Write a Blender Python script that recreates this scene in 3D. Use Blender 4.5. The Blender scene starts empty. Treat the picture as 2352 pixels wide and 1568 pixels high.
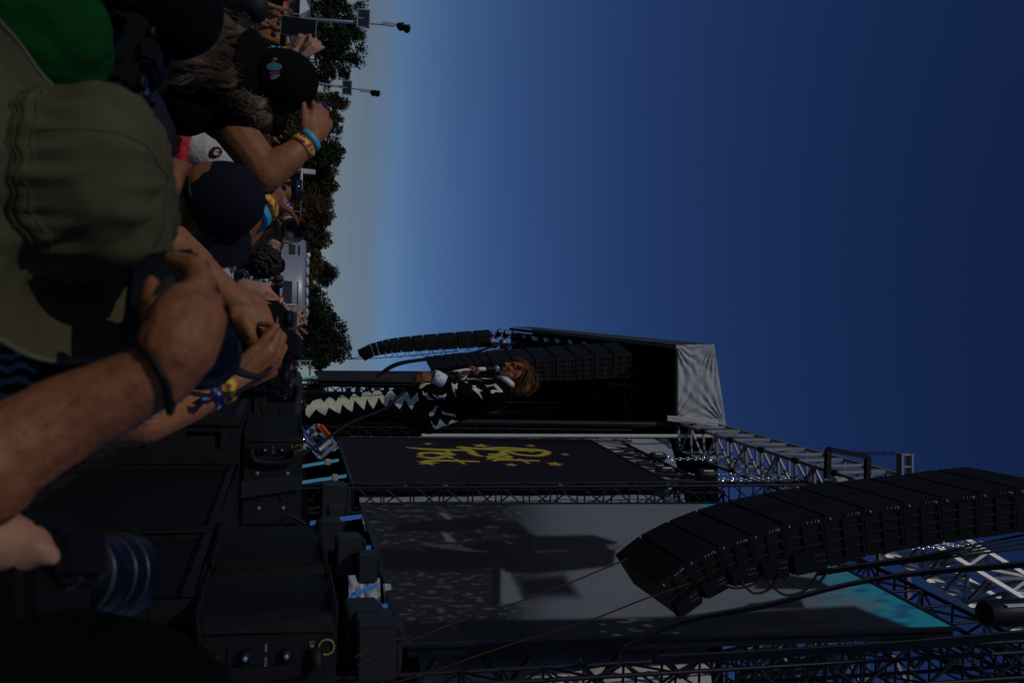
import bpy, bmesh, math, random
from mathutils import Vector, Matrix, Quaternion
from mathutils.bvhtree import BVHTree
from mathutils.geometry import delaunay_2d_cdt
random.seed(7)
SC = bpy.context.scene
COL = SC.collection
V = Vector
# ------------------------------------------------------------------ camera
F = 2067.0                      # focal length in units of a 2352 px wide picture
PITCH = math.radians(14.5); ROLL = 0.035; EYE = V((0, 0, 1.9))
FWD = V((0, math.cos(PITCH), math.sin(PITCH)))
UPV = V((0, -math.sin(PITCH), math.cos(PITCH)))
RGT = V((1, 0, 0))
CX = UPV * math.cos(ROLL) - RGT * math.sin(ROLL)          # picture +x (the camera is held on its side)
CDN = UPV * math.sin(ROLL) + RGT * math.cos(ROLL)         # picture +y
CR = Matrix((CX, -CDN, -FWD)).transposed()
cam_d = bpy.data.cameras.new('camera'); cam = bpy.data.objects.new('camera', cam_d); COL.objects.link(cam)
cam_d.sensor_width = 36; cam_d.lens = 36 * F / 2352; cam_d.clip_end = 3000; cam_d.clip_start = 0.02
cam.matrix_world = Matrix.Translation(EYE) @ CR.to_4x4()
cam_d.dof.use_dof = True; cam_d.dof.focus_distance = 7.0; cam_d.dof.aperture_fstop = 8.0
SC.camera = cam
# ------------------------------------------------------------------ sky, sun, exposure
w = bpy.data.worlds.new('World'); SC.world = w; w.use_nodes = True
nt = w.node_tree; nt.nodes.clear()
out = nt.nodes.new('ShaderNodeOutputWorld'); bg = nt.nodes.new('ShaderNodeBackground')
sky = nt.nodes.new('ShaderNodeTexSky'); sky.sky_type = 'NISHITA'; sky.sun_disc = False
SUN = V((-.56, -.68, .66)).normalized()
sky.sun_elevation = math.asin(SUN.z); sky.sun_rotation = math.atan2(SUN.x, SUN.y)
sky.altitude = 900; sky.air_density = 1.0; sky.dust_density = 0.15; sky.ozone_density = 4.0
gam = nt.nodes.new('ShaderNodeGamma'); gam.inputs[1].default_value = 1.40
tc = nt.nodes.new('ShaderNodeTexCoord'); sep = nt.nodes.new('ShaderNodeSeparateXYZ')
mp = nt.nodes.new('ShaderNodeMapping'); mp.inputs['Scale'].default_value = (1.6, 1.6, 34)
nz = nt.nodes.new('ShaderNodeTexNoise'); nz.inputs['Scale'].default_value = 1.6; nz.inputs['Detail'].default_value = 6
band = nt.nodes.new('ShaderNodeValToRGB')
el = band.color_ramp.elements
el[0].position = 0.0; el[0].color = (1, 1, 1, 1); el[1].position = .115; el[1].color = (0, 0, 0, 1)
e2 = el.new(.085); e2.color = (.85, .85, .85, 1)
nr = nt.nodes.new('ShaderNodeMapRange'); nr.inputs[1].default_value = .38; nr.inputs[2].default_value = .75; nr.inputs[3].default_value = .72; nr.inputs[4].default_value = 1.0
mul = nt.nodes.new('ShaderNodeMath'); mul.operation = 'MULTIPLY'
mul2 = nt.nodes.new('ShaderNodeMath'); mul2.operation = 'MULTIPLY'; mul2.inputs[1].default_value = .9
mix = nt.nodes.new('ShaderNodeMixRGB'); mix.inputs[2].default_value = (5.3, 5.7, 7.1, 1)
L = nt.links.new
L(tc.outputs['Generated'], sep.inputs[0]); L(tc.outputs['Generated'], mp.inputs[0]); L(mp.outputs[0], nz.inputs[0])
L(sep.outputs[2], band.inputs[0]); L(nz.outputs[0], nr.inputs[0]); L(band.outputs[0], mul.inputs[0]); L(nr.outputs[0], mul.inputs[1])
L(mul.outputs[0], mul2.inputs[0]); L(mul2.outputs[0], mix.inputs[0])
hsv = nt.nodes.new('ShaderNodeHueSaturation'); hsv.inputs['Saturation'].default_value = 1.06; hsv.inputs['Value'].default_value = 1.0; hsv.inputs['Hue'].default_value = .511
L(sky.outputs[0], gam.inputs[0]); L(gam.outputs[0], hsv.inputs['Color']); L(hsv.outputs[0], mix.inputs[1]); L(mix.outputs[0], bg.inputs[0])
bg.inputs[1].default_value = 0.1; L(bg.outputs[0], out.inputs[0])
sd = bpy.data.lights.new('sun', 'SUN'); sd.energy = 4.0; sd.angle = math.radians(.5); sd.color = (1, .93, .82)
so = bpy.data.objects.new('sun', sd); COL.objects.link(so); so.rotation_euler = SUN.to_track_quat('Z', 'Y').to_euler(); so.location = (0, 0, 30)
SC.view_settings.view_transform = 'Standard'; SC.view_settings.look = 'None'; SC.view_settings.gamma = 1
SC.view_settings.use_curve_mapping = False
SC.view_settings.exposure = -2.3
# ------------------------------------------------------------------ helpers
def ray(px, py):
    return (FWD + CX * ((px - 1176) / F) + CDN * ((py - 784) / F))
def Q(px, py, Y):
    "the point seen at a spot of the photograph, Y metres out"
    d = ray(px, py); return EYE + d * (Y / d.y)
def QX(px, py, X):
    d = ray(px, py); return EYE + d * (X / d.x)
def proj(p):
    r = p - EYE; z = r.dot(FWD); return (1176 + F * r.dot(CX) / z, 784 + F * r.dot(CDN) / z)
MATS = {}
def M(name, col, rough=.6, metal=0.0, var=.12, scale=8.0, bump=0.0, bscale=60.0, spec=.5, emit=None, estr=1.0, aniso=(1, 1, 1), kind=None, col2=None, thr=.5, soft=.08):
    if name in MATS: return MATS[name]
    m = bpy.data.materials.new(name); m.use_nodes = True; n = m.node_tree; b = n.nodes['Principled BSDF']
    b.inputs['Roughness'].default_value = rough; b.inputs['Metallic'].default_value = metal
    b.inputs['Specular IOR Level'].default_value = spec
    c = n.nodes.new('ShaderNodeTexCoord'); mpn = n.nodes.new('ShaderNodeMapping'); mpn.inputs['Scale'].default_value = aniso
    n.links.new(c.outputs['Object'], mpn.inputs[0])
    t = n.nodes.new('ShaderNodeTexNoise'); t.inputs['Scale'].default_value = scale; t.inputs['Detail'].default_value = 5
    n.links.new(mpn.outputs[0], t.inputs[0])
    mx = n.nodes.new('ShaderNodeMixRGB')
    c4 = (*col, 1)
    if kind in ('camo', 'spots', 'stripes', 'weave'):
        r = n.nodes.new('ShaderNodeMapRange'); r.inputs[1].default_value = thr - soft; r.inputs[2].default_value = thr + soft
        if kind == 'spots':
            t2 = n.nodes.new('ShaderNodeTexVoronoi'); t2.inputs['Scale'].default_value = scale; n.links.new(mpn.outputs[0], t2.inputs[0]); n.links.new(t2.outputs['Distance'], r.inputs[0])
        elif kind in ('stripes', 'weave'):
            t2 = n.nodes.new('ShaderNodeTexWave'); t2.inputs['Scale'].default_value = scale; t2.inputs['Distortion'].default_value = 1.5 if kind == 'stripes' else 6; n.links.new(mpn.outputs[0], t2.inputs[0]); n.links.new(t2.outputs['Fac'], r.inputs[0])
        else:
            n.links.new(t.outputs[0], r.inputs[0])
        mx.inputs[1].default_value = c4; mx.inputs[2].default_value = (*col2, 1); n.links.new(r.outputs[0], mx.inputs[0])
    else:
        r = n.nodes.new('ShaderNodeMapRange'); r.inputs[1].default_value = .3; r.inputs[2].default_value = .7; n.links.new(t.outputs[0], r.inputs[0])
        mx.inputs[1].default_value = (*[x * (1 - var) for x in col], 1)
        mx.inputs[2].default_value = (*(col2 if col2 else [min(1, x * (1 + var)) for x in col]), 1); n.links.new(r.outputs[0], mx.inputs[0])
    n.links.new(mx.outputs[0], b.inputs['Base Color'])
    if bump:
        t3 = n.nodes.new('ShaderNodeTexNoise'); t3.inputs['Scale'].default_value = bscale; t3.inputs['Detail'].default_value = 4; n.links.new(mpn.outputs[0], t3.inputs[0])
        bp = n.nodes.new('ShaderNodeBump'); bp.inputs['Strength'].default_value = min(1, bump); bp.inputs['Distance'].default_value = .01 if bscale > 30 else .04
        n.links.new(t3.outputs[0], bp.inputs['Height']); n.links.new(bp.outputs[0], b.inputs['Normal'])
    if emit:
        b.inputs['Emission Color'].default_value = (*emit, 1); b.inputs['Emission Strength'].default_value = estr
    MATS[name] = m; return m
def tagp(o, label=None, cat=None, group=None, kind=None):
    if label: o['label'] = label
    if cat: o['category'] = cat
    if group: o['group'] = group
    if kind: o['kind'] = kind
    return o
def thing(name, label, cat, loc=(0, 0, 0), group=None):
    o = bpy.data.objects.new(name, None); COL.objects.link(o); o.location = loc; o.empty_display_size = .1
    return tagp(o, label, cat, group)
def link(name, me, parent=None, mat=None, smooth=False):
    o = bpy.data.objects.new(name, me); COL.objects.link(o)
    if mat is not None and not me.materials: me.materials.append(mat)
    if parent is not None:
        o.parent = parent
        o.matrix_parent_inverse = parent_inv(parent)
    if smooth: me.polygons.foreach_set('use_smooth', [True] * len(me.polygons))
    return o
def parent_inv(p):
    return Matrix.LocRotScale(p.location, p.rotation_euler, p.scale).inverted() if p.parent is None else Matrix.Identity(4)
class MB:
    "collects shapes, then links them as one mesh object"
    def __init__(s): s.v = []; s.f = []
    def add(s, vs, fs):
        b = len(s.v); s.v += [V(x) for x in vs]; s.f += [[b + i for i in f] for f in fs]; return s
    def hexa(s, c):     # 8 corners: bottom 0-3 ring, top 4-7 ring
        return s.add(c, [(3, 2, 1, 0), (4, 5, 6, 7), (0, 1, 5, 4), (1, 2, 6, 5), (2, 3, 7, 6), (3, 0, 4, 7)])
    def box(s, c, d, R=None):
        c = V(c); hx, hy, hz = d[0] / 2, d[1] / 2, d[2] / 2; pts = []
        for z in (-hz, hz):
            for x, y in ((-hx, -hy), (hx, -hy), (hx, hy), (-hx, hy)):
                p = V((x, y, z)); pts.append(c + (R @ p if R else p))
        return s.hexa(pts)
    def bbox(s, a, b): return s.box([(a[i] + b[i]) / 2 for i in range(3)], [abs(b[i] - a[i]) for i in range(3)])
    def tube(s, pts, r, n=6, cap=True, flat=None):
        pts = [V(p) for p in pts]; k = len(pts)
        rs = list(r) if isinstance(r, (list, tuple)) else [r] * k
        t0 = (pts[1] - pts[0]).normalized(); a = t0.orthogonal().normalized(); vs = []; prev = t0
        for i, p in enumerate(pts):
            t = (pts[min(i + 1, k - 1)] - pts[max(i - 1, 0)]).normalized()
            if prev.dot(t) < .99999:
                a = prev.rotation_difference(t) @ a
            a = (a - t * a.dot(t)).normalized(); b = t.cross(a); prev = t
            for j in range(n):
                an = 2 * math.pi * j / n
                vs.append(p + (a * math.cos(an) + b * math.sin(an)) * rs[i])
        fs = [(i * n + j, i * n + (j + 1) % n, (i + 1) * n + (j + 1) % n, (i + 1) * n + j) for i in range(k - 1) for j in range(n)]
        if cap: fs += [tuple(range(n - 1, -1, -1)), tuple((k - 1) * n + j for j in range(n))]
        return s.add(vs, fs)
    def lathe(s, c, R, prof, n=24, fn=None):     # prof: (radius, height) along R's z axis
        c = V(c); vs = []
        for i, (r, h) in enumerate(prof):
            for j in range(n):
                a = 2 * math.pi * j / n; rr, hh = fn(a, r, h) if fn else (r, h)
                vs.append(c + R @ V((rr * math.cos(a), rr * math.sin(a), hh)))
        fs = [(i * n + j, i * n + (j + 1) % n, (i + 1) * n + (j + 1) % n, (i + 1) * n + j) for i in range(len(prof) - 1) for j in range(n)]
        if prof[0][0] > 1e-6: fs.append(tuple(range(n - 1, -1, -1)))
        if prof[-1][0] > 1e-6: fs.append(tuple((len(prof) - 1) * n + j for j in range(n)))
        return s.add(vs, fs)
    def cap_(s, a, b, ra, rb, n=12):
        a = V(a); b = V(b); d = b - a; L_ = d.length
        if L_ < 1e-6: d = V((0, 0, 1)); b = a + d * 1e-4; L_ = 1e-4
        R = d.to_track_quat('Z', 'Y').to_matrix(); pr = [(0.0, -ra)]
        for k in (1, 2, 3): an = math.pi / 2 * (k / 3); pr.append((ra * math.sin(an), -ra * math.cos(an)))
        for k in (0, 1, 2): an = math.pi / 2 * (k / 3); pr.append((rb * math.cos(an), L_ + rb * math.sin(an)))
        pr.append((0.0, L_ + rb)); return s.lathe(a, R, pr, n)
    def ell(s, c, r, R=None, n=16):
        R = R or Matrix.Identity(3); pr = [(math.sin(math.pi * k / 8), -math.cos(math.pi * k / 8)) for k in range(9)]
        c = V(c); vs = []
        for (q, h) in pr:
            for j in range(n):
                a = 2 * math.pi * j / n; vs.append(c + R @ V((q * math.cos(a) * r[0], q * math.sin(a) * r[1], h * r[2])))
        return s.add(vs, [(i * n + j, i * n + (j + 1) % n, (i + 1) * n + (j + 1) % n, (i + 1) * n + j) for i in range(8) for j in range(n)])
    def mesh(s, name, org=None):
        me = bpy.data.meshes.new(name); me.from_pydata([tuple(p) for p in s.v], [], [tuple(f) for f in s.f]); me.update(); return me
    def build(s, name, mat, parent=None, smooth=False, bevel=0, fix=True):
        me = bpy.data.meshes.new(name)
        if bevel or fix:
            bm = bmesh.new(); vs = [bm.verts.new(p) for p in s.v]
            for f in s.f:
                try: bm.faces.new([vs[i] for i in f])
                except ValueError: pass
            bmesh.ops.remove_doubles(bm, verts=bm.verts, dist=1e-6)
            bmesh.ops.recalc_face_normals(bm, faces=bm.faces)
            if bevel:
                es = [e for e in bm.edges if len(e.link_faces) == 2 and e.calc_face_angle(0) > .6]
                bmesh.ops.bevel(bm, geom=es, offset=bevel, segments=2, affect='EDGES', clamp_overlap=True)
            bm.to_mesh(me); bm.free()
        else:
            me.from_pydata([tuple(p) for p in s.v], [], [tuple(f) for f in s.f]); me.update()
        return link(name, me, parent, mat, smooth)
def FR(fwd, up):
    "rotation whose x = forward, z = up, y = left"
    x = V(fwd).normalized(); z = V(up); z = (z - x * z.dot(x)).normalized(); y = z.cross(x)
    return Matrix((x, y, z)).transposed()
def ZR(d, side=None):
    z = V(d).normalized()
    if side is None: return z.to_track_quat('Z', 'Y').to_matrix()
    x = V(side); x = (x - z * x.dot(z)).normalized(); return Matrix((x, z.cross(x), z)).transposed()
UNIT = {}
def bar(parent, name, a, b, r, mat, n=6, square=False):
    "one straight member sharing a unit mesh"
    key = (mat.name, n, square)
    if key not in UNIT:
        m = MB()
        if square: m.box((0, 0, .5), (2, 2, 1))
        else: m.lathe((0, 0, 0), Matrix.Identity(3), [(1, 0), (1, 1)], n)
        me = m.mesh(name); me.materials.append(mat); UNIT[key] = me
        if not square: me.polygons.foreach_set('use_smooth', [len(p.vertices) == 4 for p in me.polygons])
    a = V(a); b = V(b); d = b - a; o = bpy.data.objects.new(name, UNIT[key]); COL.objects.link(o)
    q = d.to_track_quat('Z', 'Y')
    o.matrix_world = Matrix.LocRotScale(a, q, V((r, r, d.length)))
    if parent is not None:
        o.parent = parent; o.matrix_parent_inverse = parent_inv(parent)
    return o
def organic(name, prims, voxel, mat, parent=None, smooth=2, disp=None, decimate=None):
    m = MB()
    for p in prims:
        if p[0] == 'c': m.cap_(p[1], p[2], p[3], p[4])
        elif p[0] == 'e': m.ell(p[1], p[2], p[3] if len(p) > 3 else None)
        elif p[0] == 'b': m.box(p[1], p[2], p[3] if len(p) > 3 else None)
    me = m.mesh('tmp'); o = bpy.data.objects.new('tmp', me); COL.objects.link(o)
    r = o.modifiers.new('r', 'REMESH'); r.mode = 'VOXEL'; r.voxel_size = voxel
    if smooth:
        s = o.modifiers.new('s', 'SMOOTH'); s.iterations = smooth * 2; s.factor = .5
    if decimate:
        d = o.modifiers.new('d', 'DECIMATE'); d.ratio = decimate
    dg = bpy.context.evaluated_depsgraph_get(); me2 = bpy.data.meshes.new_from_object(o.evaluated_get(dg))
    bpy.data.objects.remove(o); bpy.data.meshes.remove(me); me2.name = name; me2.materials.clear()
    if disp:
        nn = [v.normal.copy() for v in me2.vertices]
        for v, n_ in zip(me2.vertices, nn): v.co += n_ * disp(v.co)
    return link(name, me2, parent, mat, True)
from mathutils import noise as MN
def wrinkle(amp, freq, str_=(1, 1, 1)):
    def f(c):
        q = V((c.x * str_[0], c.y * str_[1], c.z * str_[2])) * freq
        return amp * (1 - 2 * abs(MN.noise(q))) * .6 + amp * .5 * MN.noise(q * 2.3)
    return f
def hand(W, d, n, thumb, size=.185, curl=(25, 35, 25), spread=.16, tcurl=30, tout=45, fr=1.0):
    """hand primitives: W wrist, d towards the knuckles, n out of the palm, thumb = side the thumb leaves on"""
    d = V(d).normalized(); n = V(n); n = (n - d * n.dot(d)).normalized(); s = d.cross(n)
    if s.dot(V(thumb)) < 0: s = -s
    k = size / .185; P = []
    R = Matrix((s, n, d)).transposed()
    P.append(('e', W + d * .05 * k, (.040 * k, .017 * k, .056 * k), R))
    P.append(('c', W - d * .01 * k, W + d * .03 * k, .025 * k * fr, .022 * k * fr))
    P.append(('e', W + d * .04 * k + s * .022 * k + n * .012 * k, (.018 * k, .014 * k, .034 * k), R))
    for i, (off, ln, rr) in enumerate(((.031, .95, .0092), (.011, 1.05, .0096), (-.010, .98, .0092), (-.030, .78, .0080))):
        b = W + d * (.094 - (.006 if i in (0, 3) else 0) - (.006 if i == 3 else 0)) * k + s * off * k
        P.append(('c', W + d * .035 * k + s * off * .7 * k - n * .004 * k, b - n * .003 * k, .010 * k, (rr + .0015) * k))
        ang = 0; p = b; sd = (d + s * (off / .03) * spread).normalized()
        for seg, L_ in enumerate((.043, .027, .022)):
            cc = curl[seg] if not isinstance(curl[0], (list, tuple)) else curl[i][seg]
            ang += math.radians(cc); dd = sd * math.cos(ang) + n * math.sin(ang)
            q = p + dd * L_ * ln * k; r0 = rr * (1 - .09 * seg); P.append(('c', p, q, r0 * k, r0 * .93 * k)); p = q
    b = W + d * .022 * k + s * .026 * k + n * .006 * k
    a = math.radians(tout); dd = (d * math.cos(a) + s * math.sin(a)).normalized(); p = b
    for seg, (L_, r0) in enumerate(((.042, .0135), (.032, .0108), (.026, .0096))):
        q = p + dd * L_ * k; P.append(('c', p, q, r0 * k, r0 * .9 * k)); p = q
        an = math.radians(tcurl * .6); dd = (dd * math.cos(an) + (n * .8 - s * .35) * math.sin(an)).normalized()
    return P
def head_prims(c, fwd, up, s=1.0, neck=None):
    R = FR(fwd, up)
    def T(x, y, z): return V(c) + R @ V((x, y, z)) * s
    def E(x, y, z, a, b, d): return ('e', T(x, y, z), (a * s, b * s, d * s), R)
    P = [E(-.005, 0, .03, .094, .076, .088), E(.03, 0, -.03, .062, .058, .075), E(.055, 0, -.085, .028, .034, .024),
         ('c', T(.085, 0, .018), T(.108, 0, -.02), .009 * s, .014 * s), E(.1, .0, -.022, .012, .019, .009),
         E(.086, 0, -.05, .014, .026, .007), E(.083, 0, -.062, .014, .023, .008),
         E(.076, 0, .035, .02, .055, .012), E(.062, .04, -.015, .025, .022, .02), E(.062, -.04, -.015, .025, .022, .02),
         ('c', T(.02, .055, -.04), T(.05, .028, -.085), .02 * s, .016 * s), ('c', T(.02, -.055, -.04), T(.05, -.028, -.085), .02 * s, .016 * s)]
    for y in (1, -1):
        P.append(('e', T(-.008, y * .078, .0), (.018 * s, .008 * s, .031 * s), R @ Matrix.Rotation(y * .3, 3, 'Z')))
    if neck is not None: P.append(('c', T(-.015, 0, -.05), V(neck), .055 * s, .062 * s))
    return P
def textmesh(name, s, size, mat, M4, parent=None, ext=.002, shear=0, bold=0, align='CENTER'):
    c = bpy.data.curves.new(name, 'FONT'); c.body = s; c.size = size; c.extrude = ext; c.align_x = align; c.align_y = 'CENTER'; c.shear = shear; c.offset = bold; c.resolution_u = 3
    o = bpy.data.objects.new('t', c); COL.objects.link(o); dg = bpy.context.evaluated_depsgraph_get(); dg.update()
    me = bpy.data.meshes.new_from_object(o.evaluated_get(dg)); bpy.data.objects.remove(o); me.transform(M4); me.materials.clear(); me.name = name
    return link(name, me, parent, mat)
def bvh_of(objs):
    vs = []; fs = []
    for o in objs:
        b = len(vs); vs += [v.co.copy() for v in o.data.vertices]; fs += [[b + i for i in p.vertices] for p in o.data.polygons]
    return BVHTree.FromPolygons(vs, fs)
def applique(name, poly, bvh, mat, parent, Ymin=5.5, off=.004, step=2.0, thick=.003):
    "a cut cloth shape laid on a curved surface; poly in photograph units"
    xs = [p[0] for p in poly]; ys = [p[1] for p in poly]; pts = [V(p) for p in poly]; n = len(pts); bnd = []
    for i in range(n):
        a = pts[i]; b = pts[(i + 1) % n]; k = max(1, int((b - a).length / step))
        for j in range(k): bnd.append(a.lerp(b, j / k))
    nb = len(bnd); ins = []
    def inside(x, y):
        c = False; j = n - 1
        for i in range(n):
            if (ys[i] > y) != (ys[j] > y) and x < (xs[j] - xs[i]) * (y - ys[i]) / (ys[j] - ys[i]) + xs[i]: c = not c
            j = i
        return c
    x = min(xs)
    while x < max(xs):
        y = min(ys)
        while y < max(ys):
            if inside(x, y): ins.append(V((x, y)))
            y += step
        x += step
    r = delaunay_2d_cdt(bnd + ins, [], [list(range(nb))], 1, 1e-4)
    vo, fo = r[0], r[2]; P = []
    for q in vo:
        d = ray(q.x, q.y).normalized(); hit = bvh.ray_cast(EYE, d)
        P.append(hit[0] - d * off if hit[0] is not None else None)
    good = [p for p in P if p is not None]
    if not good: return None
    mb = MB()
    top = [p if p is not None else V((0, 0, 0)) for p in P]
    fs = [f for f in fo if all(P[i] is not None for i in f) and max((top[f[0]] - top[f[1]]).length, (top[f[1]] - top[f[2]]).length) < .09]
    mb.add(top, fs)
    o = mb.build(name, mat, parent, smooth=True)
    return o
# ------------------------------------------------------------------ materials
BLK = M('black_steel', (.011, .011, .013), .5, .1, .3, 20, spec=.3)
ALU = M('aluminium', (.36, .36, .37), .5, .55, .2, 14, .1, 40)
GALV = M('galvanised', (.33, .34, .36), .5, .6, .2, 10)
TARP = M('grey_tarp', (.42, .43, .44), .7, 0, .10, 1.2, .9, 2.2)
TARPW = M('white_tarp', (.42, .43, .47), .75, 0, .10, .8, .9, 1.6)
BLKF = M('black_cloth', (.005, .005, .006), .95, 0, .3, 3, .5, 12, spec=.05)
SPK = M('speaker_paint', (.009, .009, .009), .6, 0, .25, 60, .3, 300, spec=.25)
GRL = M('speaker_grille', (.006, .006, .007), .7, 0, .3, 300, .3, 500, spec=.2)
RUB = M('black_rubber', (.007, .007, .008), .6, 0, .2, 30, spec=.25)
CHR = M('chrome', (.7, .7, .7), .18, 1.0, .05, 10)
WHT = M('white_paint', (.75, .75, .76), .5, 0, .05, 5)
GLASSD = M('dark_glass', (.012, .014, .02), .08, 0, .2, 3)
BLUE = M('blue_webbing', (.05, .22, .62), .7, 0, .2, 40)
CYAN = M('light_blue_webbing', (.10, .42, .62), .7, 0, .2, 40)
ROPE = M('fleck_rope', (.012, .006, .005), .8, 0, .2, 160)
STP = {}
# ------------------------------------------------------------------ ground, hills of the setting
def sheet(name, pts, z, mat, label=None, kind='structure'):
    m = MB(); m.add([(x, y, z) for x, y in pts], [tuple(range(len(pts)))]); o = m.build(name, mat, fix=False); return tagp(o, kind=kind)
sheet('ground', [(-1200, -300), (1200, -300), (1200, 1800), (-1200, 1800)], 0, M('turf', (.075, .075, .028), .95, 0, .35, .6, .8, 30, col2=(.11, .10, .045)))
sheet('asphalt', [(-40, -20), (30, -20), (30, 34), (-40, 26)], .004, M('asphalt', (.045, .045, .047), .9, 0, .25, 3, .6, 200))
# ------------------------------------------------------------------ trusses
def truss(name, label, cat, P0, P1, a, b, bays, mat, r=.024, rb=.014, diag=True, square=False, group=None, faces=(0, 1, 2, 3), sides=8):
    "box truss: P0,P1 ends of the corner chord, a and b its two widths as vectors"
    t = thing(name, label, cat, P0, group); P0 = V(P0); P1 = V(P1); a = V(a); b = V(b)
    cs = [V((0, 0, 0)), a, a + b, b]
    for c in cs: bar(t, 'chord', P0 + c, P1 + c, r, mat, sides, square)
    for k in range(bays + 1):
        q = P0.lerp(P1, k / bays)
        for f in faces: bar(t, 'cross_bar', q + cs[f], q + cs[(f + 1) % 4], rb, mat, 6, square)
        if k < bays and diag:
            q2 = P0.lerp(P1, (k + 1) / bays)
            for f in faces:
                i, j = (f, (f + 1) % 4) if (k + f) % 2 else ((f + 1) % 4, f)
                bar(t, 'diagonal_brace', q + cs[i], q2 + cs[j], rb, mat, 6, square)
    return t
S1 = (V((2.42, 22.6, 0)), V((2.84, 18.0, 0))); S2 = (V((2.90, 16.0, 0)), V((3.50, 10.4, 0)))
def fix_screen(far, near, pf, pn):
    return far
# screens: corners read off the picture, all on one upright plane family
def screen(pb_far, pt_far, pb_near, pt_near, Yf, Yn):
    return [Q(*pb_far, Yf), Q(*pb_near, Yn), Q(*pt_near, Yn), Q(*pt_far, Yf)]
s1 = screen((778, 1005), (1354, 1012), (813, 1110), (1536, 1109), 22.6, 18.0)
s2 = screen((835, 1158), (1652, 1157), (938, 1478), (2190, 1440), 16.0, 10.4)
def led_screen(name, label, c, paint, nu, nv, emit):
    t = thing(name, label, 'screen', c[0]); n = (c[1] - c[0]).cross(c[3] - c[0]).normalized()
    if n.x > 0: n = -n
    me = bpy.data.meshes.new('display'); vs = []; cols = []
    for j in range(nv + 1):
        for i in range(nu + 1):
            u = i / nu; v = j / nv; p = c[0].lerp(c[1], u).lerp(c[3].lerp(c[2], u), v); vs.append(p); cols.append(paint(*proj(p), u, v))
    fs = [(j * (nu + 1) + i, j * (nu + 1) + i + 1, (j + 1) * (nu + 1) + i + 1, (j + 1) * (nu + 1) + i) for j in range(nv) for i in range(nu)]
    me.from_pydata([tuple(p) for p in vs], [], fs); ca = me.color_attributes.new('Col', 'FLOAT_COLOR', 'POINT')
    ca.data.foreach_set('color', [x for c_ in cols for x in (*c_, 1)])
    m = bpy.data.materials.new('display_' + name); m.use_nodes = True; k = m.node_tree; b = k.nodes['Principled BSDF']
    at = k.nodes.new('ShaderNodeVertexColor'); at.layer_name = 'Col'; k.links.new(at.outputs[0], b.inputs['Emission Color']); b.inputs['Emission Strength'].default_value = emit
    b.inputs['Base Color'].default_value = (.006, .006, .008, 1); b.inputs['Roughness'].default_value = .8; b.inputs['Specular IOR Level'].default_value = .08
    link('display', me, t, m)
    # frame ring, back housing
    e = n * -.02; f = MB()
    up = (c[3] - c[0]).normalized(); sd_ = (c[1] - c[0]).normalized(); w_ = .07
    o_ = [c[0] - up * w_ - sd_ * w_, c[1] - up * w_ + sd_ * w_, c[2] + up * w_ + sd_ * w_, c[3] + up * w_ - sd_ * w_]
    for i in range(4):
        j = (i + 1) % 4; f.hexa([c[i] + e, c[j] + e, o_[j] + e, o_[i] + e, c[i] - e, c[j] - e, o_[j] - e, o_[i] - e])
    f.build('screen_frame', BLK, t, bevel=0)
    h = MB(); h.hexa([p + e for p in c] + [p - n * .16 for p in c]); h.build('back_housing', BLK, t)
    return t, n, up, sd_
def sstep(a, b, x):
    t = max(0, min(1, (x - a) / (b - a))); return t * t * (3 - 2 * t)
def polyd(poly, x, y):
    c = False; j = len(poly) - 1; dm = 1e9
    for i in range(len(poly)):
        xi, yi = poly[i]; xj, yj = poly[j]
        if (yi > y) != (yj > y) and x < (xj - xi) * (y - yi) / (yj - yi) + xi: c = not c
        dx, dy = xj - xi, yj - yi; tt = max(0, min(1, ((x - xi) * dx + (y - yi) * dy) / (dx * dx + dy * dy + 1e-9)))
        dm = min(dm, math.hypot(x - xi - tt * dx, y - yi - tt * dy)); j = i
    return dm if c else -dm
def rz(pts):     # zoomed region (1300,1650) scale 1.96 -> photo units
    return [((1300 + x / 1.96) / 1.7415, (1650 + y / 1.96) / 1.7415) for x, y in pts]
DARKS = [(rz([(560, 860), (1280, 810), (1350, 870), (1200, 920), (900, 935), (560, 930)]), 4),
         (rz([(1330, 850), (1500, 850), (1650, 970), (1560, 1000), (1360, 900)]), 6),
         (rz([(1180, 1010), (1600, 965), (2100, 955), (2290, 1010), (2260, 1200), (2000, 1230), (1640, 1265), (1420, 1250), (1370, 1210), (900, 1180), (740, 1040), (1000, 1070), (1100, 1030)]), 5),
         (rz([(400, 1050), (900, 1080), (1370, 1200), (1150, 1250), (600, 1240), (430, 1230)]), 8),
         (rz([(1310, 1215), (1375, 1210), (1370, 1500), (1310, 1500)]), 3),
         (rz([(1500, 1290), (1880, 1260), (2000, 1440), (1560, 1450)]), 14),
         ([(1750, 1310), (1880, 1330), (1915, 1352), (1730, 1352)], 3), ([(1720, 1385), (1840, 1375), (1850, 1396), (1700, 1400)], 4),
         ([(925, 1428), (1500, 1416), (1760, 1400), (1960, 1390), (2120, 1450), (1900, 1520), (930, 1520)], 6),
         (rz([(1100, 945), (1240, 945), (1230, 985), (1110, 985)]), 6), (rz([(1340, 905), (1480, 915), (1500, 950), (1360, 950)]), 6)]
LIGHTS = [(rz([(900, 920), (960, 950), (1030, 1010), (960, 1010)]), 3), (rz([(900, 780), (960, 790), (1010, 850), (960, 850)]), 5), (rz([(1380, 1215), (1430, 1210), (1560, 1480), (1380, 1500)]), 6)]
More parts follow.
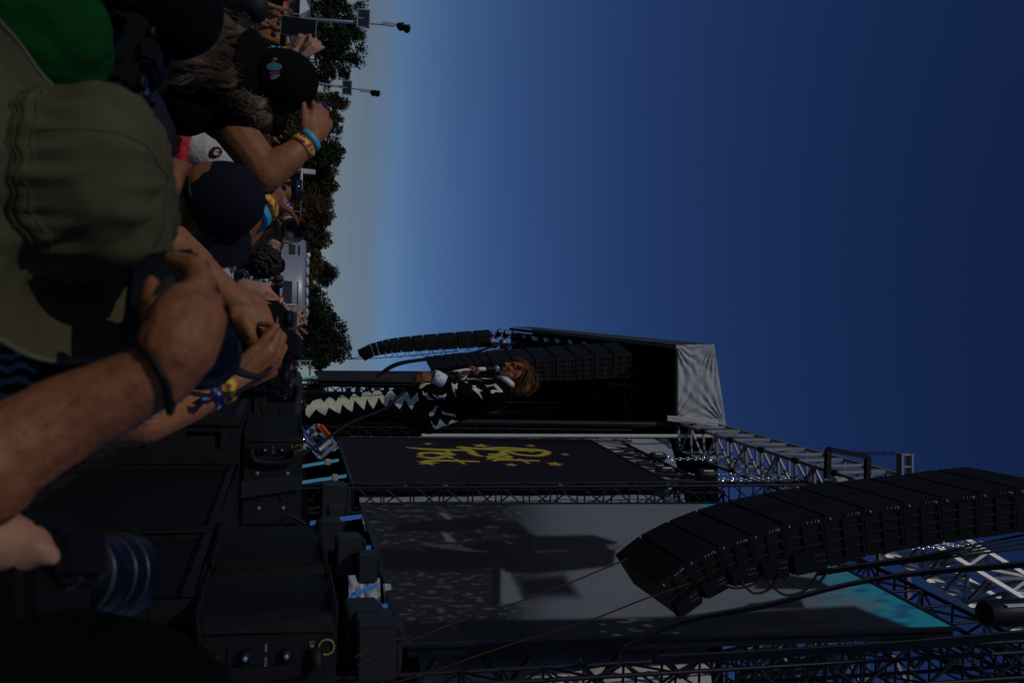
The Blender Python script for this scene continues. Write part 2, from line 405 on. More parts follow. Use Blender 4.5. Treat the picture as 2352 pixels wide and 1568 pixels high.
LIGHTS2 = [(rz([(740, 1035), (1010, 1070), (1100, 1085), (1280, 1090), (1180, 1075), (1000, 1030), (900, 1030)]), 2, .035), (rz([(2205, 1040), (2290, 1020), (2352, 1060), (2240, 1075)]), 3, .06), (rz([(1400, 1000), (1480, 1018), (1440, 1030)]), 2, .03), (rz([(1640, 1080), (1950, 1070), (1900, 1085), (1650, 1100)]), 2, .02)]
def paint_cam(px, py, u, v):
    base = V((.060, .068, .086)); t = sstep(1380, 2000, px)
    base = base.lerp(V((.085, .090, .115)), sstep(1150, 1420, px))
    # dappled foliage at the lower end
    d = 1 - sstep(1130, 1300, px); n_ = MN.noise(V((px * .045, py * .16, 0))) + .5 * MN.noise(V((px * .11, py * .4, 3)))
    if d > 0: base = base.lerp(V((.009, .010, .014)), d * (1 - .6 * sstep(.10, .60, n_)))
    # sky to teal at the upper end
    tl = sstep(1530, 1640, px + (py - 1160) * -1.1 + 220 * MN.noise(V((px * .008, py * .03, 9)))) if py < 1290 else sstep(1850, 2080, px + (py - 1400) * -1.0 + 160 * MN.noise(V((px * .012, py * .05, 5))))
    teal = V((.004, .17, .24)).lerp(V((.004, .05, .14)), sstep(-.1, .5, MN.noise(V((px * .02, py * .09, 1)))) * .8 + .2 * sstep(1640, 1750, px) * (py < 1250))
    base = base.lerp(teal, tl * .92)
    for pl, s_ in LIGHTS:
        k = sstep(-s_, s_, polyd(pl, px, py))
        if k: base = base.lerp(V((.075, .085, .10)), k)
    for pl, s_ in DARKS:
        k = sstep(-s_, s_, polyd(pl, px, py))
        if k: base = base.lerp(V((.004, .0045, .007)), k * .96)
    for pl, s_, g_ in LIGHTS2:
        k = sstep(-s_, s_, polyd(pl, px, py))
        if k: base = base.lerp(V((g_, g_, g_ * 1.2)), k)
    if 1380 < px < 1560 and py > 1290: base = base.lerp(V((.085, .09, .105)), .5 * sstep(.2, .5, MN.noise(V((px * .03, py * .2, 7)))))
    line = .97 + .03 * math.sin(u * 69) * math.sin(v * 75)
    return tuple(base * line)
EMX = 10 ** .5
sc2, n2, up2, sdv2 = led_screen('video_screen', 'tall LED screen showing a blurred monochrome camera picture with a teal corner', s2, paint_cam, 220, 260, 2.5)
def paint_dark(px, py, u, v):
    g = 1 - sstep(800, 1250, px); return (.009 + .006 * g, .009 + .006 * g, .014 + .006 * g)
sc1, n1, up1, sdv1 = led_screen('logo_screen', 'tall dark LED screen showing a yellow green script logo outlined in red', s1, paint_dark, 10, 10, 1.0)
YG = M('logo_yellow_green', (.1, .12, .01), .6, emit=(.17, .22, .010), estr=1.7, var=0); LR = M('logo_red', (.1, .01, .01), .6, emit=(.25, .004, .012), estr=1.2, var=0)
# lettering of the logo drawn as pen strokes (u to the reader's right, v up) on the screen
def stroke(mb, pts, w_, c, n, up, sd_, off):
    W_ = (c[1] - c[0]).length; H_ = (c[3] - c[0]).length; ps = []
    k = len(pts); dense = []
    for i in range(k - 1):
        p0 = pts[max(i - 1, 0)]; p1 = pts[i]; p2 = pts[i + 1]; p3 = pts[min(i + 2, k - 1)]
        for j in range(6):
            t = j / 6; dense.append(tuple(.5 * ((2 * p1[a]) + (-p0[a] + p2[a]) * t + (2 * p0[a] - 5 * p1[a] + 4 * p2[a] - p3[a]) * t * t + (-p0[a] + 3 * p1[a] - 3 * p2[a] + p3[a]) * t ** 3) for a in (0, 1, 2)))
    dense.append(pts[-1]); L_ = len(dense); vs = []
    for i, (u, v, q) in enumerate(dense):
        a = dense[max(i - 1, 0)]; b = dense[min(i + 1, L_ - 1)]; tx, ty = (b[0] - a[0]) * W_, (b[1] - a[1]) * H_; l = math.hypot(tx, ty) + 1e-9; nx, ny = -ty / l, tx / l
        o = c[0] + sd_ * (u * W_) + up * (v * H_) + n * off
        for s_ in (1, -1): vs.append(o + (sd_ * nx + up * ny) * (s_ * (q * w_ + 0 * i)))
    mb.add(vs, [(2 * i, 2 * i + 1, 2 * i + 3, 2 * i + 2) for i in range(L_ - 1)])
LOGO = [
  [(.20, .66, .3), (.30, .78, 1), (.42, .80, 1), (.55, .74, .9), (.50, .66, .8), (.36, .62, .8), (.52, .58, 1), (.72, .50, .3)],      # R
  [(.34, .80, .6), (.32, .66, 1), (.26, .50, .9), (.16, .44, .2)],
  [(.50, .62, .8), (.50, .53, .7)], [(.60, .62, .8), (.56, .56, .9), (.62, .52, .8), (.67, .58, .7), (.60, .62, .6)], [(.76, .72, .6), (.72, .56, .9), (.78, .52, .4)], [(.68, .64, .5), (.86, .66, .4)],
  [(.20, .42, .5), (.30, .46, 1), (.52, .47, 1), (.60, .50, .3)], [(.34, .46, .9), (.32, .30, 1), (.24, .20, .3)], [(.32, .36, .8), (.46, .37, .5)],   # F
  [(.46, .30, .6), (.54, .34, .8), (.52, .38, .7), (.46, .33, .8), (.48, .25, .8), (.57, .24, .5)], [(.68, .36, .6), (.61, .34, .8), (.68, .28, .9), (.60, .22, .5)],
  [(.80, .46, .6), (.77, .28, .9), (.84, .22, .4)], [(.72, .37, .5), (.90, .39, .4)],
  [(.30, .50, .4), (.22, .60, 1), (.26, .70, 1), (.40, .74, .5)]]
for nm, wd, mt, off in (('logo_outline', .135, LR, .006), ('logo_lettering', .088, YG, .010)):
    mb = MB()
    for st in LOGO: stroke(mb, [(.10 + x * .58, .06 + y * .86, q * (.9 if wd < .1 else .95)) for x, y, q in st], wd * (1 if nm == 'logo_lettering' else 1), s1, n1, up1, sdv1, off)
    for (u, v, r_) in ((.16, .58, .22), (.88, .80, .2), (.86, .30, .26), (.14, .80, .12), (.92, .62, .14), (.10, .36, .1), (.50, .90, .10)):
        W_ = (s1[1] - s1[0]).length; H_ = (s1[3] - s1[0]).length; o = s1[0] + sdv1 * ((.08 + .6 * u) * W_) + up1 * (v * H_ * .9) + n1 * off; vs = [o]
        for k in range(10): a = math.pi * k / 5 + .3; q = r_ * (1 if k % 2 == 0 else .4) + (.05 if wd > .1 else 0); vs.append(o + (sdv1 * math.cos(a) + up1 * math.sin(a)) * q)
        mb.add(vs, [(0, k + 1, (k + 1) % 10 + 1) for k in range(10)])
    mb.build(nm, mt, sc1, fix=False)
# connectors clipped along the near edge of the logo screen
for k in range(9):
    p = s1[1].lerp(s1[2], .03 + k * .12) + sdv1 * .1
    m = MB(); m.box(p, (.05, .09, .10)); tagp(m.build('power_connector', GALV), 'small grey power connector, %s up the edge of the logo screen' % ('lowest', 'second', 'third', 'fourth', 'fifth', 'sixth', 'seventh', 'eighth', 'topmost')[k], 'connector', group='connectors along the logo screen')
# trusses of the screens
def Qd(px, py, Y): return Q(px, py, Y)
zt = V((0, 0, 1))
truss('screen_tower', 'black vertical truss standing between the two LED screens', 'truss', V((Q(700, 1112, 17.3).x, 17.3, .5)), V((Q(700, 1112, 17.3).x, 17.3, 15.2)), (.0, -.45, 0), (.45, 0, 0), 26, BLK, .028, .016)
truss('screen_tower', 'thin dark vertical truss at the far edge of the logo screen by the stage opening', 'truss', V((Q(800, 978, 23).x, 23.0, .5)), V((Q(800, 978, 23).x, 23.0, 11.2)), (.30, 0, 0), (0, -.3, 0), 22, BLK, .022, .012)
truss('screen_tower', 'black vertical truss nearest the camera behind the video screen', 'truss', V((Q(1600, 1535, 8.8).x, 8.8, .2)), V((Q(1600, 1535, 8.8).x + .05, 8.8, 12)), (.30, 0, 0), (.0, .35, 0), 26, BLK, .026, .015)
u1 = (s1[2] - s1[3]).normalized(); u2 = (s2[2] - s2[3]).normalized()
truss('header_truss', 'black horizontal truss over the top of the logo screen', 'truss', s1[3] + zt * .12 - u1 * .3 + V((.06, 0, 0)), s1[2] + zt * .12 + u1 * .6 + V((.06, 0, 0)), (0, 0, .85), (.62, 0, 0), 10, BLK, .045, .026)
truss('header_truss', 'black horizontal truss over the top of the video screen', 'truss', s2[3] + zt * .15 - u2 * .3 + V((.06, 0, 0)), s2[2] + zt * .15 + u2 * .9 + V((.06, 0, 0)), (0, 0, .62), (.55, 0, 0), 12, BLK, .036, .02)
# rig cabinets behind the video screen (ribs seen in the gap)
for k in range(13):
    p = s2[1].lerp(s2[2], .04 + k * .075) + sdv2 * .18 + V((.12, 0, 0))
    q = p + V((.32, .0, .26 if k % 2 else -.26))
    m = MB(); m.tube([p, q], .035, 6); tagp(m.build('screen_strut', BLK), 'black strut bracing the back of the video screen near its %s' % ('foot' if k < 4 else 'middle' if k < 9 else 'top'), 'strut', group='struts behind the video screen')
# ------------------------------------------------------------------ tarpaulin walls
def cloth(name, label, corners, mat, nu=24, nv=30, amp=.05, cat='tarpaulin', pinch=0, seed=0, group=None):
    CO = ((0, 0), (1, 0), (1, 1), (0, 1))
    c = [V(p) for p in corners]; n = (c[1] - c[0]).cross(c[3] - c[0]).normalized(); vs = []
    for j in range(nv + 1):
        for i in range(nu + 1):
            u = i / nu; v = j / nv; p = c[0].lerp(c[1], u).lerp(c[3].lerp(c[2], u), v)
            q = V((u * 5 + seed, v * 7, seed)); d = MN.noise(q) + .6 * (1 - abs(MN.noise(q * 2.1)) * 2) * .5 + .4 * MN.noise(V((u * 3 + v * 9, v * 2 - u * 5, seed)))
            if pinch:
                for ci, (cu, cv) in enumerate(CO):
                    du, dv = u - cu, (v - cv) * .7; ds = math.hypot(du, dv); an = math.atan2(abs(dv), abs(du) + 1e-6)
                    d += pinch * math.sin(an * (17 + 3 * ci) + 2 * MN.noise(V((u * 4, v * 4, ci)))) * math.exp(-ds * 2.6) * min(1, ds * 9)
            e = 1 - (1 - min(u, 1 - u, v, 1 - v) * 6 if min(u, 1 - u, v, 1 - v) < 1 / 6 else 0)
            vs.append(p + n * d * amp * (.3 + .7 * e))
    m = MB(); m.add(vs, [(j * (nu + 1) + i, j * (nu + 1) + i + 1, (j + 1) * (nu + 1) + i + 1, (j + 1) * (nu + 1) + i) for j in range(nv) for i in range(nu)])
    vs2 = [p - n * .008 for p in vs]; m.add(vs2, [tuple(reversed(f)) for f in m.f])
    o = m.build(name, mat, smooth=True, fix=False); return tagp(o, label, cat, group)
def off(c, dx=1.6, dy=.3): return c + V((dx, dy, 0))
xa, xb = 4.1, 4.9
cloth('tarpaulin', 'pale tarpaulin wall hanging behind the logo screen with truss shadows on it', [(2.55, 23.1, 3.7), (3.5, 16.3, 3.5), (3.5, 16.3, 9.9), (2.55, 23.1, 12.5)], TARPW, 30, 30, .07)
cloth('tarpaulin', 'pale tarpaulin wall hanging behind the video screen', [(3.45, 16.0, 3.9), (4.35, 9.6, 3.7), (4.35, 9.6, 7.0), (3.45, 16.0, 9.9)], M('lit_tarp_tone', (.78, .78, .80), .8, 0, .10, .8, .9, 1.6), 30, 20, .07, seed=4)  # paler than the other tarp: light on this shaded wall put into its colour
# pale rail on the near side of the stage opening
bar(None, 'white_pole', Q(968, 1000, 22.3), Q(1675, 1001, 22.3), .05, M('pale_pole', (.55, .55, .53), .5, 0, .1, 4), 8)
tagp(bpy.data.objects['white_pole'], 'long pale vertical pole beside the far edge of the logo screen', 'pole')
# ------------------------------------------------------------------ the stage: roof, walls, deck
g = [Q(1553, 792, 22.8), Q(1547, 962, 22.8), Q(1668, 978, 22.8), Q(1640, 790, 22.8)]
st = thing('main_stage', 'covered festival stage with a black interior, dark canopy roof and grey fabric gable', 'stage', (0, 23, 0))
far_edge_lo = Q(1213, 752, 41); far_edge_hi = Q(1206, 750, 41)
def spart(name, corners, mat):
    m = MB(); m.hexa([V(p) for p in corners]); return m.build(name, mat, st)
nf = V((0, 1, 0))
gf = cloth('fabric_gable', None, [g[0], g[1], g[2], g[3]], TARP, 110, 70, .022, pinch=2.2, seed=2); del gf['category']
gf.parent = st; gf.matrix_parent_inverse = parent_inv(st)
# creases gathered at the corners of the gable
xr = 13.0
zl = g[0].z; zh = g[3].z
F0 = [V((g[0].x, 22.9, zl)), V((g[3].x, 22.9, zh)), V((far_edge_hi.x, 41, zh * .99)), V((far_edge_lo.x, 41, zl))]
spart('roof_canopy', [F0[1], (xr, 22.9, zh + .9), (xr, 41, zh + .9), F0[2], F0[1] + V((0, 0, .06)), V((xr, 22.9, zh + .96)), V((xr, 41, zh + .96)), F0[2] + V((0, 0, .06))], BLKF)
spart('roof_underside', [F0[0] + V((.25, 0, .25)), (xr, 22.9, zl + .3), (xr, 41, zl + .3), F0[3] + V((.25, 0, .25)), F0[0] + V((.25, 0, .3)), V((xr, 22.9, zl + .35)), V((xr, 41, zl + .35)), F0[3] + V((.25, 0, .3))], BLKF)
fv = cloth('roof_fascia', None, [F0[0], F0[3], F0[2], F0[1]], M('dark_grey_canopy', (.05, .052, .058), .8, 0, .2, 2, .6, 8), 60, 8, .04, seed=8); del fv['category']
fv.parent = st; fv.matrix_parent_inverse = parent_inv(st)
spart('back_wall', [(xr, 22.9, 0), (xr + .1, 22.9, 0), (xr + .1, 41, 0), (xr, 41, 0), (xr, 22.9, zh), (xr + .1, 22.9, zh), (xr + .1, 41, zh), (xr, 41, zh)], BLKF)
spart('far_wall', [(3.1, 40.5, 2.6), (xr, 40.5, 2.6), (xr, 40.7, 2.6), (3.1, 40.7, 2.6), (3.1, 40.5, zh), (xr, 40.5, zh), (xr, 40.7, zh), (3.1, 40.7, zh)], BLKF)
spart('near_wall', [(3.0, 23.6, 2.6), (xr, 23.6, 2.6), (xr, 23.7, 2.6), (3.0, 23.7, 2.6), (3.0, 23.6, zl), (xr, 23.6, zl), (xr, 23.7, zl), (3.0, 23.7, zl)], BLKF)
spart('deck', [(1.2, 5.6, 0), (xr, 5.6, 0), (xr, 46, 0), (1.6, 46, 0), (1.2, 5.6, 1.62), (xr, 5.6, 1.62), (xr, 46, 1.62), (1.6, 46, 1.62)], BLKF)
# interior legs, girders and hanging trusses, barely lit
INT = M('interior_steel', (.018, .018, .02), .7, .1, .2, 10)
for k in range(7):
    y = 24.6 + k * 2.5
    truss('roof_girder', 'dark roof girder inside the stage, %s from the near end' % ('nearest', 'second', 'third', 'fourth', 'fifth', 'sixth', 'farthest')[k], 'truss', V((.8, y, zl - .75)), V((12.5, y, zl - .6)), (0, 0, .6), (0, .5, 0), 12, INT, .035, .02, group='roof girders inside the stage')
for k, (px, py, Y) in enumerate(((1480, 930, 30), (1400, 955, 33), (1330, 915, 36))):
    a = Q(px, py, Y); truss('backdrop_tower', 'dim vertical truss leg standing at the back of the stage', 'truss', V((a.x, Y, 1.62)), V((a.x, Y, zl - .8)), (.35, 0, 0), (0, .35, 0), 16, INT, .03, .018, group='truss legs inside the stage')
bar(st, 'front_beam', F0[0] + V((.1, 0, -.05)), F0[3] + V((.1, 0, -.05)), .07, BLK, 8)
bar(st, 'gable_beam', Q(1553, 800, 22.7), Q(1553, 1040, 22.7), .06, INT, 8)
bar(st, 'corner_leg', Q(1563, 975, 22.9), V((Q(1563, 975, 22.9).x, 22.9, 0)), .09, BLK, 10)
# flap of cloth at the lower corner of the gable
cloth('cloth_flap', 'loose grey cloth flap hanging at the lower corner of the stage gable', [Q(1533, 954, 22.6), Q(1533, 966, 22.6), Q(1650, 979, 22.4), Q(1650, 962, 22.6)], TARP, 24, 6, .06, seed=11)
# ------------------------------------------------------------------ silver roof truss reaching towards the camera
A0, A1 = Q(1558, 972, 22.8), Q(1963, 1100, 15.9)
B0, B1 = Q(1637, 972, 22.8), Q(2090, 1096, 15.9)
C0, C1 = Q(1561, 1038, 22.8), Q(1740, 1110, 19.0)
C1 = C0 + (A1 - A0) * 1.0
D0 = B0 + (C0 - A0); D1 = B1 + (C0 - A0)
t = thing('roof_truss', 'silver aluminium box truss reaching out from the stage roof above the screens', 'truss', A0)
for a, b in ((A0, A1), (B0, B1), (C0, C1), (D0, D1)): bar(t, 'chord', a, b, .035, ALU, 8, True)
NB = 11
for k in range(NB + 1):
    f = k / NB; a, b, c, d = A0.lerp(A1, f), B0.lerp(B1, f), C0.lerp(C1, f), D0.lerp(D1, f)
    for p, q in ((a, b), (b, d), (d, c), (c, a)): bar(t, 'cross_bar', p, q, .028, ALU, 6, True)
    if k < NB:
        f2 = (k + 1) / NB; a2, b2, c2, d2 = A0.lerp(A1, f2), B0.lerp(B1, f2), C0.lerp(C1, f2), D0.lerp(D1, f2)
        for p, q in (((a, b2), (b, d2), (c, d2), (a, c2)) if k % 2 else ((b, a2), (d, b2), (d, c2), (c, a2))): bar(t, 'diagonal_brace', p, q, .024, ALU, 6, True)
    if k % 2 == 0:
        for p in (a, c):
            m = MB(); m.cap_(p - V((0, .08, 0)), p + V((0, .08, 0)), .07, .07, 8); m.build('clamp', BLK, t, True)
# second silver truss crossing high on the near side, and uprights behind the video screen
E0, E1 = Q(2075, 1210, 12.6), Q(2352, 1375, 12.0)
truss('roof_truss', 'silver truss crossing behind the big loudspeaker hang at the right edge of the picture', 'truss', E0, E1 + (E1 - E0) * .25, (0, -.05, .75), (.55, .5, 0), 7, ALU, .035, .025, square=True)
for k, (x0, x1, y, Y) in enumerate(((1700, 1990, 1545, 13.5), (1640, 1900, 1500, 15.0))):
    truss('back_truss', 'silver scaffold truss glimpsed behind the near black tower' if k == 0 else 'silver scaffold truss glimpsed under the video screen edge', 'truss', Q(x0, y, Y), Q(x1, y - 60, Y - 3), (0, 0, .7), (.6, 0, 0), 7, ALU, .03, .024, square=True)
for px0, py0, px1, py1 in ((2085, 1275, 2085, 1440), (2020, 1225, 2020, 1385)):
    a = Q(px0, py0, 13.6); b = Q(px1, py1, 13.6); m = MB(); m.tube([a, b], .06, 4); tagp(m.build('aluminium_beam', ALU), 'pale aluminium beam crossing behind the top of the video screen', 'beam', group='aluminium beams by the video screen')
# I-beam post and hoist frame near the top
p = Q(2078, 1060, 14.6); pm = thing('lifting_post', 'silver I-beam lifting post standing above the loudspeaker hang', 'post', p)
a, b = Q(2060, 1062, 14.6), Q(2096, 1062, 14.6); cdir = Q(2078, 1100, 14.6) - Q(2078, 1040, 14.6)
for q in (Q(2067, 1040, 14.6), Q(2090, 1040, 14.6)):
    m = MB(); R = ZR(cdir, (0, 1, 0)); m.box(q + cdir * .5, (.16, .04, cdir.length), R); m.build('flange', GALV if q.z > p.z else ALU, pm)
for s_ in (.05, .5, .95):
    m = MB(); m.box(Q(2079, 1040 + 60 * s_, 14.6), (.03, .14, .15)); m.build('web_plate', ALU, pm)
fr = [Q(1902, 1031, 14), Q(1993, 1048, 14), Q(1992, 1105, 14), Q(1900, 1098, 14)]
t = thing('rigging_rectangle', 'black rectangular steel frame hanging by the silver roof truss', 'frame', fr[0])
for i in (0, 1, 3): bar(t, 'frame_bar', fr[i], fr[(i + 1) % 4], .045, BLK, 4, True)
m = MB(); m.box(Q(1928, 1103, 14), (.1, .18, .24)); tagp(m.build('shackle_plate', M('cream_steel', (.45, .42, .32), .5), bevel=.02), 'cream steel shackle plate under the hoist frame', 'plate')
# chains: links as tori chained up
def chain(name, label, a, b, rr=.03, mat=None):
    m = MB(); d = V(b) - V(a); n = int(d.length / (rr * 2.6)); R = ZR(d, (0, 1, 0))
    for k in range(n):
        c = V(a) + d * ((k + .5) / n); pts = []
        for j in range(9):
            an = 2 * math.pi * j / 8; x, z = math.cos(an) * rr * .75, math.sin(an) * rr * 1.5
            pts.append(c + R @ (V((x, 0, z)) if k % 2 else V((0, x, z))))
        m.tube(pts, rr * .32, 4, cap=False)
    o = m.build(name, mat or CHR, smooth=True, fix=False); return tagp(o, label, 'chain')
chain('hoist_chain', 'bright steel chain running up from the black hoist on the logo screen truss', Q(1520, 1053, 20.5), Q(1655, 1053, 20.5), .04)
chain('hoist_chain', 'bright steel chain in the middle, running up to the silver roof truss', Q(1538, 1089, 19.6), Q(1728, 1089, 19.6), .04)
chain('hoist_chain', 'lowest bright steel chain running along the silver truss', Q(1634, 1100.5, 17.8), Q(1828, 1100.5, 17.8), .04)
chain('hoist_chain', 'dark chain hanging straight from the lifting post to the hoist frame', Q(1955, 1040, 14.2), Q(2062, 1041, 14.4), .035, BLK)
chain('hoist_chain', 'bright chain hanging behind the loudspeaker hang near the right edge', Q(2090, 1258, 12), Q(2260, 1246, 12), .035)
chain('hoist_chain', 'chain holding a hoist inside the dark stage roof', Q(1468, 891, 26), Q(1530, 891, 26), .04)
chain('hoist_chain', 'chain holding the upper hoist inside the stage roof near the fascia', Q(1495, 808, 27), Q(1560, 808, 27), .045)
def hoist(label, px, py, Y, ln=.4, r=.11, axis=(0, 0, 1)):
    c = Q(px, py, Y); t = thing('chain_hoist', label, 'hoist', c, 'chain hoists'); A = V(axis).normalized()
    m = MB(); m.lathe(c, ZR(A), [(r * .8, -ln / 2), (r, -ln / 2 + .04), (r, ln / 2 - .04), (r * .8, ln / 2)], 14); m.build('motor_body', BLK, t, True)
    m = MB(); m.lathe(c + A * (ln / 2 - .0), ZR(A), [(r * .4, 0), (r * .4, .1), (r * .15, .12)], 10); m.build('chain_guide', CHR, t, True)
    m = MB(); m.box(c + V((-r * .75, -r * .7, 0)), (.02, r * .5, ln * .5)); m.build('label_plate', WHT, t)
    return t
hoist('black chain hoist on the truss at the far top corner of the logo screen', 1510, 1048, 20.5)
hoist('black chain hoist on the middle of the logo screen truss beside the tarpaulin', 1528, 1082, 19.6, .45, .13, (0, 0, 1))
hoist('black chain hoist at the near top corner of the logo screen truss', 1622, 1090, 17.8, .45, .14)
hoist('dark chain hoist hanging deep inside the stage roof', 1432, 890, 26, 1.1, .14)
hoist('chain hoist with a pale plate hanging near the roof fascia', 1470, 806, 27, .9, .2)
hoist('large black chain hoist beside the top corner of the video screen', 2325, 1405, 9.4, .9, .17)
# ------------------------------------------------------------------ moving lights under the front of the roof
proto = None
LP = [(1130, 770, 47), (1150, 765, 45), (1166, 768, 42), (1185, 776, 40), (1206, 779, 38), (1228, 784, 36), (1255, 787, 34.5), (1282, 790, 33), (1312, 793, 31.5), (1346, 798, 30)]
for i, (px, py, Y) in enumerate(LP):
    c = Q(px, py, Y); t = thing('stage_light', 'black moving head light with silver face, %s under the roof edge' % ('farthest', 'second farthest', 'third farthest', 'fourth farthest', 'fifth farthest', 'fifth nearest', 'fourth nearest', 'third nearest', 'second nearest', 'nearest')[i], 'stage light', c, 'moving lights along the roof edge')
    m = MB(); m.box(c + V((0, 0, .22)), (.34, .34, .12)); m.build('base', BLK, t, bevel=.02)
    for s_ in (-1, 1): bar(t, 'yoke_arm', c + V((0, s_ * .2, .2)), c + V((0, s_ * .2, -.1)), .03, BLK, 4, True)
    R = FR((-.6, -.7, .1), (0, 0, 1)); m = MB(); m.lathe(c - V((0, 0, .08)), ZR(R @ V((1, 0, 0))), [(.1, -.22), (.15, -.1), (.17, .16), (.16, .18)], 12); m.build('head', BLK, t, True)
    m = MB(); m.box(c - V((0, 0, .0)) + R @ V((.16, 0, -.02)), (.03, .20, .3), R); m.build('lens_plate', M('lens_plate', (.35, .38, .42), .25, .5), t)
    bar(None, 'drop_pipe', c + V((0, 0, .28)), c + V((.1, 0, 1.0)), .025, BLK, 6)
    d_ = bpy.context.scene.objects; o = [x for x in COL.objects if x.name.startswith('drop_pipe')][-1]; tagp(o, 'short black pipe holding a moving light under the roof', 'pipe', 'drop pipes over the moving lights')
truss('lighting_truss', 'dark lighting truss slanting under the front edge of the roof', 'truss', Q(1135, 786, 46), Q(1420, 828, 27), (0, 0, .4), (.4, 0, 0), 26, INT, .03, .016)
for k in range(12):   # second row of hanging flood lamps
    f = k / 11; c = Q(1132 + 290 * f, 792 + 34 * f, 45 - 19 * f); t = thing('flood_lamp', 'small black flood lamp with a clear hood hanging in the second row under the roof', 'stage light', c, 'flood lamps in the second row')
    m = MB(); m.box(c, (.3, .5, .32)); m.build('lamp_housing', BLK, t, bevel=.03)
    m = MB(); m.lathe(c + V((-.15, -.2, -.1)), ZR((-.6, -.6, -.4)), [(.1, 0), (.19, .16)], 10); m.build('hood', GALV, t, True)
# ------------------------------------------------------------------ loudspeaker hangs
def T8(c, u, v, w):   # trilinear point; c = [fl,fr,br,bl] bottom then the same at the top
    lo = c[0].lerp(c[1], u).lerp(c[3].lerp(c[2], u), w); hi = c[4].lerp(c[5], u).lerp(c[7].lerp(c[6], u), w); return lo.lerp(hi, v)
def sub8(mb, c, u0, u1, v0, v1, w0, w1):
    mb.hexa([T8(c, u, v, w) for v in (v0, v1) for u, w in ((u0, w0), (u1, w0), (u1, w1), (u0, w1))])
def cabinet(label, c, group, detail=2, cat='loudspeaker'):
    """front spans u, side facing the stage end is u=1, depth is w"""
    t = thing('line_array_cabinet', label, cat, c[0], group)
    m = MB(); sub8(m, c, .0, .97, .03, .97, .02, .98); m.build('cabinet_body', SPK, t)
    for (a, b) in ((.015, .485), (.515, .985)):
        m = MB(); sub8(m, c, a, b, .035, .965, -.035, .02); m.build('front_grille', GRL, t)
    if detail > 1:
        m = MB()
        for v0, v1 in ((0, .06), (.94, 1), (.46, .56)): sub8(m, c, .97, 1.0, v0, v1, .0, 1)
        for w0, w1 in ((0, .14), (.28, .33), (.50, .55), (.72, .76), (.93, 1)):
            for v0, v1 in ((.06, .46), (.56, .94)): sub8(m, c, .97, .995, v0, v1, w0, w1)
        m.build('side_plate', SPK, t)
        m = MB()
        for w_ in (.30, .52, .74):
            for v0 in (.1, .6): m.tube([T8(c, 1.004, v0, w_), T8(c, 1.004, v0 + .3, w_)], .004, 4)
        m.build('rim_highlight', M('rim_glint_tone', (.035, .035, .035), .5, .2), t)  # thin paler tubes paint highlights along the rims of the side openings
        for v_ in (.14, .86):
            m = MB(); p = T8(c, 1.0, v_, .05); m.cap_(p, T8(c, 1.02, v_, .07), .009, .007, 8); m.build('bolt', GALV, t, True)
        for k in range(3):
            m = MB(); p = T8(c, 1.01, .58 + k * .1, .05); m.lathe(p, ZR((T8(c, 1.1, .5, .1) - T8(c, .9, .5, .1))), [(.012, 0), (.012, .008)], 8); m.build('pin_hole_ring', GALV, t)
        m = MB(); sub8(m, c, 1.0, 1.015, .02, .98, .97, 1.03); m.build('rear_strap', BLK, t)
    return t
E1p = [(1511, 1346), (1573, 1293), (1648, 1256), (1721, 1230), (1796, 1205), (1891, 1186), (1983, 1169), (2073, 1156), (2160, 1144), (2247, 1133.5), (2333, 1123), (2422, 1112)]
E0p = [(1411, 1276), (1469, 1231), (1533, 1198), (1598, 1173), (1667, 1153), (1749, 1136), (1830, 1121), (1914, 1110), (1990, 1100), (2070, 1091), (2147, 1081), (2223, 1074)]
E2p = [(1554, 1415), (1614, 1372), (1672, 1341), (1745, 1325), (1814, 1316), (1902, 1298), (1991, 1272), (2080, 1257), (2167, 1243), (2250, 1231), (2335, 1219), (2424, 1208)]
NUMW = ['lowest', 'second lowest', 'third lowest', 'fourth lowest', 'fifth from the bottom', 'sixth from the bottom', 'seventh from the bottom', 'eighth from the bottom', 'ninth from the bottom', 'tenth from the bottom', 'highest']
for k in range(11):
    def cc(i):
        fl = Q(*E0p[i], 9.3); fr_ = Q(*E1p[i], 8.6); br = Q(*E2p[i], 8.75)
        return [fl, fr_, br, fl + (br - fr_)]
    lo, hi = cc(k), cc(k + 1)
    mid = [lo[i].lerp(hi[i], .012) for i in range(4)]; mid2 = [lo[i].lerp(hi[i], .988) for i in range(4)]
    cabinet('%s black cabinet of the big curved loudspeaker hang' % NUMW[k], mid + mid2, 'cabinets of the near loudspeaker hang')
    if k < 5:   # rigging panels with holes and plates on the underside boxes
        c = mid + mid2; m = MB(); sub8(m, c, .985, 1.05, .1, .9, .62, 1.04); o = m.build('rigging_plate', BLK); tagp(o, 'black rigging plate with connector rings on the %s cabinet' % NUMW[k], 'plate', 'rigging plates of the near hang')
        for a_ in range(3):
            for b_ in range(2):
                m = MB(); m.tube([T8(c, 1.06, .62 + a_ * .1, .7 + b_ * .12) + V((0, math.sin(q) * .014, math.cos(q) * .014)) for q in [j * math.pi / 4 for j in range(9)]], .003, 4, cap=False)
                m.build('connector_ring', GALV, o)
ORD = ['topmost', 'second highest', 'third highest', 'fourth highest', 'fifth highest', 'sixth highest', 'seventh highest', 'seventh lowest', 'sixth lowest', 'fifth lowest', 'fourth lowest', 'third lowest', 'second lowest', 'lowest']
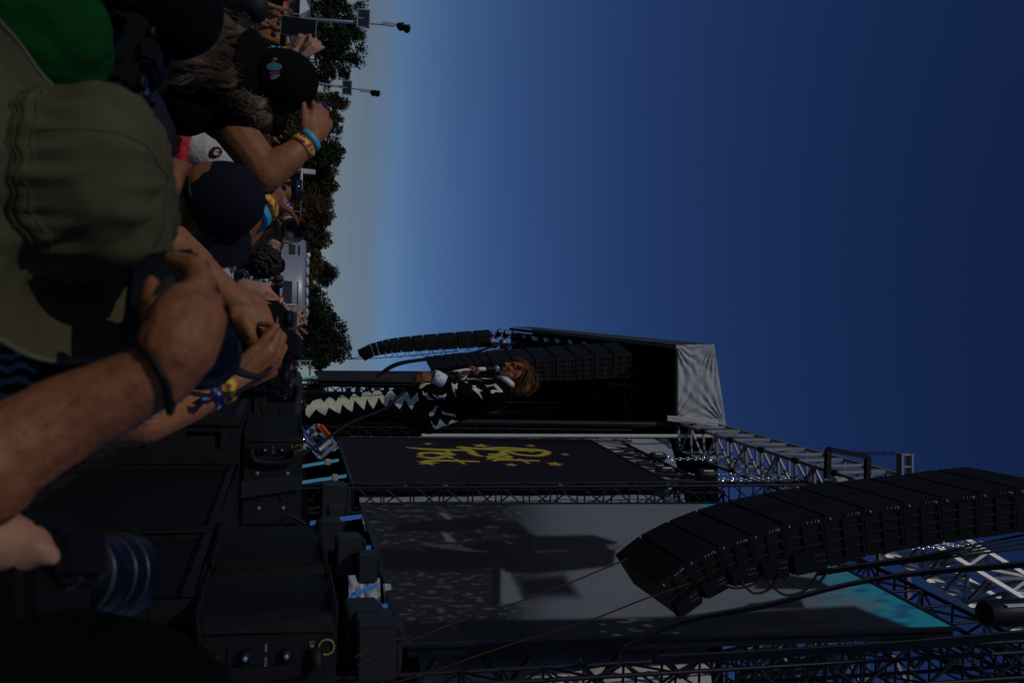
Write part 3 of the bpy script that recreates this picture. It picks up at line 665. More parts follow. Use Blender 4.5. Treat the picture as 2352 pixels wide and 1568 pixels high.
def hang(P, n, Yt, Yb, w, dep, label, group):
    "far hang: P = list of (px, py of the front corner, py of the back corner) from the bottom up"
    for k in range(n):
        def cc(i):
            f = i / n * (len(P) - 1); a = int(min(f, len(P) - 2)); f -= a; x = P[a][0] + (P[a + 1][0] - P[a][0]) * f; y0 = P[a][1] + (P[a + 1][1] - P[a][1]) * f; y1 = P[a][2] + (P[a + 1][2] - P[a][2]) * f; xo = P[a][3] + (P[a + 1][3] - P[a][3]) * f
            Y = Yb + (Yt - Yb) * i / n; fr_ = Q(x, y0, Y); br = Q(x + xo, y1, Y + .05); fl = fr_ + V((-w * .25, w, 0)); return [fl, fr_, br, fl + (br - fr_)]
        lo, hi = cc(k), cc(k + 1); c = [lo[i].lerp(hi[i], .04) for i in range(4)] + [lo[i].lerp(hi[i], .96) for i in range(4)]
        t = thing('line_array_cabinet', label.replace('black cabinet', '%s black cabinet' % ORD[n - 1 - k]), 'loudspeaker', c[0], group)
        m = MB(); sub8(m, c, 0, .97, 0, 1, 0, 1); m.build('cabinet_body', SPK, t)
        m = MB()
        for v0, v1 in ((0, .08), (.92, 1), (.45, .57)): sub8(m, c, .97, 1.0, v0, v1, 0, 1)
        for w0, w1 in ((0, .12), (.26, .34), (.50, .57), (.74, .80), (.92, 1)): sub8(m, c, .97, .998, .08, .92, w0, w1)
        m.build('side_plate', M('speaker_brown', (.020, .018, .017), .6, spec=.2), t)
        m = MB(); sub8(m, c, .02, .96, .05, .95, -.03, 0); m.build('front_grille', GRL, t)
hang([(990, 846, 852, 0), (1060, 838, 866, 4), (1130, 833, 874, 6), (1300, 821, 873, 3), (1452, 811, 867, -2)], 14, 24, 25, 1.2, .6, 'black cabinet of the straight loudspeaker hang behind the singer', 'cabinets of the hang behind the singer')
hang([(824, 816, 829, 14), (856, 800, 817, 6), (905, 788, 810, 3), (1000, 778, 804, 1), (1134, 768, 796, 0)], 13, 45, 46, 1.0, .6, 'small black cabinet of the far curved loudspeaker hang', 'cabinets of the far hang')
# ------------------------------------------------------------------ cables
def cable(label, pts, r, Ys, mat=RUB, name='cable', n=6, group=None, jitter=0):
    k = len(pts); Y = Ys if isinstance(Ys, (list, tuple)) else [Ys] * k
    P = [Q(pts[i][0], pts[i][1], Y[i]) for i in range(k)]; D = []
    for i in range(k - 1):
        p0, p1, p2, p3 = P[max(i - 1, 0)], P[i], P[i + 1], P[min(i + 2, k - 1)]
        for j in range(8):
            t_ = j / 8; D.append(.5 * ((2 * p1) + (p2 - p0) * t_ + (2 * p0 - 5 * p1 + 4 * p2 - p3) * t_ * t_ + (3 * p1 - p0 - 3 * p2 + p3) * t_ ** 3))
    D.append(P[-1]); m = MB(); m.tube(D, r, n); return tagp(m.build(name, mat, smooth=True, fix=False), label, 'cable' if name != 'rope' else 'rope', group)
for k in range(5): cable('black cable of the bundle sagging past the near loudspeaker hang', [(1420, 1490 + k * 2), (1560, 1425 + k * 2), (1760, 1385 + k * 2), (1950, 1338 + k * 1.5), (2120, 1310 + k * 2), (2352, 1290 + k * 2.5), (2420, 1284)], .014, 8.2 + .03 * k, group='cables sagging past the near hang')
for k in range(6): cable('black cable of the bundle above the near tower', [(1500, 1506 + k * 3), (1700, 1496 + k * 3.3), (1900, 1484 + k * 3), (2100, 1470 + k * 3.6), (2352, 1448 + k * 3), (2400, 1445 + k * 3)], .016, 8.3 + .02 * k, group='cables along the near tower')
for k in range(4): cable('black cable behind the back of the near loudspeaker hang', [(1880, 1310 + k * 3), (2000, 1292 + k * 3), (2150, 1268 + k * 5), (2352, 1228 + k * 10), (2400, 1220 + k * 10)], .014, 8.9 + .05 * k, group='cables behind the near hang')
for k, (a, b, d) in enumerate(((1700, 1790, 26), (1760, 1880, 30), (1640, 1760, 14), (1800, 1900, 14))):
    cable('black loudspeaker lead looping under the near hang', [(a, 1335 - k * 3), (a + (b - a) * .35, 1335 + d), (a + (b - a) * .75, 1330 + d * .8), (b, 1312)], .014, 8.7, group='looped leads of the near hang')
for k in range(3): cable('black cable curving from the far hang down behind the singer', [(866, 868 - k * 3), (905, 842 - k * 3), (960, 829 - k * 2), (1040, 822 - k * 2), (1120, 816 - k)], .035, 30, group='cables drooping by the far hang')
cable('black cable looping above the singer hand', [(1082, 838), (1076, 826), (1080, 812), (1100, 806), (1130, 796), (1150, 790)], .04, 29)
for k in range(9): cable('small cable loop on the back of the far hang', [(880 + k * 28, 807 - k), (888 + k * 28, 820 - k), (900 + k * 28, 818 - k), (906 + k * 28, 805 - k)], .018, 45.5, group='loops behind the far hang')
cable('thin wire stretched from the tree to the far hang', [(800, 824), (830, 818.5)], .02, 46); cable('second thin wire stretched from the tree to the far hang', [(700, 826), (870, 822), (1050, 806)], .02, 46)
cable('orange flecked black rope rising to the lowest loudspeaker cabinet', [(820, 1526), (900, 1490), (985, 1452), (1050, 1428), (1230, 1368), (1400, 1300), (1440, 1282)], .008, [8, 8, 8, 8, 8.2, 8.6, 8.9], ROPE, 'rope')
cable('orange flecked black rope reaching the back of the loudspeaker hang', [(900, 1568), (1000, 1540), (1095, 1505), (1200, 1470), (1350, 1425), (1480, 1375), (1585, 1338)], .008, 8.4, ROPE, 'rope')
cable('orange flecked black rope lying along the bottom of the dark screen end', [(815, 1508), (850, 1484), (900, 1470), (940, 1462), (985, 1466)], .007, 8, ROPE, 'rope')
cable('short knotted rope loop hanging from the long flecked rope', [(1038, 1438), (1050, 1450), (1048, 1462), (1040, 1452), (1036, 1440)], .007, 8, ROPE, 'rope')
OR = M('rope_flecks', (.12, .035, .012), .7)
def flecks(pts, Y, n_, label):
    m = MB()
    for k in range(n_):
        f = (k + .5) / n_ * (len(pts) - 1); a = int(f); f -= a; x = pts[a][0] + (pts[a + 1][0] - pts[a][0]) * f; y = pts[a][1] + (pts[a + 1][1] - pts[a][1]) * f
        p = Q(x, y, Y - .01); m.ell(p, (.004, .004, .009), n=5)
    tagp(m.build('rope_flecks', OR, smooth=True, fix=False), label, 'rope', kind='stuff')
flecks([(820, 1526), (900, 1490), (985, 1452), (1050, 1428), (1230, 1368), (1400, 1300)], 7.95, 150, 'orange flecks of the rope rising to the lowest cabinet')
flecks([(900, 1568), (1000, 1540), (1095, 1505), (1200, 1470), (1350, 1425), (1480, 1375), (1585, 1338)], 8.35, 150, 'orange flecks of the rope reaching the back of the hang')
flecks([(815, 1508), (850, 1484), (900, 1470), (940, 1462)], 7.95, 40, 'orange flecks of the rope at the dark screen end')
# ratchet straps
def strap(label, a, b, Y, mat, wd=.05):
    p, q = Q(*a, Y), Q(*b, Y + .5); t = thing('ratchet_strap', label, 'strap', p); d = q - p
    m = MB(); R = ZR(d, (0, 0, 1)); side = CDN; m.add([p - side * wd / 2, p + side * wd / 2, q + side * wd / 2, q - side * wd / 2, p - side * wd / 2 + V((.004, .004, 0)), p + side * wd / 2 + V((.004, .004, 0)), q + side * wd / 2 + V((.004, .004, 0)), q - side * wd / 2 + V((.004, .004, 0))], [(0, 1, 2, 3), (7, 6, 5, 4), (0, 4, 5, 1), (1, 5, 6, 2), (2, 6, 7, 3), (3, 7, 4, 0)])
    m.build('webbing', mat, t)
    return t, p, d
for (lb, a, b, Y, mt, bk, wd) in (('upper light blue ratchet strap below the logo screen', (684, 1072), (778, 1056), 15, CYAN, .72, .05), ('lower light blue ratchet strap below the logo screen', (688, 1108), (796, 1092), 14, CYAN, .74, .05),
      ('blue strap running up to the corner of the video screen', (712, 1201), (830, 1185), 11, BLUE, 0, .055), ('blue ratchet strap with a bright buckle behind the speaker tops', (768, 1263), (852, 1256), 10.5, BLUE, .15, .05),
      ('blue strap in front of the pale cloth at the screen edge', (800, 1370), (868, 1342), 9.8, BLUE, 0, .05), ('lowest blue ratchet strap beside the nearest speaker', (796, 1397), (890, 1390), 9, BLUE, .35, .045),
      ('thin blue strap behind the silver tube frame', (684, 1030), (778, 1028), 15, BLUE, .85, .035), ('pale blue strap at the foot of the far banner', (680, 871), (730, 865), 30, CYAN, .8, .06)):
    t, p, d = strap(lb, a, b, Y, mt, wd)
    if bk:
        m = MB(); m.box(p + d * bk, (.10, .10, .10)); m.build('buckle', M('brass_buckle', (.75, .68, .4), .3, .6), t, bevel=.015)
# pale cloth and clutter behind the fill speakers
cloth('cloth_bundle', 'pale grey cloth hanging behind the blue strap at the video screen foot', [Q(800, 1320, 12), Q(802, 1400, 12), Q(876, 1398, 12), Q(872, 1318, 12)], TARPW, 12, 12, .08, seed=6)
cloth('cloth_bundle', 'narrow pale cloth strip below the video screen corner', [Q(880, 1340, 12), Q(885, 1440, 12), Q(915, 1440, 12), Q(898, 1340, 12)], TARPW, 8, 12, .05, seed=7)
m = MB(); m.hexa([V(p) for p in ((3.3, 8, 0), (3.5, 8, 0), (2.95, 22.5, 0), (2.75, 22.5, 0), (3.3, 8, 2.35), (3.5, 8, 2.35), (2.95, 22.5, 2.6), (2.75, 22.5, 2.6))]); tagp(m.build('black_skirt', BLKF), 'black cloth skirt closing off the space under the two screens', 'curtain')
for k, (px, py, Y, s_) in enumerate(((765, 1150, 13, .5), (758, 1225, 11, .35), (800, 1270, 10.2, .4), (842, 1300, 9.8, .3), (830, 1440, 8.6, .45), (860, 1480, 8.2, .5), (770, 1185, 12, .3))):
    c = Q(px, py, Y); m = MB(); m.box(c, (s_, s_, s_ * .7)); m.box(c + V((0, 0, s_ * .4)), (s_ * .8, s_ * .8, s_ * .12)); tagp(m.build('equipment_case', M('case_black', (.012, .012, .013), .6), bevel=.02), ('small black case at the foot of the tower between the screens', 'black case behind the second fill speaker', 'black case beside the buckled blue strap', 'small case against the video screen edge', 'large black case beside the nearest fill speaker', 'lowest large black case behind the nearest fill speaker', 'small case beside the foot of the screen tower')[k], 'case', 'cases below the screens')
# silver tube frame
t = thing('tube_frame', 'bright silver square tube frame leaning behind the singer legs', 'scaffold', Q(700, 1010, 8))
def z5(x, y): return (459.4 + x * .238, 832.6 + y * .238)
for i, (a, b) in enumerate((((940, 610), (1140, 850)), ((945, 690), (1150, 920)), ((1150, 650), (1300, 800)), ((1130, 600), (1300, 790)), ((960, 850), (1150, 650)), ((1000, 700), (1130, 600)), ((1140, 850), (1250, 760)), ((1150, 920), (1300, 795)))):
    bar(t, 'tube', Q(*z5(*a), 8 + (i % 2) * .25), Q(*z5(*b), 8.1 + (i % 3) * .15), .028 if i < 4 else .024, CHR if i < 4 else ALU, 10)
for a, b in (((1125, 600), (1230, 705)), ((1168, 600), (1270, 720))):
    bar(t, 'orange_edge', Q(*z5(*a), 7.9), Q(*z5(*b), 7.95), .014, M('orange_paint', (.7, .08, .02), .5), 6)
# ------------------------------------------------------------------ trees
def leafmat(n, c, c2): return M(n, c, .8, 0, .4, .5, col2=c2, spec=.2)
LM = {'g': leafmat('leaf_green', (.022, .036, .012), (.050, .066, .022)), 'o': leafmat('leaf_olive', (.036, .042, .012), (.085, .075, .022)), 'b': leafmat('leaf_brown', (.055, .036, .018), (.12, .070, .030)), 'd': leafmat('leaf_dark', (.014, .024, .010), (.034, .046, .018)), 'y': leafmat('leaf_yellow', (.055, .055, .010), (.13, .11, .02))}
BARK = M('bark', (.05, .038, .028), .9, 0, .3, 6, .8, 30)
def tree(label, blobs, Y, mat, n, ls=.36, name='tree', rnd=0, sparse=1.0):
    n = int(n * 1.6)
    R = random.Random(rnd); cy = sum(b[1] for b in blobs) / len(blobs); base = Q(640, cy, Y); base.z = 0
    t = thing(name, label, 'tree', base, 'trees behind the field'); k = Y / F
    cl = []; tot = sum(b[2] * b[3] for b in blobs)
    for (px, py, rx, ry) in blobs:
        c = Q(px, py, Y); m_ = max(6, int(70 * rx * ry / tot * 1.6 * max(1, len(blobs) * .5)))
        for i in range(m_):
            a = R.uniform(0, 6.28); q = R.random() ** .4; e = R.uniform(-1, 1)
            d = V((math.cos(a) * math.sqrt(1 - e * e), math.sin(a) * math.sqrt(1 - e * e), e)) * q
            cl.append((c + V((d.x * ry * k, d.y * ry * k, d.z * rx * k)), R.uniform(.35, 1.0) * .23 * min(rx, ry) * k + .3, d))
    vs = []; fs = []; per = max(20, int(n / len(cl)))
    for (c, r, d0) in cl:
        for i in range(per):
            a = R.uniform(0, 6.28); e = R.uniform(-1, 1); q = r * R.random() ** .45; w_ = math.sqrt(1 - e * e)
            p = c + V((math.cos(a) * w_, math.sin(a) * w_, e)) * q; s = ls * R.uniform(.45, 1.05)
            nrm = (V((R.gauss(0, 1), R.gauss(0, 1), R.gauss(0, 1))) + (p - c).normalized() * .8).normalized(); u = nrm.orthogonal().normalized() * s; v_ = nrm.cross(u).normalized() * s * .6
            b = len(vs); vs += [p - u * .5, p + v_ * .5, p + u * .6, p - v_ * .5]; fs.append((b, b + 1, b + 2, b + 3))
    m = MB(); m.v = vs; m.f = fs; m.build('crown', mat, t, fix=False)
    m = MB(); top = Q(max(b[0] for b in blobs) - 10, cy, Y); c0 = V((base.x, base.y, 0))
    m.tube([c0, c0.lerp(top, .4), top], [.35, .22, .05], 8)
    for (px, py, rx, ry) in blobs[:5]: m.tube([c0.lerp(top, .35), c0.lerp(top, .4).lerp(Q(px, py, Y), .5), Q(px, py, Y)], [.14, .09, .03], 6)
    for (c, r, d0) in cl[::5]: m.tube([c0.lerp(top, .5), c0.lerp(top, .6).lerp(c, .6), c], [.06, .04, .015], 4)
    m.build('trunk', BARK, t)
tree('tallest dense dark green tree at the left end behind the first light mast', [(770, 60, 62, 60), (790, 110, 55, 55), (745, 150, 45, 42), (790, 20, 50, 40), (700, 80, 50, 80), (735, -20, 60, 50), (768, 172, 42, 26)], 105, LM['g'], 15000, rnd=1)
tree('small rusty brown tree between the dense dark tree and the green ones', [(755, 232, 45, 20), (780, 236, 22, 14), (710, 230, 40, 25)], 100, LM['b'], 3600, .28, rnd=2)
tree('mid green tree above the hand holding the phone beside the black cap', [(742, 285, 44, 34), (720, 320, 40, 40), (765, 272, 22, 16), (690, 290, 40, 50)], 104, LM['o'], 6000, rnd=3)
tree('dark green spiky tree right of the raised elbow', [(750, 352, 38, 34), (770, 345, 20, 16), (720, 370, 40, 30), (690, 370, 30, 40)], 102, LM['g'], 5200, rnd=4)
tree('broad olive tree with brown patches in the middle of the tree line', [(735, 415, 40, 32), (752, 440, 22, 24), (705, 430, 40, 40), (740, 395, 32, 22)], 104, LM['o'], 6200, rnd=5)
tree('brown leaved tree above the white telephoto lens', [(728, 480, 38, 34), (745, 505, 20, 16), (700, 500, 34, 40)], 101, LM['b'], 5200, rnd=6)
tree('brownish tree behind the rear half of the silver coach', [(715, 545, 36, 30), (742, 548, 22, 16), (700, 570, 30, 24)], 103, LM['b'], 4000, rnd=7)
tree('low yellow leaved tree above the coach roof', [(705, 600, 34, 30), (700, 640, 24, 20)], 98, LM['y'], 3400, rnd=8)
tree('loose dark tree standing alone in the sky above the coach', [(752, 618, 20, 17), (745, 645, 16, 14), (762, 632, 14, 12), (733, 630, 14, 12)], 110, LM['d'], 2100, .26, rnd=9)
tree('rounded green tree over the front of the coach', [(715, 672, 30, 18), (725, 705, 30, 26), (700, 700, 36, 30)], 106, LM['g'], 3600, rnd=10)
tree('large dark willow like tree at the right end of the tree line', [(752, 770, 48, 48), (722, 735, 50, 44), (765, 800, 40, 30), (715, 800, 48, 44), (735, 830, 30, 20), (680, 770, 40, 60)], 100, LM['d'], 13000, rnd=11)
tree('dim tree seen between the singer legs and the far banner', [(715, 903, 26, 22), (730, 890, 16, 14)], 96, LM['d'], 1600, rnd=12)
for k, (a, b, m_) in enumerate(((10, 120, 'g'), (120, 240, 'g'), (240, 340, 'o'), (340, 440, 'g'), (440, 540, 'b'), (540, 660, 'o'), (660, 860, 'd'))):
    tree('low undergrowth tree filling the foot of the tree line, %s' % ('far left', 'under the dense dark tree', 'under the rusty tree', 'under the spiky tree', 'under the brown tree', 'behind the coach', 'under the willow like tree')[k], [(664, a + (b - a) * f, 28, (b - a) * .3) for f in (.2, .5, .8)], 95, LM[m_], 3200, rnd=20 + k)
# ------------------------------------------------------------------ light masts
def mast(label, base, top, Y, r, panel, lamps, side):
    a, b = Q(*base, Y), Q(*top, Y); d = b - a; a = b - d * (b.z / d.z)
    t = thing('light_mast', label, 'light mast', a, 'festival light masts'); m = MB(); m.tube([a, a.lerp(b, .5), b], [r * 1.5, r, r * .6], 10); m.build('pole', GALV, t, True)
    c = Q(*panel, Y - .3); m = MB(); m.box(c, (1.3, .08, .85), Matrix.Rotation(.2, 3, 'X')); m.build('solar_panel', M('solar_cell', (.03, .04, .07), .25), t); m = MB()
    for s_ in (-1, 1): m.box(c + V((s_ * .68, 0, 0)), (.08, .12, .95)); m.box(c + V((0, 0, s_ * .46)), (1.4, .12, .08))
    m.box(c, (.06, .1, .9)); m.build('panel_frame', GALV, t)
    for (px, py) in lamps:
        c = Q(px, py, Y); m = MB(); m.lathe(c, ZR((.6, -.5, -.6)), [(.1, -.2), (.24, -.1), (.33, .14), (.34, .2)], 12); m.box(c + V((-.1, 0, .1)), (.35, .15, .15)); m.build('lamp_head', BLK, t)
    p = Q((lamps[0][0] * 2 + panel[0]) / 3, lamps[0][1] - 4, Y); m = MB(); m.box(p, (.25, .25, .9)); m.build('control_box', GALV, t)
mast('tall grey light mast leaning over the biggest tree with a solar panel', (690, 44), (939, 59), 70, .13, (835, 43), [(922, 60), (936, 65)], 1)
mast('shorter grey light mast rising behind the black cap with a solar panel', (700, 188), (868, 211), 92, .13, (797, 202), [(859, 213), (868, 214)], 1)
# ------------------------------------------------------------------ far vehicles, tents, fences
t = thing('motor_coach', 'silver motor coach with dark windows and air conditioning pods on its roof', 'coach', (0, 75, 0))
def CP(u, v, w=0): # u along the side 0..1 (rear->front), v height m, w depth
    a = V((Q(650, 545, 78).x, 78, 0)); b = V((Q(650, 708, 74).x, 74, 0)); d = b - a; n = V((-d.y, d.x, 0)).normalized(); return a + d * u + n * w + V((0, 0, v))
SIL = M('silver_body', (.38, .40, .43), .45, .35, .06, 1)
prof = [(.0, .5), (.0, 3.1), (.10, 3.55), (.35, 3.8), (.9, 3.85)]
def side_strip(mb, u0, u1, off=0):
    q = prof + [(2.6 - y, z) for y, z in reversed(prof)]
    vs = [CP(u0, z, y - off) for y, z in q] + [CP(u1, z, y - off) for y, z in q]; n = len(q)
    mb.add(vs, [(i, i + 1, n + i + 1, n + i) for i in range(n - 1)] + [tuple(range(n)), tuple(range(2 * n - 1, n - 1, -1))])
m = MB(); side_strip(m, 0, 1); m.build('body', SIL, t, True)
for (u0, u1, v0, v1) in ((.10, .25, 2.4, 3.35), (.62, .97, 2.0, 3.3)):
    m = MB(); m.hexa([CP(u0, v0, -.03), CP(u1, v0, -.03), CP(u1, v0, .1), CP(u0, v0, .1), CP(u0, v1, .02), CP(u1, v1, .02), CP(u1, v1, .14), CP(u0, v1, .14)]); m.build('side_window', GLASSD, t, bevel=.03)
m = MB(); m.hexa([CP(1.0, .6, .15), CP(1.10, .6, .5), CP(1.10, .6, 2.1), CP(1.0, .6, 2.5), CP(.99, 3.6, .2), CP(1.05, 3.6, .5), CP(1.05, 3.6, 2.1), CP(.99, 3.6, 2.5)]); m.build('front_cap', SIL, t, bevel=.1)
fa, fb = Q(652, 711, 73.3), Q(652, 738, 73.8); m = MB(); zz = V((0, 0, 1))
m.hexa([fa, fb, fb + V((0, .3, 0)), fa + V((0, .3, 0))] + [p + zz * 1.75 for p in (fa, fb, fb + V((0, .3, 0)), fa + V((0, .3, 0)))]); m.build('cab', SIL, t, bevel=.12)
for nm, z0, z1, mt in (('windscreen', .1, .95, M('teal_glass', (.05, .13, .14), .12)), ('destination_glass', .98, 1.5, GLASSD)):
    m = MB(); A_, B_ = fa + (fb - fa) * .04 + V((0, -.06, 0)), fa + (fb - fa) * .95 + V((0, -.06, 0)); m.hexa([A_ + zz * z0, B_ + zz * z0, B_ + zz * z0 + V((0, .05, 0)), A_ + zz * z0 + V((0, .05, 0)), A_ + zz * z1, B_ + zz * z1, B_ + zz * z1 + V((0, .05, 0)), A_ + zz * z1 + V((0, .05, 0))]); m.build(nm, mt, t)
m = MB(); m.box(CP(.93, 2.1, -.2), (.1, .35, .5)); m.build('wing_mirror', BLK, t); m = MB(); m.box(CP(.955, 2.4, -.1), (.1, .1, 1.4)); m.build('pillar', WHT, t)
for k in range(6):
    c = CP(.22 + k * .145, 3.98, 1.1); m = MB(); m.ell(c, (.42, .5, .17), n=12); m.build('roof_pod', M('pod_grey', (.5, .52, .55), .35), t, True)
m = MB(); m.ell(CP(.13, 4.05, 1.0), (.22, .22, .2)); m.build('satellite_dome', WHT, t, True)
for k in range(3):
    m = MB(); m.box(fa + (fb - fa) * (.2 + .3 * k) + zz * 1.62 + V((0, -.02, 0)), (.08, .05, .06)); m.build('marker_lamp', M('red_lamp', (.5, .03, .02), .3), t)
for u_ in (.15, .8):
    m = MB(); m.lathe(CP(u_, .5, .0), ZR(CP(0, 0, 0) - CP(0, 0, 1)), [(.5, -.1), (.5, .15)], 16); m.build('wheel', RUB, t, True)
def fence(label, a, b, h, mat, posts, solid=None, name='fence', rails=(0.02, .5, .98)):
    t = thing(name, label, 'fence', a); a = V(a); b = V(b)
    for k in range(posts + 1): p = a.lerp(b, k / posts); bar(t, 'post', p, p + V((0, 0, h)), .025, mat)
    for q in rails: bar(t, 'rail', a + V((0, 0, h * q)), b + V((0, 0, h * q)), .02, mat)
    if solid:
        m = MB(); d = V((0, .03, 0)); m.hexa([a + d, b + d, b + d * 1.5, a + d * 1.5] + [p + V((0, 0, h * .98)) for p in (a + d, b + d, b + d * 1.5, a + d * 1.5)]); m.build('mesh_screen', solid, t)
    return t
fence('long black screened fence across the field below the coach', (-10, 50, 0), (2.5, 46, 0), 1.9, GALV, 12, BLKF)
fence('steel crowd barrier crossing the grass in front of the distant guards', (-5.2, 27, 0), (-1.0, 25, 0), 1.05, GALV, 20, None, 'crowd_barrier', (.03, .97))
fence('tall steel railing on the riser left of the coach', (Q(670, 424, 60).x, 60, 0), (Q(670, 545, 60).x, 60, 0), 3.0, GALV, 4, None, 'railing', (.6, .72, .82, .99))
fence('steel barrier with grey rails beside the far speakers', (Q(640, 792, 30).x, 30, 0), (Q(640, 870, 26).x, 26, 0), 1.95, GALV, 8, None, 'crowd_barrier', (.5, .6, .7, .8, .9, .99))
t = thing('marquee', 'white peaked tent roof at the left edge beneath the light mast', 'tent', (Q(690, 5, 68).x, 68, 0)); x0, x1 = Q(690, -30, 68).x, Q(690, 34, 68).x
m = MB(); zb, zt_ = Q(689, 10, 68).z, Q(713, 10, 68).z; cxm = (x0 + x1) / 2
m.add([(x0, 68, zb), (x1, 68, zb), (x1, 71, zb), (x0, 71, zb), (cxm, 69.5, zt_)], [(0, 1, 4), (1, 2, 4), (2, 3, 4), (3, 0, 4), (3, 2, 1, 0)]); m.build('canopy', WHT, t)
for x in (x0, x1):
    for y in (68, 71): bar(t, 'leg', (x, y, 0), (x, y, zb), .05, GALV)
x2 = Q(700, 128, 66).x
m = MB(); m.bbox((x0 - 3, 70, 0), (x2, 74, Q(712, 60, 70).z)); tagp(m.build('service_cabin', M('cabin_blue_grey', (.07, .08, .11), .6, 0, .05, 2), bevel=.05), 'long blue grey cabin behind the raised phone', 'cabin')
m = MB(); m.bbox((Q(715, 105, 66).x, 66, Q(713, 110, 66).z), (Q(715, 135, 66).x, 66.4, Q(722, 110, 66).z)); tagp(m.build('sign_board', WHT), 'small white board on the cabin roof beside the phone', 'sign')
t = thing('utility_cart', 'white utility cart with a light bar parked left of the tall railing', 'cart', (Q(680, 415, 58).x, 58, 0)); c = Q(676, 415, 58)
m = MB(); m.bbox((c.x - .8, 58, .5), (c.x + .6, 60, 2.1)); m.build('body', WHT, t, bevel=.1)
for x in (-.7, .5): bar(t, 'cab_post', (c.x + x, 58, 2.0), (c.x + x, 58, 2.9), .06, WHT, 4, True)
m = MB(); m.bbox((c.x - .8, 57.8, 2.85), (c.x + .6, 60, 2.98)); m.build('cab_roof', WHT, t, bevel=.03)
m = MB(); m.bbox((c.x - .78, 57.9, 3.0), (c.x - .5, 58.2, 3.75)); m.build('light_bar', M('lightbar', (.6, .6, .62), .4), t)
t = thing('pennant_tent', 'red and white striped tent top beside the steel barrier', 'tent', (Q(640, 800, 38).x, 38, 0))
for nm, y0, y1, xa_, xb_, mt in (('white_panel', 789, 793, 657, 659, WHT), ('red_panel', 793, 812, 660, 663, M('tent_red', (.42, .02, .03), .7)), ('white_panel', 812, 836, 663, 674, WHT)):
    m = MB(); a, b = Q(642, y0, 38), Q(642, y1, 38); c1, c0 = Q(xb_, y1, 38), Q(xa_, y0, 38); dd = V((0, 2.5, 0)); m.hexa([a, b, b + dd, a + dd, c0, c1, c1 + dd, c0 + dd]); m.build(nm, mt, t)
m = MB(); c = Q(665, 838, 24); m.hexa([Q(645, 835, 24), Q(645, 868, 24), Q(645, 868, 24.3), Q(645, 835, 24.3), Q(676, 840, 24), Q(668, 868, 24), Q(668, 868, 24.3), Q(676, 840, 24.3)]); tagp(m.build('red_flight_case', M('case_red', (.4, .02, .03), .6), bevel=.03), 'red case standing behind the far fill speaker', 'case')
t = thing('pipe_gate', 'thin grey pipe frame standing in front of the big dark tree', 'frame', Q(600, 826, 26))
bar(t, 'pipe', Q(600, 829, 26), Q(717, 829, 26), .03, GALV); bar(t, 'pipe', Q(712, 829, 26), Q(712, 862, 26), .03, GALV)
# far side of the stage: banner, truss with light through it, poles
fbn = [Q(725, 852, 36), Q(735, 874, 33), Q(1082, 877, 33), Q(1078, 854, 36)]
tf, nf2, upf, sdf = led_screen('far_banner_screen', 'dark LED screen with a faint green logo far behind the singer legs', fbn, lambda px, py, u, v: (.016, .016, .022) if not (.25 < v < .6 and abs(MN.noise(V((px * .05, py * .5, 0)))) < .25 and .3 < u < .8) else (.03, .034, .016), 24, 60, 1.2)
truss('wing_truss', 'dark truss of the far stage wing behind the singer thighs', 'truss', V((Q(700, 884, 34).x, 34, 1.6)), V((Q(700, 884, 34).x, 34, 9)), (.35, 0, 0), (0, .35, 0), 14, BLK, .04, .025)
for k, y in enumerate((872, 900)):
    a = Q(700, y, 32); bar(None, 'stage_pole', V((a.x, 32, 1.6)), V((a.x, 32, 10)), .05, BLK); o = COL.objects[-1]; tagp(o, 'dark upright pole %s of the far wing truss' % ('left', 'right')[k], 'pole')
m = MB()
for k in range(10):
    a = Q(800 + k * 22, 893, 37); m.box(a, (.9, .05, .22))
tagp(m.build('gap_light_slivers', M('gap_light_tone', (.45, .47, .5), .6)), 'pale slivers standing in for daylight through the far wing truss', 'panel', kind='stuff')  # pale boxes stand in for daylight showing through the gaps
spl = MB(); spl.hexa([Q(940, 905, 38), Q(940, 985, 38), Q(940, 985, 38.3), Q(940, 905, 38.3), Q(1230, 905, 38), Q(1230, 985, 38), Q(1230, 985, 38.3), Q(1230, 905, 38.3)]); tagp(spl.build('wing_drape', BLKF), 'black drape hanging behind the singer at the far wing', 'curtain')
spl = MB(); spl.hexa([Q(790, 915, 37), Q(790, 985, 37), Q(790, 985, 37.3), Q(790, 915, 37.3), Q(940, 915, 37), Q(940, 985, 37), Q(940, 985, 37.3), Q(940, 915, 37.3)]); tagp(spl.build('wing_drape', BLKF), 'lower black drape behind the singer legs at the far wing', 'curtain')
spl = MB(); spl.hexa([V(p) for p in ((3.05, 26, 1.6), (3.05, 40, 1.6), (3.1, 40, 1.6), (3.1, 26, 1.6), (3.05, 26, 3.2), (3.05, 40, 2.9), (3.1, 40, 2.9), (3.1, 26, 3.2))]); tagp(spl.build('low_drape', BLKF), 'low black drape along the deck of the stage', 'curtain')
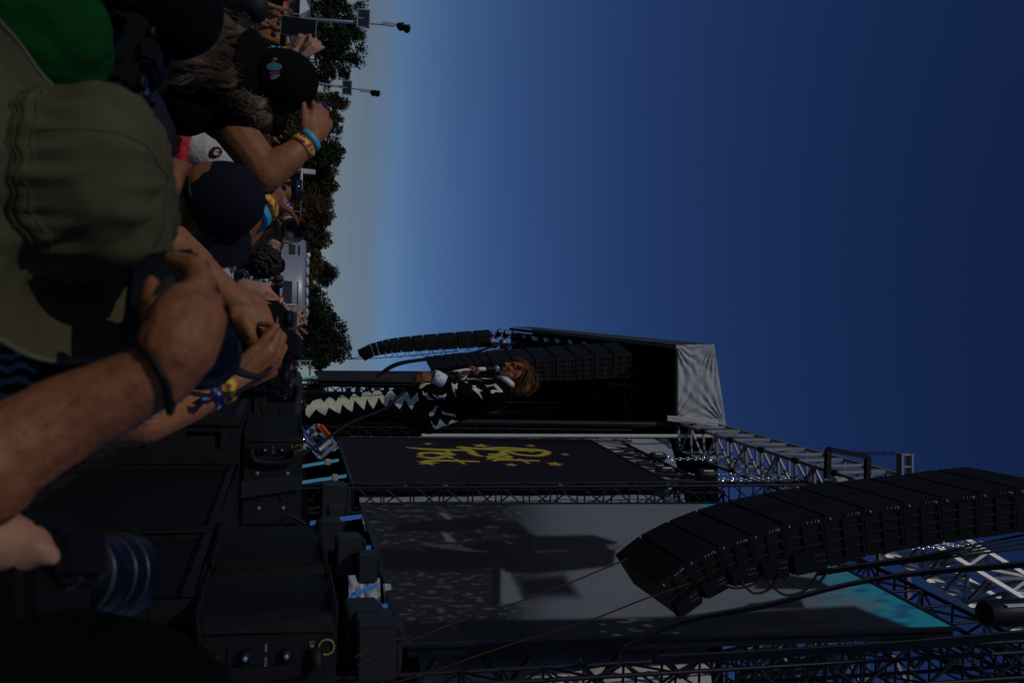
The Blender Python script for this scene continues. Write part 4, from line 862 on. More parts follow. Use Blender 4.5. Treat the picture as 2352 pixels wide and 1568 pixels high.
# ------------------------------------------------------------------ subwoofers and fill speakers along the stage lip
def yx(X, Y, z): return V((X, Y, z))
def cab(label, X, Y0, Y1, z0, z1, dep, handles, mat=SPK, grl=True):
    t = thing('subwoofer', label, 'loudspeaker', (X, Y0, z0), 'subwoofers along the stage lip')
    f = .035; H = z1 - z0
    m = MB(); m.bbox((X + .05, Y0 + .02, z0), (X + dep, Y1, z1 - .001)); m.build('cabinet_body', mat, t, bevel=.01)
    m = MB()
    m.bbox((X, Y0, z0), (X + .051, Y0 + f, z1)); m.bbox((X, Y1 - f, z0), (X + .051, Y1, z1)); m.bbox((X, Y0 + f, z1 - f), (X + .051, Y1 - f, z1)); m.bbox((X, Y0 + f, z0), (X + .051, Y1 - f, z0 + f)); m.build('front_rim', mat, t, bevel=.006)
    m = MB(); n = 2
    for k in range(n):
        a = Y0 + f + (Y1 - Y0 - 2 * f) * k / n; b = Y0 + f + (Y1 - Y0 - 2 * f) * (k + 1) / n; m.hexa([V(p) for p in ((X + .02, a + .004, z0 + f), (X + .02, b - .004, z0 + f), (X + .048, b - .004, z0 + f), (X + .048, a + .004, z0 + f), (X + .02, a + .004, z1 - f), (X + .02, b - .004, z1 - f), (X + .048, b - .004, z1 - f), (X + .048, a + .004, z1 - f))])
    m.build('front_grille', GRL, t)
    # side panel: a plate proud of the body, with the handle cut-outs left open
    zs = [z0 + .004]; 
    for (hz, hh) in handles: zs += [hz - hh / 2, hz + hh / 2]
    zs.append(z1 - .004); m = MB(); xa_, xb_ = X + .06, X + dep - .02; hx0, hx1 = X + .075, X + .155
    for i in range(len(zs) - 1):
        if i % 2 == 0: m.bbox((xa_, Y0 - .012, zs[i]), (xb_, Y0 + .021, zs[i + 1]))
        else: m.bbox((xa_, Y0 - .012, zs[i]), (hx0, Y0 + .021, zs[i + 1])); m.bbox((hx1, Y0 - .012, zs[i]), (xb_, Y0 + .021, zs[i + 1]))
    m.build('side_panel', mat, t)
    for (hz, hh) in handles:
        m = MB(); m.bbox((hx0, Y0 + .014, hz - hh / 2), (hx1, Y0 + .0215, hz + hh / 2)); m.build('handle_recess', M('void_black', (.004, .004, .004), .9, 0, 0), t)
    m = MB()
    for z in (z0 + .03, z1 - .03): m.lathe(V((X + .1, Y0 - .012, z)), ZR((0, -1, 0)), [(.008, 0), (.006, .004)], 8)
    for z in (z0 + .02, z1 - .09): m.bbox((X + .012, Y0 - .004, z), (X + .05, Y0 - .0005, z + .03))
    m.build('bolt', SPK, t)
    m = MB(); m.bbox((X + .2, Y0 - .03, z1 - .13), (X + .28, Y0 - .011, z1 - .05)); m.build('corner_plate', mat, t, bevel=.008)
    return t
ZT = 1.735
for lv in range(3):
    z1 = ZT - lv * .66; z0 = z1 - .655 if lv < 2 else 0.0
    lb = ('top', 'middle', 'bottom')[lv]
    cab('black subwoofer, %s of the nearest stack beside the hand held camera' % lb, .60, 2.10, 2.86, z0, z1, 1.0, [(z0 + .2, .13), (z0 + .48, .13)] if lv < 2 else [])
    cab('black subwoofer with a shadow across its grille, %s of the second stack' % lb, .60, 2.90, 4.30, z0, z1, 1.0, [])
    cab('black subwoofer with two handle holes in its side, %s of the third stack' % lb, .385, 4.34, 6.6, z0, z1, 1.0, [(z0 + .18, .15), (z0 + .5, .15)] if lv < 2 else [])
def fill(label, c, ring=True, lv=1):
    "c: corners as in T8 (front spans u, near side is u=1)"
    t = thing('fill_speaker', label, 'loudspeaker', c[0], 'small speakers on top of the subwoofers')
    m = MB(); sub8(m, c, .0, .985, 0, 1, .06, 1); m.build('cabinet_body', SPK, t, bevel=.012)
    for (a, b, o0, o1) in ((.01, .5, .02, -.02), (.5, .95, -.02, .04)):
        m = MB(); P = [T8(c, a, .04, o0), T8(c, b, .04, o1), T8(c, b, .04, .07), T8(c, a, .04, .07), T8(c, a, .96, o0), T8(c, b, .96, o1), T8(c, b, .96, .07), T8(c, a, .96, .07)]; m.hexa(P); m.build('front_grille', GRL, t)
    m = MB()
    for v0, v1 in ((0, .04), (.96, 1.0)): sub8(m, c, 0, .985, v0, v1, -.03, .08)
    sub8(m, c, .95, .985, .04, .96, .0, .08); m.build('front_rim', SPK, t, bevel=.006)
    # rigging side frame on the near side: moulded handle bar, two flared openings, connector strip
    m = MB(); sub8(m, c, .985, 1.0, .02, .98, .10, .98); m.build('side_panel', SPK, t, bevel=.004)
    m = MB()
    pts = [(.16, .14), (.14, .22), (.22, .28), (.5, .30), (.78, .28), (.86, .22), (.84, .14)]
    m.tube([T8(c, 1.03, v, w) for v, w in pts], .016, 8); m.build('handle_bar', RUB, t, True)
    m = MB(); sub8(m, c, 1.0, 1.012, .24, .76, .12, .20); m.build('connector_strip', RUB, t)
    for v_ in (.36, .64):
        m = MB(); p = T8(c, 1.012, v_, .16); m.lathe(p, ZR((0, -1, 0)), [(.013, 0), (.013, .012), (.008, .016)], 12); m.build('connector', RUB, t, True)
        m = MB(); m.lathe(p + V((0, -.017, 0)), ZR((0, -1, 0)), [(.006, 0), (.005, .004)], 10); m.build('blue_pin', M('pin_blue', (.25, .35, .5), .3, .3), t, True)
    for v_ in (.3, .7):
        m = MB(); 
        P = []
        for j in range(9):
            a = math.pi * j / 8; P.append(T8(c, 1.006, v_ + .10 * math.cos(a) * (1 if v_ < .5 else -1) * .9, .50 + .22 * math.sin(a)))
        m.add([T8(c, 1.006, v_, .5)] + P, [(0, j + 1, j + 2) for j in range(8)]); m.build('flared_opening', M('void_black', (.004, .004, .004)), t)
        m = MB(); m.tube(P, .004, 5); m.build('opening_rim', SPK, t, True)
    for v_, w_ in ((.25, .42), (.75, .42), (.3, .8), (.7, .8)):
        m = MB(); m.lathe(T8(c, 1.0, v_, w_), ZR((0, -1, 0)), [(.009, 0), (.009, .006), (.004, .007)], 8); m.build('screw', GALV, t)
    if ring:
        p = T8(c, 1.0, .92, .14); GRN = M('green_ring', (.25, .30, .06), .5)
        sz = (c[4] - c[0]).length * .055; m = MB(); m.tube([p + V((math.cos(a) * sz, -.004, math.sin(a) * sz)) for a in [j * math.pi / 8 for j in range(17)]], .0022, 5, cap=False); m.build('power_ring', GRN, t, True)
        R4 = Matrix.Translation(p + V((.0, -.003, -sz * 2.0))) @ Matrix(((0, 1, 0, 0), (0, 0, -1, 0), (-1, 0, 0, 0), (0, 0, 0, 1)))
        R4 = Matrix.Translation(p + V((0, -.003, -sz * 1.9))) @ Matrix(((1, 0, 0, 0), (0, 0, -1, 0), (0, 1, 0, 0), (0, 0, 0, 1)))
        textmesh('lettering', 'LINA', sz * .8, M('print_grey', (.35, .35, .33), .6), R4, t, .0005)
        for v_, s_ in ((.46, 'LINK'), (.74, 'DATA')):
            q = T8(c, 1.013, .5, .13 + (v_ - .46) * .2); textmesh('lettering', s_, sz * .45, MATS['print_grey'], Matrix.Translation(q + V((0, -.002, 0))) @ Matrix(((1, 0, 0, 0), (0, 0, -1, 0), (0, 1, 0, 0), (0, 0, 0, 1))), t, .0004)
    return t
def fc(Yn, Yf, xn, xf, dep, z0, z1, tap=0):
    fr_, fl = V((xn, Yn, z0)), V((xf, Yf, z0)); br = V((xn + dep, Yn + .0, z0)); bl = V((xf + dep, Yf - .05, z0)); u = V((0, 0, z1 - z0)); return [fl, fr_, br, bl, fl + u, fr_ + u, br + u + V((0, 0, -tap)), bl + u + V((0, 0, -tap))]
fill('nearest black fill speaker with a green ring and moulded handle on its side', fc(1.98, 2.34, .60, .598, .52, 1.745, 2.045))
fill('second black fill speaker directly behind the nearest one', fc(2.42, 2.95, .60, .60, .5, 1.745, 2.045))
fill('third black fill speaker with a moulded handle, in the middle of the row', fc(4.6, 5.6, .503, .485, .45, 1.745, 2.035))
fill('farthest black fill speaker under the singer foot', fc(6.2, 6.9, .262, .26, .4, 1.745, 2.02))
m = MB(); m.bbox((.30, 6.62, 0), (1.3, 7.6, 2.07)); tagp(m.build('stage_riser', M('riser_black', (.02, .02, .022), .6), bevel=.01), 'black riser box that the singer stands on behind the speakers', 'riser')
strp = MB(); 
for (x, y0, y1, z) in ((.598, 2.2, 2.55, 1.74), (.50, 4.595, 4.59, 1.74)): pass
t = thing('velcro_strap', 'wide black strap across the side of the third fill speaker', 'strap', (.5, 4.59, 1.7)); m = MB(); c = fc(4.575, 5.6, .503, .49, .45, 1.745, 2.035)
m.hexa([T8(c, 1.0, v, w) + V((0, -d, 0)) for v in (0, 1) for d, w in ((0, .42 if v else .5), (0, .58 if v else .68), (.008, .58 if v else .68), (.008, .42 if v else .5))]); m.build('webbing', M('webbing_black', (.012, .012, .014), .9), t)
cable('thin black lead looping on the third fill speaker side', [(600, 1012), (606, 1000), (617, 1003), (610, 1022)], .004, 4.5)
cable('black and silver lead looping between the second and third fill speakers', [(640, 1206), (655, 1188), (672, 1186), (690, 1196), (704, 1204)], .006, 3.2)
# microphone cable crossing in front of the singer
cable('black microphone cable swinging from the singer down past the silver tube frame', [(690, 1048), (760, 1000), (810, 968), (880, 940), (920, 906), (950, 886), (975, 874)], .011, [6.0, 6.2, 6.3, 6.5, 6.6, 6.65, 6.7])
m = MB(); m.tube([Q(660, 872, 6.1), Q(672, 878, 6.05), Q(682, 892, 6.1), Q(676, 915, 6.2), Q(662, 930, 6.3)], .018, 8); tagp(m.build('cable', RUB, smooth=True), 'thick glossy cable loop beside the farthest fill speaker', 'cable')
m = MB(); m.hexa([Q(684, 895, 7.4), Q(684, 915, 7.4), Q(684, 915, 7.5), Q(684, 895, 7.5), Q(702, 895, 7.4), Q(702, 917, 7.4), Q(702, 917, 7.5), Q(702, 895, 7.5)]); tagp(m.build('stage_towel', M('navy_cloth', (.02, .035, .09), .9), bevel=.01), 'dark blue cloth lying by the singer foot', 'cloth')
# ------------------------------------------------------------------ people: materials
SK = {'fair': M('skin_fair', (.42, .215, .135), .55, 0, .12, 25, .12, 120, spec=.25), 'tan': M('skin_tan', (.31, .125, .050), .5, 0, .16, 60, .2, 160, spec=.3), 'red': M('skin_ruddy', (.32, .122, .050), .55, 0, .08, 60, .18, 170, col2=(.22, .075, .029), spec=.28), 'brown': M('skin_brown', (.16, .075, .042), .5, 0, .12, 20), 'dark': M('skin_dark', (.055, .028, .018), .45, 0, .12, 20)}
TEE = M('tee_black', (.0045, .0045, .005), .95, 0, .2, 4, .5, 14, spec=.05)
HAIRB = M('hair_black', (.008, .007, .007), .7, 0, .3, 30); HAIRG = M('hair_greybrown', (.13, .072, .036), .5, 0, .5, 9, col2=(.36, .26, .18), spec=.3); HAIRN = M('hair_brown', (.075, .028, .009), .5, 0, .4, 40, col2=(.24, .105, .038), spec=.2)
def bundle(mb, pts, n, s, r=.0012, wave=.0, R=None, segs=9, sides=3):
    "n hairs along a guide; pts world points, s spread at each"
    R = R or random
    k = len(pts); G3 = lambda q: V((R.gauss(0, q), R.gauss(0, q), R.gauss(0, q))); cl = [(G3(1), G3(1), R.uniform(0, 6.28)) for _ in range(max(8, n // 26))]
    for i in range(n):
        a_, b_, ph0 = cl[R.randrange(len(cl))]; lo = R.random() < .12; offs = a_ + G3(.22 if not lo else .8); o2 = b_ + G3(.12 if not lo else .9); ph = ph0 + R.uniform(-.5, .5) + (R.uniform(0, 6) if lo else 0); L_ = R.uniform(.8, 1.0); c = []
        for j in range(segs + 1):
            f = j / segs * (k - 1) * L_; a = min(int(f), k - 2); f -= a; p0, p1, p2, p3 = pts[max(a - 1, 0)], pts[a], pts[a + 1], pts[min(a + 2, k - 1)]
            p = .5 * ((2 * p1) + (p2 - p0) * f + (2 * p0 - 5 * p1 + 4 * p2 - p3) * f * f + (3 * p1 - p0 - 3 * p2 + p3) * f ** 3); sp = s[a] + (s[a + 1] - s[a]) * f
            t = (a + f) / (k - 1); c.append(p + offs.lerp(o2, t) * sp * .55 + V((math.sin(ph + t * 9), math.cos(ph + t * 7), math.sin(ph * 2 + t * 8))) * wave * t)
        mb.tube(c, [r * (1 - .6 * j / segs) for j in range(segs + 1)], sides, cap=False)
def QP(l): return [Q(*p) for p in l]
def cap_thing(parent, c, brim, up, r, mat, bmat=None, h=.125, blen=.075, name='cap', button=True, badge=None):
    up = V(up).normalized(); b = V(brim); b = (b - up * b.dot(up)).normalized(); R = FR(b, up)
    m = MB(); prof = [(r * math.cos(a) ** .8 if a < 1.57 else 0, h * math.sin(a)) for a in [math.pi / 2 * i / 9 for i in range(10)]]; prof[-1] = (0, h)
    prof = [(r * .985, -.018)] + prof
    def fn(a, rr, hh): return (rr * (1 + .06 * math.cos(a) ** 2) * (1 - .012 * (1 - min(1, abs(math.sin(a * 3)) * 6))), hh)
    m.lathe(c, R, prof, 48, fn)
    inner = [(q * .97, z - .003) for q, z in prof]; m2 = MB(); m2.lathe(c, R, inner, 48, fn)
    top = m.build('crown', mat, parent, True)
    m = MB(); n = 16; vs = []
    for j in range(5):
        f = j / 4
        for i in range(n + 1):
            a = -1.15 + 2.3 * i / n; rr = r * 1.03 + blen * f * math.cos(a * .95) ** .6
            z = -.006 - .020 * f - .030 * (a / 1.15) ** 2 * (.3 + .7 * f)
            vs.append(V(c) + R @ V((rr * math.cos(a), rr * math.sin(a) * (1 - .1 * f), z)))
    fs = [(j * (n + 1) + i, j * (n + 1) + i + 1, (j + 1) * (n + 1) + i + 1, (j + 1) * (n + 1) + i) for j in range(4) for i in range(n)]
    m.add(vs, fs); k = len(vs); m.add([v - R @ V((0, 0, .005)) for v in vs], [tuple(reversed(f)) for f in fs]); bo = m.build('brim', bmat or mat, parent, True, fix=False)
    if button:
        m = MB(); m.ell(V(c) + R @ V((0, 0, h)), (.008, .008, .005), R, 10); m.build('button', mat, parent, True)
        m = MB()
        for k in range(6):
            a = k * math.pi / 3; m.ell(V(c) + R @ V((r * .66 * math.cos(a + .3), r * .66 * math.sin(a + .3), h * .80)), (.003, .003, .003), R, 6)
        m.build('eyelet', BLK, parent, True)
    return R, top
def torso(c, fwd, up=(0, 0, 1), w=.21, s=1.0):
    "shirt primitives; c = base of the neck"
    R = FR(fwd, up); T = lambda x, y, z: V(c) + R @ V((x * s, y * s, z * s))
    return [('c', T(-.01, w - .035, -.085), T(-.01, -w + .035, -.085), .075 * s, .075 * s), ('e', T(0, 0, -.20), (.125 * s, w * .93 * s, .17 * s), R), ('e', T(.0, 0, -.42), (.12 * s, .165 * s, .2 * s), R), ('e', T(0, 0, -.58), (.125 * s, .17 * s, .14 * s), R), ('c', T(-.01, 0, -.02), T(-.01, 0, -.1), .062 * s, .09 * s)], T
def lower(T, s=1.0):
    return [('c', T(0, .09, -.66), T(.02, .10, -1.02), .088 * s, .062 * s), ('c', T(.02, .10, -1.02), T(-.02, .10, -1.42), .06 * s, .045 * s), ('c', T(0, -.09, -.66), T(.02, -.10, -1.02), .088 * s, .062 * s), ('c', T(.02, -.10, -1.02), T(-.02, -.10, -1.42), .06 * s, .045 * s), ('e', T(0, 0, -.62), (.12 * s, .165 * s, .12 * s))]
def band(name, a, b, t, r, w, mat, parent, rb=None):
    "a wristband round the limb a-b at fraction t"
    a, b = V(a), V(b); c = a.lerp(b, t); d = (b - a).normalized(); m = MB()
    m.lathe(c, ZR(d), [(r, -w / 2), (r + .0025, -w / 2), (r + .0025, w / 2), (r, w / 2)], 28); return m.build(name, mat, parent, True)
PINKY = M('band_pink_yellow', (.75, .55, .04), .5, 0, 0, 95, kind='spots', col2=(.75, .55, .04), thr=.42); 
def spots(name, c1, c2, scale, thr):
    m = M(name, c1, .5, 0, 0, scale, kind='spots', col2=c2, thr=thr, soft=.04); return m
PINKY = spots('band_pink_dots', (.55, .03, .10), (.75, .50, .03), 75, .45)
BANDB = spots('band_light_blue', (.30, .12, .45), (.06, .42, .62), 40, .22)
TIED = spots('band_tie_dye', (.55, .55, .65), (.05, .05, .18), 60, .35)
# ------------------------------------------------------------------ the singer
YS = 6.9
singer = thing('person', 'singer in a black suit with cream lightning bolts and music notes, singing on the riser', 'person', V((Q(700, 935, YS).x, YS, 2.07)))
hf, hu = V((-.80, -.12, -.50)), V((-.50, 0, .86)); hc = Q(1180, 859, 6.88)
rw = Q(1062, 861, 6.72); lw = Q(1000, 865, 6.55)
skin = head_prims(hc, hf, hu, 1.0, Q(1148, 888, 6.92))
# open mouth: jaw dropped a little
skin += [('c', Q(1148, 888, 6.92), Q(1080, 905, 6.93), .06, .13), ('c', Q(1080, 905, 6.93), Q(980, 925, 6.93), .13, .12), ('c', Q(975, 925, 6.88), Q(840, 937, 6.85), .085, .06), ('c', Q(840, 937, 6.85), Q(705, 940, 6.85), .055, .045), ('c', Q(975, 925, 6.98), Q(840, 930, 7.0), .085, .06), ('c', Q(840, 930, 7.0), Q(705, 930, 7.0), .055, .045)]
skin += [('c', Q(1130, 885, 7.08), Q(1040, 885, 7.05), .05, .04), ('c', Q(1040, 885, 7.05), rw, .04, .026), ('c', Q(1135, 905, 6.74), Q(1065, 902, 6.62), .05, .045), ('c', Q(1065, 902, 6.62), lw, .042, .026)]
skin += hand(rw, V((-.62, -.05, .75)), V((.55, -.25, .45)), V((.3, 0, 1)), .19, (55, 75, 45), tcurl=28, tout=30)
skin += hand(lw, V((.10, -.1, -1)), V((.7, .7, 0)), V((-1, .3, 0)), .19, (22, 30, 20), tcurl=15, tout=30)
organic('body', skin, .0055, SK['red'], singer, 1)
SUITM = M('suit_black', (.0035, .0035, .004), .9, 0, .2, 5, .5, 16, spec=.06)
jk = [('c', Q(1138, 902, 6.93), Q(1090, 912, 6.93), .125, .15), ('c', Q(1090, 912, 6.93), Q(1040, 922, 6.93), .155, .165), ('c', Q(1040, 922, 6.93), Q(985, 937, 6.93), .165, .185), ('c', Q(985, 905, 6.93), Q(985, 962, 6.93), .12, .12),
      ('c', Q(1155, 895, 6.93), Q(1120, 905, 6.93), .075, .14), ('c', Q(1138, 906, 6.76), Q(1138, 900, 7.1), .09, .09),
      ('c', Q(1142, 905, 6.76), Q(1066, 903, 6.63), .072, .062), ('c', Q(1066, 903, 6.63), Q(1016, 873, 6.56), .060, .048), ('c', Q(1130, 888, 7.08), Q(1050, 884, 7.04), .07, .055), ('c', Q(1050, 884, 7.04), Q(1060, 866, 6.82), .055, .042)]
jacket = organic('jacket', jk, .011, SUITM, singer, 2, wrinkle(.007, 9, (1, 1, .5)))
tr = [('c', Q(985, 925, 6.93), Q(955, 935, 6.93), .175, .165), ('c', Q(960, 935, 6.86), Q(840, 938, 6.84), .125, .095), ('c', Q(840, 938, 6.84), Q(702, 944, 6.84), .095, .092), ('c', Q(960, 925, 7.0), Q(840, 927, 7.02), .12, .095), ('c', Q(840, 927, 7.02), Q(702, 928, 7.04), .09, .088)]
tr = [(t_[0], t_[1], t_[2], t_[3], t_[4]) for t_ in tr]
trou = organic('trousers', tr, .011, SUITM, singer, 2, wrinkle(.008, 8, (1, 1, .35)))
m = MB()
for a, b in ((Q(700, 940, 6.82), Q(689, 925, 6.75)), (Q(698, 928, 7.03), Q(688, 912, 6.98))): m.cap_(a, b, .055, .04); m.ell(b + V((-.07, 0, -.02)), (.12, .05, .04))
m.build('shoe', M('shoe_black', (.01, .01, .01), .25), singer, True)
m = MB(); m.tube([Q(1148, 868, 6.84), Q(1163, 872, 6.80), Q(1178, 884, 6.82), Q(1180, 894, 6.9)], [.022, .024, .022, .02], 8); m.tube([Q(1148, 868, 6.84), Q(1146, 872, 6.95), Q(1160, 885, 7.02)], .02, 8)
m.build('collar', WHT, singer, True)
LINEN = M('linen_white', (.72, .72, .74), .8, 0, .05, 5, .4, 14)
m = MB(); d = (Q(1016, 873, 6.56) - lw).normalized(); m.lathe(lw, ZR(d), [(.030, -.02), (.048, -.025), (.052, .01), (.050, .07), (.044, .085)], 20); m.build('cuff', LINEN, singer, True)
m = MB(); m.ell(lw + d * .02 + V((-.02, -.05, 0)), (.007, .005, .007)); m.build('cufflink', CHR, singer, True)
m = MB(); d = (Q(1060, 866, 6.82) - rw).normalized(); m.lathe(rw + d * .005, ZR(d), [(.028, -.01), (.036, -.012), (.036, .03), (.03, .035)], 16); m.build('cuff', LINEN, singer, True)
# hair
R_ = random.Random(5)
cap_h = organic('hair', [('e', Q(1197, 876, 6.9), (.095, .094, .10), FR(hf, hu)), ('e', Q(1200, 888, 6.88), (.075, .09, .085)), ('e', Q(1206, 862, 6.9), (.075, .085, .06))], .008, HAIRN, singer, 2, wrinkle(.006, 30))
m = MB()
for (pts, sp, n) in ((QP([(1210, 845, 6.88), (1222, 862, 6.84), (1222, 885, 6.82), (1205, 906, 6.84)]), (.03, .035, .035, .03), 260), (QP([(1210, 845, 6.85), (1212, 860, 6.80), (1205, 885, 6.78), (1180, 900, 6.80)]), (.03, .03, .03, .03), 260),
       (QP([(1214, 850, 6.88), (1206, 836, 6.86), (1196, 829, 6.86), (1186, 824, 6.88)]), (.03, .022, .014, .010), 200), (QP([(1212, 846, 6.83), (1203, 844, 6.81), (1195, 843, 6.80), (1187, 841, 6.81)]), (.025, .016, .012, .008), 120),
       (QP([(1212, 856, 6.81), (1202, 872, 6.78), (1190, 884, 6.79), (1174, 893, 6.82)]), (.025, .025, .018, .012), 220), (QP([(1214, 848, 6.9), (1206, 832, 6.9), (1194, 824, 6.9), (1182, 823, 6.88)]), (.03, .02, .015, .012), 120),
       (QP([(1222, 872, 6.86), (1224, 890, 6.84), (1212, 905, 6.84), (1190, 908, 6.86)]), (.03, .03, .02, .02), 160)):
    bundle(m, pts, n, sp, .0016, .006, R_, 8)
o = m.build('hair_strands', HAIRN, singer, True, fix=False); tagp(o, kind='stuff')
# microphone in the hand
mic = thing('microphone', 'black handheld microphone with a silver grille held to the singer mouth', 'microphone', Q(1114, 847, 6.72))
ax = (Q(1146, 846.5, 6.80) - Q(1090, 848, 6.72)).normalized(); c = Q(1114, 847, 6.735)
m = MB(); m.lathe(c, ZR(ax), [(.012, -.02), (.0135, 0), (.018, .085), (.019, .09)], 18); m.build('handle', RUB, mic, True)
m = MB(); m.lathe(c, ZR(ax), [(.0185, .088), (.024, .095), (.0262, .106), (.0262, .112), (.025, .12), (.0, .138)], 20); m.build('grille', M('mic_grille', (.45, .46, .48), .35, .9, .2, 300, .8, 500), mic, True)
m = MB(); m.lathe(c, ZR(ax), [(.027, .103), (.0275, .105), (.0275, .110), (.027, .112)], 20); m.build('grille_ring', CHR, mic, True)
m = MB(); m.lathe(c, ZR(ax), [(.0145, -.062), (.0155, -.06), (.0155, -.002), (.0145, 0)], 16); m.tube([c - ax * .05, Q(1085, 848, 6.70), Q(1070, 848.5, 6.68), Q(1052, 851, 6.66), Q(1040, 852.5, 6.66)], [.011, .0095, .009, .008, .008], 10); m.build('tape_grip', LINEN, mic, True)
cable('black microphone lead running from the white taped grip to the singer other hand', [(1040, 852.5), (1020, 858), (1000, 866), (975, 874)], .006, [6.66, 6.62, 6.52, 6.7])
# cream shapes sewn on the suit
CREAM = M('applique_cream', (.62, .60, .42), .6, 0, .16, 30, .4, 60)
bv = bvh_of([jacket, trou])
def zA(l): return [(660.4 + x * .25635, 792.4 + y * .25635) for x, y in l]
SH = [[(160, 490), (192, 545), (225, 500), (262, 486), (300, 480), (328, 512), (350, 480), (378, 462), (408, 480), (434, 508), (455, 470), (490, 447), (520, 462), (552, 492), (570, 458), (594, 432), (625, 450), (655, 474), (672, 422), (695, 398), (725, 406), (755, 440), (775, 410), (808, 393), (840, 420), (868, 465), (895, 425), (925, 396), (955, 430), (990, 478), (1012, 440), (1060, 405), (1085, 445), (1105, 488), (1130, 455), (1165, 430), (1178, 500), (1150, 505), (1112, 578), (1085, 540), (1050, 485), (1030, 530), (1005, 572), (975, 545), (940, 500), (920, 480), (905, 520), (880, 552), (850, 520), (815, 462), (800, 510), (770, 570), (740, 535), (710, 475), (700, 520), (688, 580), (650, 545), (600, 492), (590, 540), (580, 598), (540, 575), (490, 528), (480, 570), (470, 615), (420, 590), (368, 555), (355, 595), (338, 630), (300, 610), (255, 572), (225, 610), (192, 650), (162, 620)],
 [(1180, 385), (1195, 350), (1240, 336), (1290, 340), (1240, 355), (1205, 385)],
 [(1207, 405), (1225, 430), (1240, 440), (1240, 420), (1265, 460), (1290, 478), (1325, 487), (1275, 490), (1255, 484), (1250, 465), (1225, 455), (1215, 445)],
 [(1293, 434), (1320, 450), (1355, 460), (1362, 448), (1385, 455), (1425, 430), (1410, 485), (1375, 478), (1335, 480), (1330, 465)],
 [(1355, 540), (1325, 545), (1308, 580), (1275, 600), (1265, 625), (1278, 640), (1305, 630), (1325, 595), (1335, 565)],
 [(1378, 598), (1395, 590), (1415, 602), (1470, 612), (1500, 615), (1505, 648), (1490, 635), (1430, 625), (1395, 620)],
 [(1284, 670), (1305, 705), (1335, 725), (1350, 700), (1366, 660), (1395, 690), (1428, 718), (1450, 690), (1475, 664), (1505, 684), (1540, 690), (1480, 715), (1430, 735), (1390, 725), (1360, 745), (1325, 755), (1295, 725)],
 [(1470, 335), (1500, 355), (1523, 335), (1520, 395), (1500, 385), (1502, 430), (1520, 475), (1495, 445), (1478, 400)],
 [(1515, 322), (1560, 318), (1588, 312), (1570, 296), (1640, 298), (1730, 290), (1860, 303), (1770, 302), (1700, 298), (1755, 322), (1690, 310), (1600, 308), (1618, 340), (1560, 325)],
 [(1650, 362), (1690, 358), (1685, 370), (1700, 385), (1750, 410), (1718, 412), (1750, 487), (1700, 430), (1665, 400), (1650, 382), (1680, 388)],
 [(1770, 352), (1785, 375), (1815, 368), (1848, 362), (1885, 405), (1878, 404), (1840, 398), (1822, 405), (1822, 425), (1840, 434), (1865, 418), (1930, 422), (1925, 405), (1862, 340), (1845, 350), (1800, 352)],
 [(1998, 390), (2008, 430), (2000, 470), (1975, 510), (1985, 490), (1996, 460), (1998, 430)],
 [(1500, 672), (1560, 685), (1650, 665), (1740, 645), (1700, 668), (1620, 685), (1540, 692)]]
for i, p in enumerate(SH):
    for mirror in (0,):
        applique('applique', zA(p), bv, CREAM, singer, step=1.6)
# ------------------------------------------------------------------ man in the olive hat, his camera and raised arm
OLIVE = M('olive_cotton', (.088, .082, .042), .95, 0, .14, 2.5, .25, 900, spec=.08)
hm = thing('person', 'person in an olive bucket hat holding a camera up with a bare freckled forearm', 'person', V((Q(100, 430, .97).x, .97, 0)))
hc = Q(100, 432, .98); up = V((-.12, -.10, .98)).normalized(); R = FR((.75, .65, .15), up)
NR = 150
def hatfn(a, r, h):
    q = V((math.cos(a) * 1.2, math.sin(a) * 1.2, h * 9)); w_ = 1 - 2 * abs(MN.noise(q * 1.6)); w2 = MN.noise(V((math.cos(a) * 6, math.sin(a) * 6, h * 22)))
    if h > -.01:
        fo = math.exp(-((h - .030) / .028) ** 2) * MN.noise(V((math.cos(a) * 8, math.sin(a) * 8, h * 10))); fb = MN.noise(V((math.cos(a) * 2.2, math.sin(a) * 2.2, h * 14 + 5)))
        q_ = min(1, r / .09) ** 1.6
        return (r * (.95 + (.035 * w_ + .02 * w2 + .13 * fo + .05 * fb) * q_), h * .89 + (.006 * w2 + .008 * w_) * q_ + .004 * MN.noise(V((r * math.cos(a) * 40, r * math.sin(a) * 40, 2))))
    f = min(1, max(0, (r - .09) / .08)); return (r * (1 + .02 * w_), h * (1 - f) + f * (-.022 + .03 * math.cos(a - .25) + .092 * max(0, math.cos(a - .25)) ** 2.2) + .005 * f * math.sin(a * 5 + 1) + .003 * w2)
cr = [(.098, -.004), (.0985, .006), (.0995, .0065), (.0995, .018), (.0985, .0185), (.100, .04), (.101, .065), (.0965, .09), (.088, .108), (.072, .121), (.05, .128), (.025, .131), (0, .132)]
cr2 = []
for i in range(len(cr) - 1):
    for j in range(3): cr2.append((cr[i][0] + (cr[i + 1][0] - cr[i][0]) * j / 3, cr[i][1] + (cr[i + 1][1] - cr[i][1]) * j / 3))
cr2.append(cr[-1])
m = MB(); m.lathe(hc, R, cr2, NR, hatfn); hat = m.build('hat_crown', OLIVE, hm, True)
br = [(.098, -.004)] + [(.1 + .072 * k / 12, -.012 - .048 * (k / 12) ** 1.1 + (.0012 if k % 2 else 0)) for k in range(13)] + [(.1735, -.062)]
m = MB(); m.lathe(hc, R, br, NR, hatfn); m.f = [f for f in m.f if len(f) == 4]; lowv = [v - up * .0035 for v in m.v]; m.add(lowv, [tuple(reversed(f)) for f in m.f])
m.build('hat_brim', OLIVE, hm, True, fix=False)
m = MB(); 
